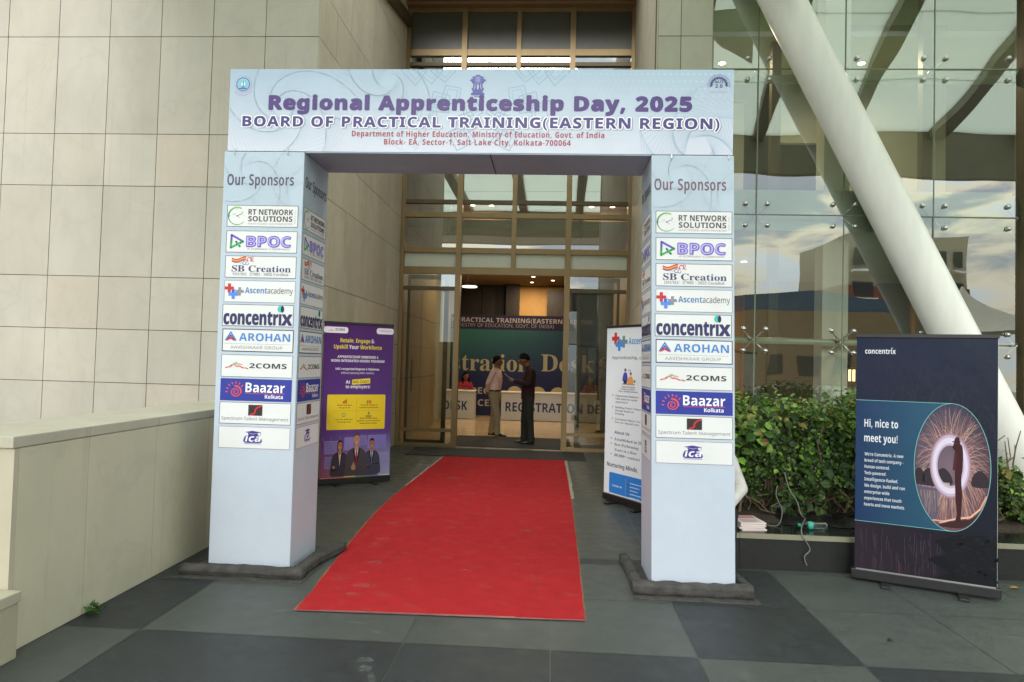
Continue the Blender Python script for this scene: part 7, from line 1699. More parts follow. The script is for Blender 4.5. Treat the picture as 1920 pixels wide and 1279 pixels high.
def cable(label, pts, rad):
    P = [Vector(p) for p in pts]; q = []
    for i in range(len(P) - 1):
        p0, p1, p2, p3 = P[max(0, i - 1)], P[i], P[i + 1], P[min(len(P) - 1, i + 2)]
        for k in range(6):
            t = k / 6
            q.append(.5 * (2 * p1 + (p2 - p0) * t + (2 * p0 - 5 * p1 + 4 * p2 - p3) * t * t + (3 * p1 - p0 - 3 * p2 + p3) * t ** 3))
    q.append(P[-1])
    mb = MB(); mb.tube(q, rad, 8)
    tag(obj('cable', mb, M_['cable'], smooth=True, origin=tuple(P[0])), label, 'cable')
cable('grey cable hanging from the hedge over the planter edge past the bottle', [(2.05, 6.12, .70), (2.068, 6.05, .57), (2.115, 6.0, .48), (2.125, 5.93, .385), (2.135, 5.86, .36), (2.055, 5.70, .345), (2.01, 5.579, .296), (2.072, 5.575, .185), (2.03, 5.572, .125), (2.05, 5.575, .055)], .005)
cable('thin grey cable looping from the hedge down beside the leaflets', [(2.0, 6.15, .58), (1.975, 6.1, .50), (2.0, 6.03, .40), (1.97, 5.95, .33), (1.90, 5.86, .293), (1.80, 5.93, .293), (1.72, 6.02, .30)], .004)
# ---- a weed and litter ---------------------------------------------
mb = MB(); r = random.Random(8)
for k in range(70):
    p = Vector((-2.760 + r.gauss(0, .016), 4.06 + r.gauss(0, .022), r.uniform(.005, .055))); d_ = Vector((r.uniform(-.3, 1), r.uniform(-1, 1), r.uniform(-.2, 1))).normalized() * r.uniform(.018, .03)
    s_ = Vector((-d_.y, d_.x, r.uniform(-.01, .01))) * .45
    if p.x < -2.79: p.x = -2.785
    mb.add([p, p + d_ * .5 + s_, p + d_, p + d_ * .5 - s_], [(0, 1, 2, 3)], 0, rgb(r.choice(('#3f7a24', '#4f8a2c', '#2f621c'))))
tag(obj('weed', mb, LEAF, tint=True, origin=(-2.765, 4.06, 0)), 'tiny green weed sprouting at the foot of the low wall', 'weed')
mb = MB()
mb.add([(3.47, 5.39, .004), (3.50, 5.375, .012), (3.545, 5.40, .006), (3.52, 5.425, .014), (3.49, 5.42, .004)], [(0, 1, 2, 3, 4)])
tag(obj('fallen_leaf', mb, mat('yellow_leaf', rgb('#b5913a'), .7), origin=(3.5, 5.4, 0)), 'yellow fallen leaf on the paving right of the dark banner', 'leaf')
mb = MB(); mb.add([(2.03, 4.24, .002), (2.055, 4.232, .014), (2.075, 4.25, .004), (2.05, 4.27, .012), (2.04, 4.26, .003)], [(0, 1, 4), (1, 2, 3), (1, 3, 4)])
tag(obj('crumpled_scrap', mb, M_['soil'], origin=(2.05, 4.25, 0)), 'small dark crumpled scrap on the paving in front of the dark banner', 'litter')
# ================================================================== PEOPLE
SKIN = mat('skin', rgb('#7a4e36'), .5, var=.06, scale=20)
EYE = mat('eye', (.01, .008, .007, 1), .2)
HAIR = mat('black_hair', (.008, .007, .007), .8, spec=.1, var=.3, scale=60)
SHOE = mat('black_leather', (.012, .011, .010), .35)
def cloth(n, c): return mat(n, c, .85, var=.14, scale=9, bump=.35, bscale=22)
def ring_loft(rings, n=20):
    """rings: (centre, half-width along y, half-depth along x)"""
    vs, fs = [], []
    for c, ry, rx in rings:
        for k in range(n):
            t = 2 * math.pi * k / n
            vs.append((c[0] + rx * math.cos(t), c[1] + ry * math.sin(t), c[2]))
    for i in range(len(rings) - 1):
        for k in range(n): fs.append((i * n + k, i * n + (k + 1) % n, (i + 1) * n + (k + 1) % n, (i + 1) * n + k))
    fs.append(tuple(range(n))[::-1]); fs.append(tuple((len(rings) - 1) * n + k for k in range(n)))
    return vs, fs
def person(label, loc, rz, pose, mats, hair='short', group=None, vox=.0085):
    """one body: limbs and trunk are merged into a single skin by a voxel remesh, then coloured by region"""
    t = thing('person', label, 'person', loc, group)
    mb = MB(); reg = []
    rot = Matrix.Rotation(rz, 4, 'Z')
    def cap(a, b, ra, rb, m):
        a, b = Vector(a), Vector(b)
        d_ = (b - a); l = d_.length; d_ = d_ / l
        P = [a - d_ * ra * .95, a - d_ * ra * .7, a - d_ * ra * .3] + [a.lerp(b, k / 4) for k in range(5)] + [b + d_ * rb * .3, b + d_ * rb * .7, b + d_ * rb * .95]
        rr = [ra * .25, ra * .7, ra * .95] + [ra + (rb - ra) * k / 4 for k in range(5)] + [rb * .95, rb * .7, rb * .25]
        mb.tube(P, rr, 14); reg.append(('c', a, b, ra, rb, m))
    def ell(c, rx, ry, rz_, m):
        mb.sphere(c, 1.0, sc=(rx, ry, rz_), n=9); reg.append(('e', Vector(c), (rx, ry, rz_), m))
    def loft(rings, m):
        v, f = ring_loft([(Vector(c), a, b) for c, a, b in rings]); mb.add(v, f)
        for i in range(len(rings) - 1):
            (c0, a0, b0), (c1, a1, b1) = rings[i], rings[i + 1]
            reg.append(('l', Vector(c0), Vector(c1), (b0, a0), (b1, a1), m))
    pose(cap, ell, loft)
    me = mb.mesh('body', [])
    o = bpy.data.objects.new('tmp', me); COL.objects.link(o)
    rm = o.modifiers.new('r', 'REMESH'); rm.mode = 'VOXEL'; rm.voxel_size = vox; rm.use_smooth_shade = True
    sm = o.modifiers.new('s', 'SMOOTH'); sm.factor = .5; sm.iterations = 3
    dg = bpy.context.evaluated_depsgraph_get()
    me2 = bpy.data.meshes.new_from_object(o.evaluated_get(dg))
    bpy.data.objects.remove(o); bpy.data.meshes.remove(me)
    for m in mats: me2.materials.append(m)
    def dist(p, g):
        if g[0] == 'c':
            ab = g[2] - g[1]; f = max(0, min(1, (p - g[1]).dot(ab) / ab.length_squared))
            return (p - g[1] - ab * f).length - (g[3] + (g[4] - g[3]) * f)
        if g[0] == 'e':
            q = p - g[1]; s_ = min(g[2])
            return (Vector((q.x / g[2][0], q.y / g[2][1], q.z / g[2][2])).length - 1) * s_
        f = (p.z - g[1].z) / max(1e-6, (g[2].z - g[1].z)); ff = max(0, min(1, f))
        c = g[1].lerp(g[2], ff); rx = g[3][0] + (g[4][0] - g[3][0]) * ff; ry = g[3][1] + (g[4][1] - g[3][1]) * ff
        q = p - c
        return (math.hypot(q.x / rx, q.y / ry) - 1) * min(rx, ry) + abs(f - ff) * abs(g[2].z - g[1].z)
    mi = []
    for f in me2.polygons:
        p = f.center
        best = min(reg, key=lambda g: dist(p, g)); mi.append(best[-1])
    me2.polygons.foreach_set('material_index', mi)
    me2.polygons.foreach_set('use_smooth', [True] * len(me2.polygons))
    me2.transform(rot); me2.name = 'body'
    b = bpy.data.objects.new('body', me2); COL.objects.link(b); b.parent = t
    return t, rot
def child_mesh(t, rot, name, mb, m, smooth=True):
    me = mb.mesh(name, [m], smooth); me.transform(rot)
    o = bpy.data.objects.new(name, me); COL.objects.link(o); o.parent = t
    return o
def head(ell, cap, c, pitch=0.0, SK=0):
    """face towards +x; c = centre of the skull"""
    cp, sp = math.cos(pitch), math.sin(pitch)
    def Q(x, y, z): return (c[0] + x * cp + z * sp, c[1] + y, c[2] - x * sp + z * cp)
    ell(c, .098, .077, .105, SK)
    ell(Q(.025, 0, -.060), .062, .060, .058, SK); ell(Q(.058, 0, -.088), .030, .032, .026, SK)
    cap(Q(.092, 0, .005), Q(.112, 0, -.030), .010, .015, SK)
    cap(Q(.088, -.018, -.060), Q(.088, .018, -.060), .011, .011, SK)
    for s_ in (-1, 1):
        ell(Q(-.005, s_ * .080, -.020), .020, .012, .032, SK)
        ell(Q(.086, s_ * .032, .002), .012, .013, .010, 4)
    return Q
def hair_short(c, pitch, seed, back=.0):
    mb = MB(); r = random.Random(seed)
    cp, sp = math.cos(pitch), math.sin(pitch)
    n, mth = 26, 14
    vs = []
    for j in range(mth + 1):
        for i in range(n):
            th = 2 * math.pi * i / n
            f = .5 + .5 * math.cos(th)             # 1 at the forehead
            lim = .98 + .2 * (1 - f) + (1 - f) ** .8 * 1.15
            ph = lim * j / mth
            k = 1.05 + r.uniform(-.015, .05)
            x, y, z = .101 * math.sin(ph) * math.cos(th) * k - .010, .084 * math.sin(ph) * math.sin(th) * k, .113 * math.cos(ph) * k
            vs.append((c[0] + x * cp + z * sp, c[1] + y, c[2] - x * sp + z * cp))
    fs = [(j * n + i, j * n + (i + 1) % n, (j + 1) * n + (i + 1) % n, (j + 1) * n + i) for j in range(mth) for i in range(n)]
    mb.add(vs, fs)
    return mb
def hand(cap, ell, wrist, d_, side_, curl, m, thumb=1):
    """palm, four unequal bent fingers and a thumb from the side of the palm"""
    w_, d_, sd_, cu = Vector(wrist), Vector(d_).normalized(), Vector(side_).normalized(), Vector(curl).normalized()
    p1 = w_ + d_ * .085
    for k in range(4): cap(w_ + sd_ * (k - 1.5) * .012, p1 + sd_ * (k - 1.5) * .019, .016, .013, m)
    for k, l in enumerate((.062, .072, .066, .050)):
        a_ = p1 + sd_ * (k - 1.5) * .0205
        b_ = a_ + d_ * l * .42 + cu * l * .18; c_ = b_ + d_ * l * .20 + cu * l * .40
        cap(a_, b_, .0095, .0088, m); cap(b_, c_, .0088, .0075, m)
    a_ = w_ + d_ * .030 - sd_ * .028 * thumb; b_ = a_ + d_ * .035 - sd_ * .022 * thumb + cu * .012; c_ = b_ + d_ * .026 + cu * .014
    cap(a_, b_, .013, .0105, m); cap(b_, c_, .0105, .0085, m)
def shoe(pos, l=.27, yaw=0.0):
    mb = MB(); n = 12
    secs = [(-.06, .030, .060), (-.03, .038, .085), (.03, .040, .085), (.09, .046, .060), (.15, .048, .045), (.19, .036, .034), (.205, .014, .018)]
    vs, fs = [], []
    for x, w_, h_ in secs:
        for k in range(n):
            th = math.pi * 2 * k / n
            y, z = w_ * math.cos(th), max(0.0, h_ * .45 + h_ * .6 * math.sin(th))
            vs.append((pos[0] + x * math.cos(yaw) - y * math.sin(yaw), pos[1] + x * math.sin(yaw) + y * math.cos(yaw), pos[2] + z))
    for i in range(len(secs) - 1):
        for k in range(n): fs.append((i * n + k, i * n + (k + 1) % n, (i + 1) * n + (k + 1) % n, (i + 1) * n + k))
    fs.append(tuple(range(n))); fs.append(tuple((len(secs) - 1) * n + k for k in range(n))[::-1])
    mb.add(vs, fs); return mb

# ---- man in a pale pink shirt, hands behind his back ----------------
def pose1(cap, ell, loft):
    # materials 0 skin 1 shirt 2 trousers 3 belt 4 eye
    loft([((-.005, 0, .985), .165, .115), ((.0, 0, 1.06), .168, .122), ((.012, 0, 1.16), .172, .125), ((.012, 0, 1.28), .188, .122), ((.0, 0, 1.37), .190, .108), ((-.008, 0, 1.42), .14, .085), ((-.010, 0, 1.455), .075, .066)], 1)
    loft([((-.010, 0, .955), .170, .122), ((-.006, 0, .986), .169, .120)], 3)
    loft([((-.012, 0, .80), .172, .125), ((-.018, 0, .88), .175, .132), ((-.010, 0, .955), .168, .121)], 2)
    cap((-.008, 0, 1.44), (.018, 0, 1.53), .058, .053, 0)
    head(ell, cap, (.035, 0, 1.605), .04)
    cap((-.010, -.035, 1.452), (.045, -.02, 1.435), .026, .022, 1); cap((-.010, .035, 1.452), (.045, .02, 1.435), .026, .022, 1)
    for s_ in (-1, 1):
        cap((-.005, s_ * .175, 1.375), (-.095, s_ * .235, 1.135), .066, .054, 1)
        cap((-.095, s_ * .235, 1.135), (-.165, s_ * .075, .965), .052, .040, 1)
    hand(cap, ell, (-.165, -.07, .955), (-.02, .9, -.35), (0, .3, 1), (-1, 0, 0), 0); hand(cap, ell, (-.168, .07, .960), (-.02, -.9, -.30), (0, -.3, 1), (-1, 0, 0), 0)
    for s_, fx in ((-1, .12), (1, -.09)):
        cap((-.012, s_ * .088, .84), (fx * .55, s_ * .095, .47), .100, .076, 2); cap((fx * .55, s_ * .095, .47), (fx - .02, s_ * .10, .11), .076, .062, 2)
        cap((fx - .02, s_ * .10, .12), (fx - .015, s_ * .10, .065), .068, .066, 2)
p1, rt1 = person('man in pale pink shirt and khaki trousers with hands behind his back', (-1.205, 14.80, 0), R(-14), pose1,
                 [SKIN, cloth('pale_pink_shirt', rgb('#e6c6b8')), cloth('khaki_trousers', rgb('#9a8c6c')), mat('belt', (.02, .016, .012), .4), EYE], group='men talking in the doorway')
child_mesh(p1, rt1, 'hair', hair_short((.030, 0, 1.615), .02, 1), HAIR)
child_mesh(p1, rt1, 'shoe', shoe((.10, -.10, .0)), SHOE); child_mesh(p1, rt1, 'shoe', shoe((-.11, .10, 0)), SHOE)
# ---- man in a maroon shirt reading papers ---------------------------
def pose2(cap, ell, loft):
    loft([((.0, 0, .87), .185, .135), ((.0, 0, .96), .180, .135), ((.0, 0, 1.08), .178, .132), ((-.012, 0, 1.20), .186, .132), ((-.030, 0, 1.33), .200, .128), ((-.030, 0, 1.42), .190, .108), ((-.018, 0, 1.47), .13, .085), ((.0, 0, 1.505), .076, .066)], 1)
    loft([((-.005, 0, .80), .172, .125), ((-.005, 0, .90), .172, .125)], 2)
    cap((-.005, 0, 1.48), (.055, 0, 1.565), .060, .055, 0)
    cap((.0, -.035, 1.50), (.05, -.02, 1.485), .028, .022, 1); cap((.0, .035, 1.50), (.05, .02, 1.485), .028, .022, 1)
    head(ell, cap, (.098, 0, 1.640), .50)
    for s_ in (-1, 1):
        cap((-.025, s_ * .185, 1.420), (.035, s_ * .235, 1.165), .070, .056, 1)
        cap((.035, s_ * .235, 1.165), (.265, s_ * .075, 1.215), .054, .040, 1)
    hand(cap, ell, (.285, -.070, 1.222), (.75, .40, .25), (-.3, .5, .8), (-.2, .9, .2), 0); hand(cap, ell, (.285, .070, 1.222), (.75, -.40, .25), (-.3, -.5, .8), (-.2, -.9, .2), 0)
    for s_, fx in ((-1, .06), (1, -.05)):
        cap((-.005, s_ * .090, .86), (fx * .6, s_ * .10, .48), .104, .080, 2); cap((fx * .6, s_ * .10, .48), (fx - .02, s_ * .105, .11), .080, .066, 2)
        cap((fx - .02, s_ * .105, .12), (fx - .015, s_ * .105, .062), .074, .072, 2)
p2, rt2 = person('man in dark maroon shirt and dark trousers looking down at papers', (-.455, 13.45, .012), R(180 + 10), pose2,
                 [SKIN, cloth('maroon_shirt', rgb('#2e1216')), cloth('charcoal_trousers', rgb('#242520')), mat('dark_belt', (.02, .016, .012), .4), EYE], group='men talking in the doorway')
child_mesh(p2, rt2, 'hair', hair_short((.095, 0, 1.652), .48, 2), HAIR)
child_mesh(p2, rt2, 'shoe', shoe((.04, -.105, .0)), SHOE); child_mesh(p2, rt2, 'shoe', shoe((-.07, .105, 0)), SHOE)
mb = MB(); q = rt2 @ Vector((.40, 0, 1.30)); u_ = rt2 @ Vector((.80, 0, .60)); v_ = rt2 @ Vector((0, 1, 0)); n_ = u_.cross(v_)
mb.obox(Vector((-.455, 13.45, .012)) + q, u_, v_, n_, .20, .13, .003)
tag(obj('folded_paper', mb, M_['white_cloth'], origin=tuple(Vector((-.455, 13.45, .012)) + q)), 'white folded paper held by the man in maroon', 'paper')
# ---- people behind the desks ---------------------------------------
def pose_sit(cap, ell, loft):
    loft([((-.03, 0, .47), .165, .13), ((-.02, 0, .60), .150, .112), ((0, 0, .76), .160, .115), ((.0, 0, .92), .172, .105), ((.0, 0, .985), .13, .08), ((.005, 0, 1.02), .066, .058)], 1)
    cap((.005, 0, 1.0), (.03, 0, 1.09), .048, .046, 0); head(ell, cap, (.05, 0, 1.165), .15)
    for s_ in (-1, 1):
        cap((0, s_ * .158, .945), (.06, s_ * .20, .79), .055, .046, 1); cap((.06, s_ * .20, .79), (.29, s_ * .10, .805), .044, .034, 0)
        hand(cap, ell, (.30, s_ * .095, .808), (.95, -s_ * .25, -.02), (0, s_, .1), (.2, 0, -1), 0)
        cap((-.01, s_ * .09, .50), (.38, s_ * .10, .52), .085, .065, 2); cap((.38, s_ * .10, .52), (.36, s_ * .10, .10), .064, .045, 2); cap((.36, s_ * .10, .05), (.48, s_ * .10, .04), .04, .03, 2)
def long_hair(c, pitch, seed):
    mb = hair_short(c, pitch, seed)
    for s_ in (-1, 1): mb.tube([(c[0] - .02, s_ * .07, c[2] + .05), (c[0] - .03, s_ * .092, c[2] - .05), (c[0] - .02, s_ * .095, c[2] - .15), (c[0] + .02, s_ * .09, c[2] - .23)], [.03, .032, .030, .014], 10)
    mb.tube([(c[0] - .08, 0, c[2] + .02), (c[0] - .095, 0, c[2] - .10), (c[0] - .08, 0, c[2] - .22)], [.06, .066, .04], 12)
    return mb
pw, rw = person('woman in red with long dark hair seated behind the left registration desk', (-2.46, 19.45, 0), R(-60), pose_sit, [SKIN, cloth('red_kurta', rgb('#a02434')), cloth('dark_trousers', rgb('#2a2a30')), SHOE, EYE], group='people seated behind the desks', vox=.010)
child_mesh(pw, rw, 'hair', long_hair((.045, 0, 1.175), .13, 5), HAIR)
pw2, rw2 = person('person in red patterned top seated behind the right end of the desk', (1.12, 19.5, 0), R(-105), pose_sit, [SKIN, cloth('red_patterned_top', rgb('#7a2a28')), cloth('dark_trousers', rgb('#2a2a30')), SHOE, EYE], group='people seated behind the desks', vox=.010)
child_mesh(pw2, rw2, 'hair', long_hair((.045, 0, 1.175), .13, 6), HAIR)
# ---- standing person in dark clothes, mostly behind the white banner
def pose3(cap, ell, loft):
    loft([((.0, 0, .87), .185, .135), ((.0, 0, 1.08), .176, .13), ((0, 0, 1.20), .186, .13), ((0, 0, 1.33), .198, .125), ((0, 0, 1.42), .185, .105), ((0, 0, 1.47), .13, .085), ((.0, 0, 1.505), .076, .066)], 1)
    cap((-.005, 0, 1.48), (.02, 0, 1.565), .058, .055, 0); head(ell, cap, (.04, 0, 1.645), .0)
    for s_ in (-1, 1):
        cap((0, s_ * .19, 1.41), (-.01, s_ * .255, 1.12), .068, .054, 1); cap((-.01, s_ * .255, 1.12), (.04, s_ * .25, .87), .052, .042, 1)
        hand(cap, ell, (.042, s_ * .25, .855), (.1, 0, -1), (1, 0, 0), (.3, -s_, 0), 0)
        fx = .10 * s_
        cap((0, s_ * .09, .86), (fx * .6, s_ * .10, .48), .104, .080, 2); cap((fx * .6, s_ * .10, .48), (fx - .02, s_ * .105, .08), .080, .062, 2)
p3, rt3 = person('person in dark clothes standing behind the glass by the white banner', (1.27, 16.35, 0), R(200), pose3, [SKIN, cloth('black_jacket', rgb('#1d1d22')), cloth('black_trousers', rgb('#17171c')), SHOE, EYE], vox=.010)
child_mesh(p3, rt3, 'hair', hair_short((.035, 0, 1.655), 0, 7), HAIR)
child_mesh(p3, rt3, 'shoe', shoe((.08, .105, .0)), SHOE); child_mesh(p3, rt3, 'shoe', shoe((-.12, -.105, 0)), SHOE)
# ---- person seated on the planter behind the right pillar -----------
def pose4(cap, ell, loft):
    loft([((-.02, 0, .10), .185, .15), ((-.01, 0, .20), .176, .14), ((.03, 0, .36), .176, .13), ((.09, 0, .50), .19, .12), ((.12, 0, .57), .15, .09), ((.14, 0, .61), .072, .06)], 1)
    cap((.14, 0, .59), (.20, 0, .67), .052, .05, 0); head(ell, cap, (.23, 0, .745), .35)
    for s_ in (-1, 1):
        cap((.09, s_ * .175, .525), (.10, s_ * .275, .285), .066, .056, 1); cap((.10, s_ * .275, .285), (.30, s_ * .16, .20), .052, .042, 1)
        hand(cap, ell, (.315, s_ * .15, .195), (.85, -s_ * .5, -.1), (0, s_, .2), (.3, 0, -1), 0)
        cap((.0, s_ * .10, .115), (.43, s_ * .12, .135), .105, .078, 2); cap((.43, s_ * .12, .135), (.46, s_ * .12, -.22), .074, .052, 2)
    cap((-.02, -.12, .06), (-.02, .12, .06), .11, .11, 2)
p4, rt4 = person('person in white shirt and black trousers sitting on the planter behind the right pillar', (1.365, 6.06, .287), R(-95), pose4, [SKIN, cloth('white_shirt', rgb('#c9c8c4')), cloth('black_trousers_seated', rgb('#141416')), SHOE, EYE])
child_mesh(p4, rt4, 'hair', hair_short((.225, 0, .755), .33, 9), HAIR)
for s_ in (-1, 1): child_mesh(p4, rt4, 'shoe', shoe((.47, s_ * .12, -.287)), SHOE)
# ================================================================== LOBBY
def desk(label, x0, x1, txt, tx, tw, al):
    t = thing('registration_desk', label, 'desk', ((x0 + x1) / 2, 18.95, 0), 'registration desks in the lobby')
    mb = MB(); mb.box(x0, x1, 18.72, 18.74, .01, .755); mb.box(x0, x0 + .02, 18.741, 19.2, .01, .755); mb.box(x1 - .02, x1, 18.741, 19.2, .01, .755)
    fr = obj('front_panel', mb, M_['table_white'], t)
    mb = MB(); mb.box(x0 - .02, x1 + .02, 18.69, 19.25, .758, .785, bev=.004); obj('table_top', mb, M_['white_cloth'], t)
    a = Art(); a.rect(0, 0, x1 - x0, .74, '#b9bfc4', 0); a.text(txt, tx - x0, .235, .25, '#2e3a6c', 2, al, w=tw, bold=.03)
    link('lettering', a.mesh('lettering', (x0, 18.716, .012), (1, 0, 0), (0, 0, 1), step=.002, material=PRINT2), fr)
desk('white fronted registration desk on the left showing only the end of its lettering', -5.2, -2.11, 'REGISTRATION DESK', -2.29, 2.75, 'R')
desk('white fronted registration desk on the right behind the man in maroon', -1.36, 1.95, 'REGISTRATION DESK', -1.24, 2.95, 'L')
bd = thing('registration_backdrop', 'teal and navy printed registration backdrop behind the white desks', 'backdrop', (-1.2, 20.06, 0))
mb = MB(); mb.box(-5.4, 1.38, 20.0, 20.05, .01, 2.97); brd = obj('board', mb, M_['black'], bd)
a = Art(); BW = 6.78; ox = -5.4
a.grad(0, 0, BW, 1.5, '#242c50', '#262c56', '#262c58', '#222f4e', z=0, n=8)
a.grad(0, 1.5, BW, 2.53, '#1b2c48', '#232c58', '#2a365c', '#28505a', z=0, n=6)
a.grad(2.4, 1.15, 4.6, 2.53, '#20304e', '#262c56', '#2c5c60', '#357068', z=.5, n=8)
a.grad(4.6, 1.15, BW, 2.53, '#262c56', '#232a54', '#2a3c5e', '#2c5c60', z=.5, n=8)
a.rect(0, 2.53, BW, 2.955, '#2a2440', 1)
a.text('BOARD OF PRACTICAL TRAINING(EASTERN REGION)', 1.19 - ox, 2.74, .13, '#b3aeb0', 3, 'R', w=5.1, bold=.035)
a.text('(MINISTRY OF EDUCATION, GOVT. OF INDIA)', .03 - ox, 2.60, .105, '#9a969c', 3, 'R', w=3.0, bold=.008)
a.text('Registration', -.64 - ox, 1.312, .50, '#b0a88c', 3, 'R', w=3.62, serif=True); a.text('Desk', -.315 - ox, 1.342, .50, '#b0a88c', 3, 'L', w=1.55, serif=True)
a.text('REG', -2.36 - ox, .63, .19, '#b8b4b0', 3, 'L', w=.56, bold=.03); a.text('CES', -2.14 - ox, .28, .19, '#b8b4b0', 3, 'L', w=.50, bold=.03)
link('printed_face', a.mesh('printed_face', (-5.4, 19.995, .01), (1, 0, 0), (0, 0, 1), step=.002, material=PRINT2), brd)
CH = mat('cream_chair_cover', rgb('#cdb98a'), .8, var=.05)
def chair(x, label):
    t = thing('chair', label, 'chair', (x, 19.62, 0), 'cream covered chairs behind the desks')
    mb = MB(); n = 14
    o_ = [(x - .21, .46), (x - .215, .70)] + [(x - .215 * math.cos(math.pi * k / n), .70 + .20 * math.sin(math.pi * k / n)) for k in range(1, n)] + [(x + .215, .70), (x + .21, .46)]
    N = len(o_)
    mb.add([(a_, 19.80, b_) for a_, b_ in o_] + [(a_, 19.85, b_) for a_, b_ in o_], [tuple(range(N)), tuple(range(N, 2 * N))[::-1]] + [(i, (i + 1) % N, N + (i + 1) % N, N + i) for i in range(N)])
    obj('backrest', mb, CH, t)
    mb = MB(); mb.box(x - .21, x + .21, 19.40, 19.80, .42, .47, bev=.012); obj('seat', mb, CH, t)
    for sx in (-.18, .18):
        for y in (19.43, 19.82):
            mb = MB(); mb.tube([(x + sx, y, 0.0), (x + sx, y, .42)], .013, 8); obj('leg', mb, M_['steel'], t)
chair(-3.27, 'cream covered chair behind the left desk')
chair(-1.06, 'cream covered chair between the two standing men')
chair(-.38, 'cream covered chair behind the man in maroon')
chair(.19, 'cream covered chair to the right of the man in maroon')
# ring lamp and downlights
rl = thing('ring_lamp', 'white ring lamp hanging over the registration desks', 'ceiling lamp', (-2.36, 19.0, 3.7))
def torus(c, r0, r1):
    mb = MB(); mb.tube([(c[0] + r0 * math.cos(2 * math.pi * k / 32), c[1] + r0 * math.sin(2 * math.pi * k / 32), c[2]) for k in range(33)], r1, 8); return mb
obj('ring', torus((-2.36, 19.0, 3.68), .20, .018), emit_mat('ring_glow', (1, .82, .6, 1), 1.2), rl)
mb = MB()
for k in range(3): mb.tube([(-2.36 + .20 * math.cos(2.1 * k), 19 + .20 * math.sin(2.1 * k), 3.69), (-2.36, 19, 4.1)], .003, 5)
obj('wire', mb, M_['steel'], rl)
GLOW = emit_mat('warm_lamp', (1, .80, .52, 1), 9)
def downlight(x, y, z, label, power=0, grp='recessed downlights'):
    t = thing('downlight', label, 'downlight', (x, y, z), grp)
    mb = MB(); mb.lathe([(.058, -.008), (.075, -.006), (.075, -.001)], (x, y, z), 20); obj('trim_ring', mb, M_['bronze'], t, smooth=True)
    mb = MB(); mb.lathe([(.05, -.0105), (.05, -.009)], (x, y, z), 20); obj('lamp', mb, GLOW, t)
    if power:
        l = bpy.data.lights.new('downlight_beam', 'AREA'); l.shape = 'DISK'; l.size = .12; l.energy = power; l.color = (1, .80, .56)
        o = bpy.data.objects.new('downlight_beam', l); COL.objects.link(o); o.parent = t; o.location = (0, 0, -.02)
for x, y, lb in ((-.60, 19.8, 'lobby ceiling downlight above the right desk nearer the doors'), (-.03, 20.6, 'lobby ceiling downlight beside the tan wall')):
    downlight(x, y, 4.1, lb, 17)
for x, y in ((-.68, 21.2), (-2.2, 16.2), (.2, 16.2), (-1.0, 18.0)):  # unseen lamps, added to light the lobby and its tan wall
    downlight(x, y, 4.1, 'unseen ceiling downlight added to light the lobby', 18)
mb = MB(); mb.box(-2.89, 1.46, 13.62, 14.19, 4.80, 5.2); obj('bulkhead', mb, M_['brown'], hotel)
for k, x in enumerate((-1.70, -1.316, .726, 1.148)):
    downlight(x, 13.85, 4.80, ('first', 'second', 'third', 'fourth')[k] + ' of four small downlights in a row over the doors', 4, 'small downlights over the doors')
mb = MB(); mb.box(2.0, 9.3, 9.2, 10.6, 6.05, 6.12); obj('ceiling_bulkhead', mb, M_['room'], hotel)
downlight(2.373, 10.0, 6.05, 'upper floor downlight at the left end of the glass wall', 20, 'downlights behind the glass wall')
downlight(4.351, 10.0, 6.05, 'upper floor downlight right of the cream column', 20, 'downlights behind the glass wall')
downlight(3.0, 11.0, 3.30, 'ground floor downlight behind the hedge', 25, 'downlights behind the glass wall')
wl = thing('wall_lamp', 'small lit lantern behind the glass just above the hedge', 'lantern', (4.48, 10.5, 1.53))
mb = MB(); mb.box(4.40, 4.56, 10.44, 10.56, 1.45, 1.62); obj('lamp_glass', mb, emit_mat('lantern_glow', (1, .66, .28, 1), 2.2), wl)
mb = MB()
for x in (4.39, 4.45, 4.51, 4.57): mb.box(x - .008, x + .008, 10.425, 10.437, 1.42, 1.65)
mb.box(4.38, 4.58, 10.42, 10.58, 1.652, 1.68); mb.box(4.46, 4.50, 10.48, 10.52, 0, 1.418); obj('frame', mb, M_['black'], wl)

# ================================================================== ACROSS THE FORECOURT (mirrored in the glass)
def hall():
    t = thing('event_hall', 'blue roofed hall across the road mirrored in the glass wall', 'hall', (19, -46, 0))
    mb = MB(); mb.box(8, 34, -58, -44, 0, 6.2); obj('wall', mb, mat('hall_plaster', rgb('#7a684c'), .8), t)
    mb = MB(); n = 20
    p = [(8 + 26 * k / n, 6.2 + 2.6 * math.sin(math.pi * (k / n * .8 + .1)) - .6) for k in range(n + 1)]
    for k in range(n):
        (a_, b_), (c_, d_) = p[k], p[k + 1]
        mb.add([(a_, -44.3, 6.2), (c_, -44.3, 6.2), (c_, -44.3, d_), (a_, -44.3, b_), (a_, -58, b_), (c_, -58, d_)], [(0, 1, 2, 3), (3, 2, 5, 4)])
    obj('roof', mb, mat('blue_sheet_roof', rgb('#304a5c'), .5), t)
    for k in range(8):
        mb = MB(); mb.box(9 + k * 3.1, 10.6 + k * 3.1, -43.98, -43.9, 1.2, 3.4); obj('window', mb, M_['black'], t)
hall()
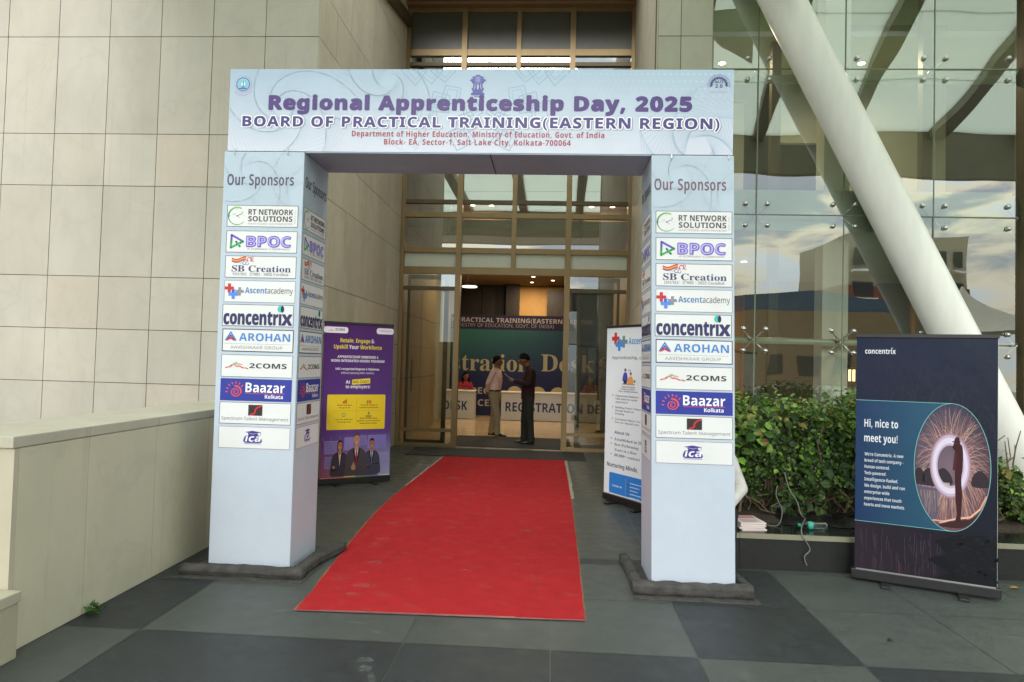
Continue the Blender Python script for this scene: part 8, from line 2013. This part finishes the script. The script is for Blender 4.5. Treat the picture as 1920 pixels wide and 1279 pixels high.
def tower():
    t = thing('apartment_tower', 'cream and red brick apartment tower mirrored in the glass wall', 'apartment block', (43, -75, 0))
    mb = MB(); mb.box(36, 51, -85, -69, 0, 12); obj('wall', mb, mat('red_brick', rgb('#7a4a38'), .85), t)
    mb = MB(); mb.box(36.2, 50.8, -84.8, -69.2, 12, 18); obj('wall', mb, mat('cream_render', rgb('#a89c84'), .85), t)
    for i in range(5):
        for j in range(5):
            mb = MB(); mb.box(37 + i * 2.9, 38.5 + i * 2.9, -68.98, -68.9, 1.4 + j * 3.1, 3.2 + j * 3.1); obj('window', mb, M_['black'], t)
            mb = MB(); mb.box(36.8 + i * 2.9, 38.7 + i * 2.9, -68.88, -68.2, .9 + j * 3.1, 1.05 + j * 3.1); obj('balcony', mb, M_['white_cloth'], t)
tower()
def tent(x, y, wd, h0, h1, label):
    t = thing('event_tent', label, 'tent', (x, y, 0), 'peaked white tents on the forecourt')
    mb = MB(); n, m_ = 32, 10
    for j in range(m_ + 1):
        f = j / m_
        for i in range(n):
            th = 2 * math.pi * i / n
            k = wd / max(abs(math.cos(th)), abs(math.sin(th))) * (1 - f) ** 1.0 + .04
            mb.v.append((x + k * math.cos(th), y + k * math.sin(th), h0 + (h1 - h0) * f ** 1.9))
    for j in range(m_):
        for i in range(n): mb.f.append((j * n + i, j * n + (i + 1) % n, (j + 1) * n + (i + 1) % n, (j + 1) * n + i)); mb.mi.append(0); mb.ci.append((1,) * 4)
    obj('canopy', mb, mat('tent_fabric', rgb('#b5b2a2'), .7), t, smooth=True)
    for sx in (-1, 1):
        for sy in (-1, 1):
            mb = MB(); mb.tube([(x + sx * wd, y + sy * wd, 0), (x + sx * wd, y + sy * wd, h0)], .05, 8); obj('leg', mb, M_['steel'], t)
tent(21.1, -20, 2.9, 3.4, 6.1, 'peaked white tent mirrored at the right of the glass wall')
tent(1.1, -21, 1.6, 2.9, 4.6, 'small peaked white tent mirrored in the entrance doors')
t = thing('gate_beam', 'dark steel gateway across the forecourt mirrored above the doors', 'gateway', (-2, -15, 0))
mb = MB(); mb.box(-14, 4, -15.2, -14.8, 8.55, 9.15); obj('beam', mb, DS, t)
for x in (-13.7, 3.7): mb = MB(); mb.box(x - .25, x + .25, -15.15, -14.85, 0, 8.55); obj('post', mb, DS, t)
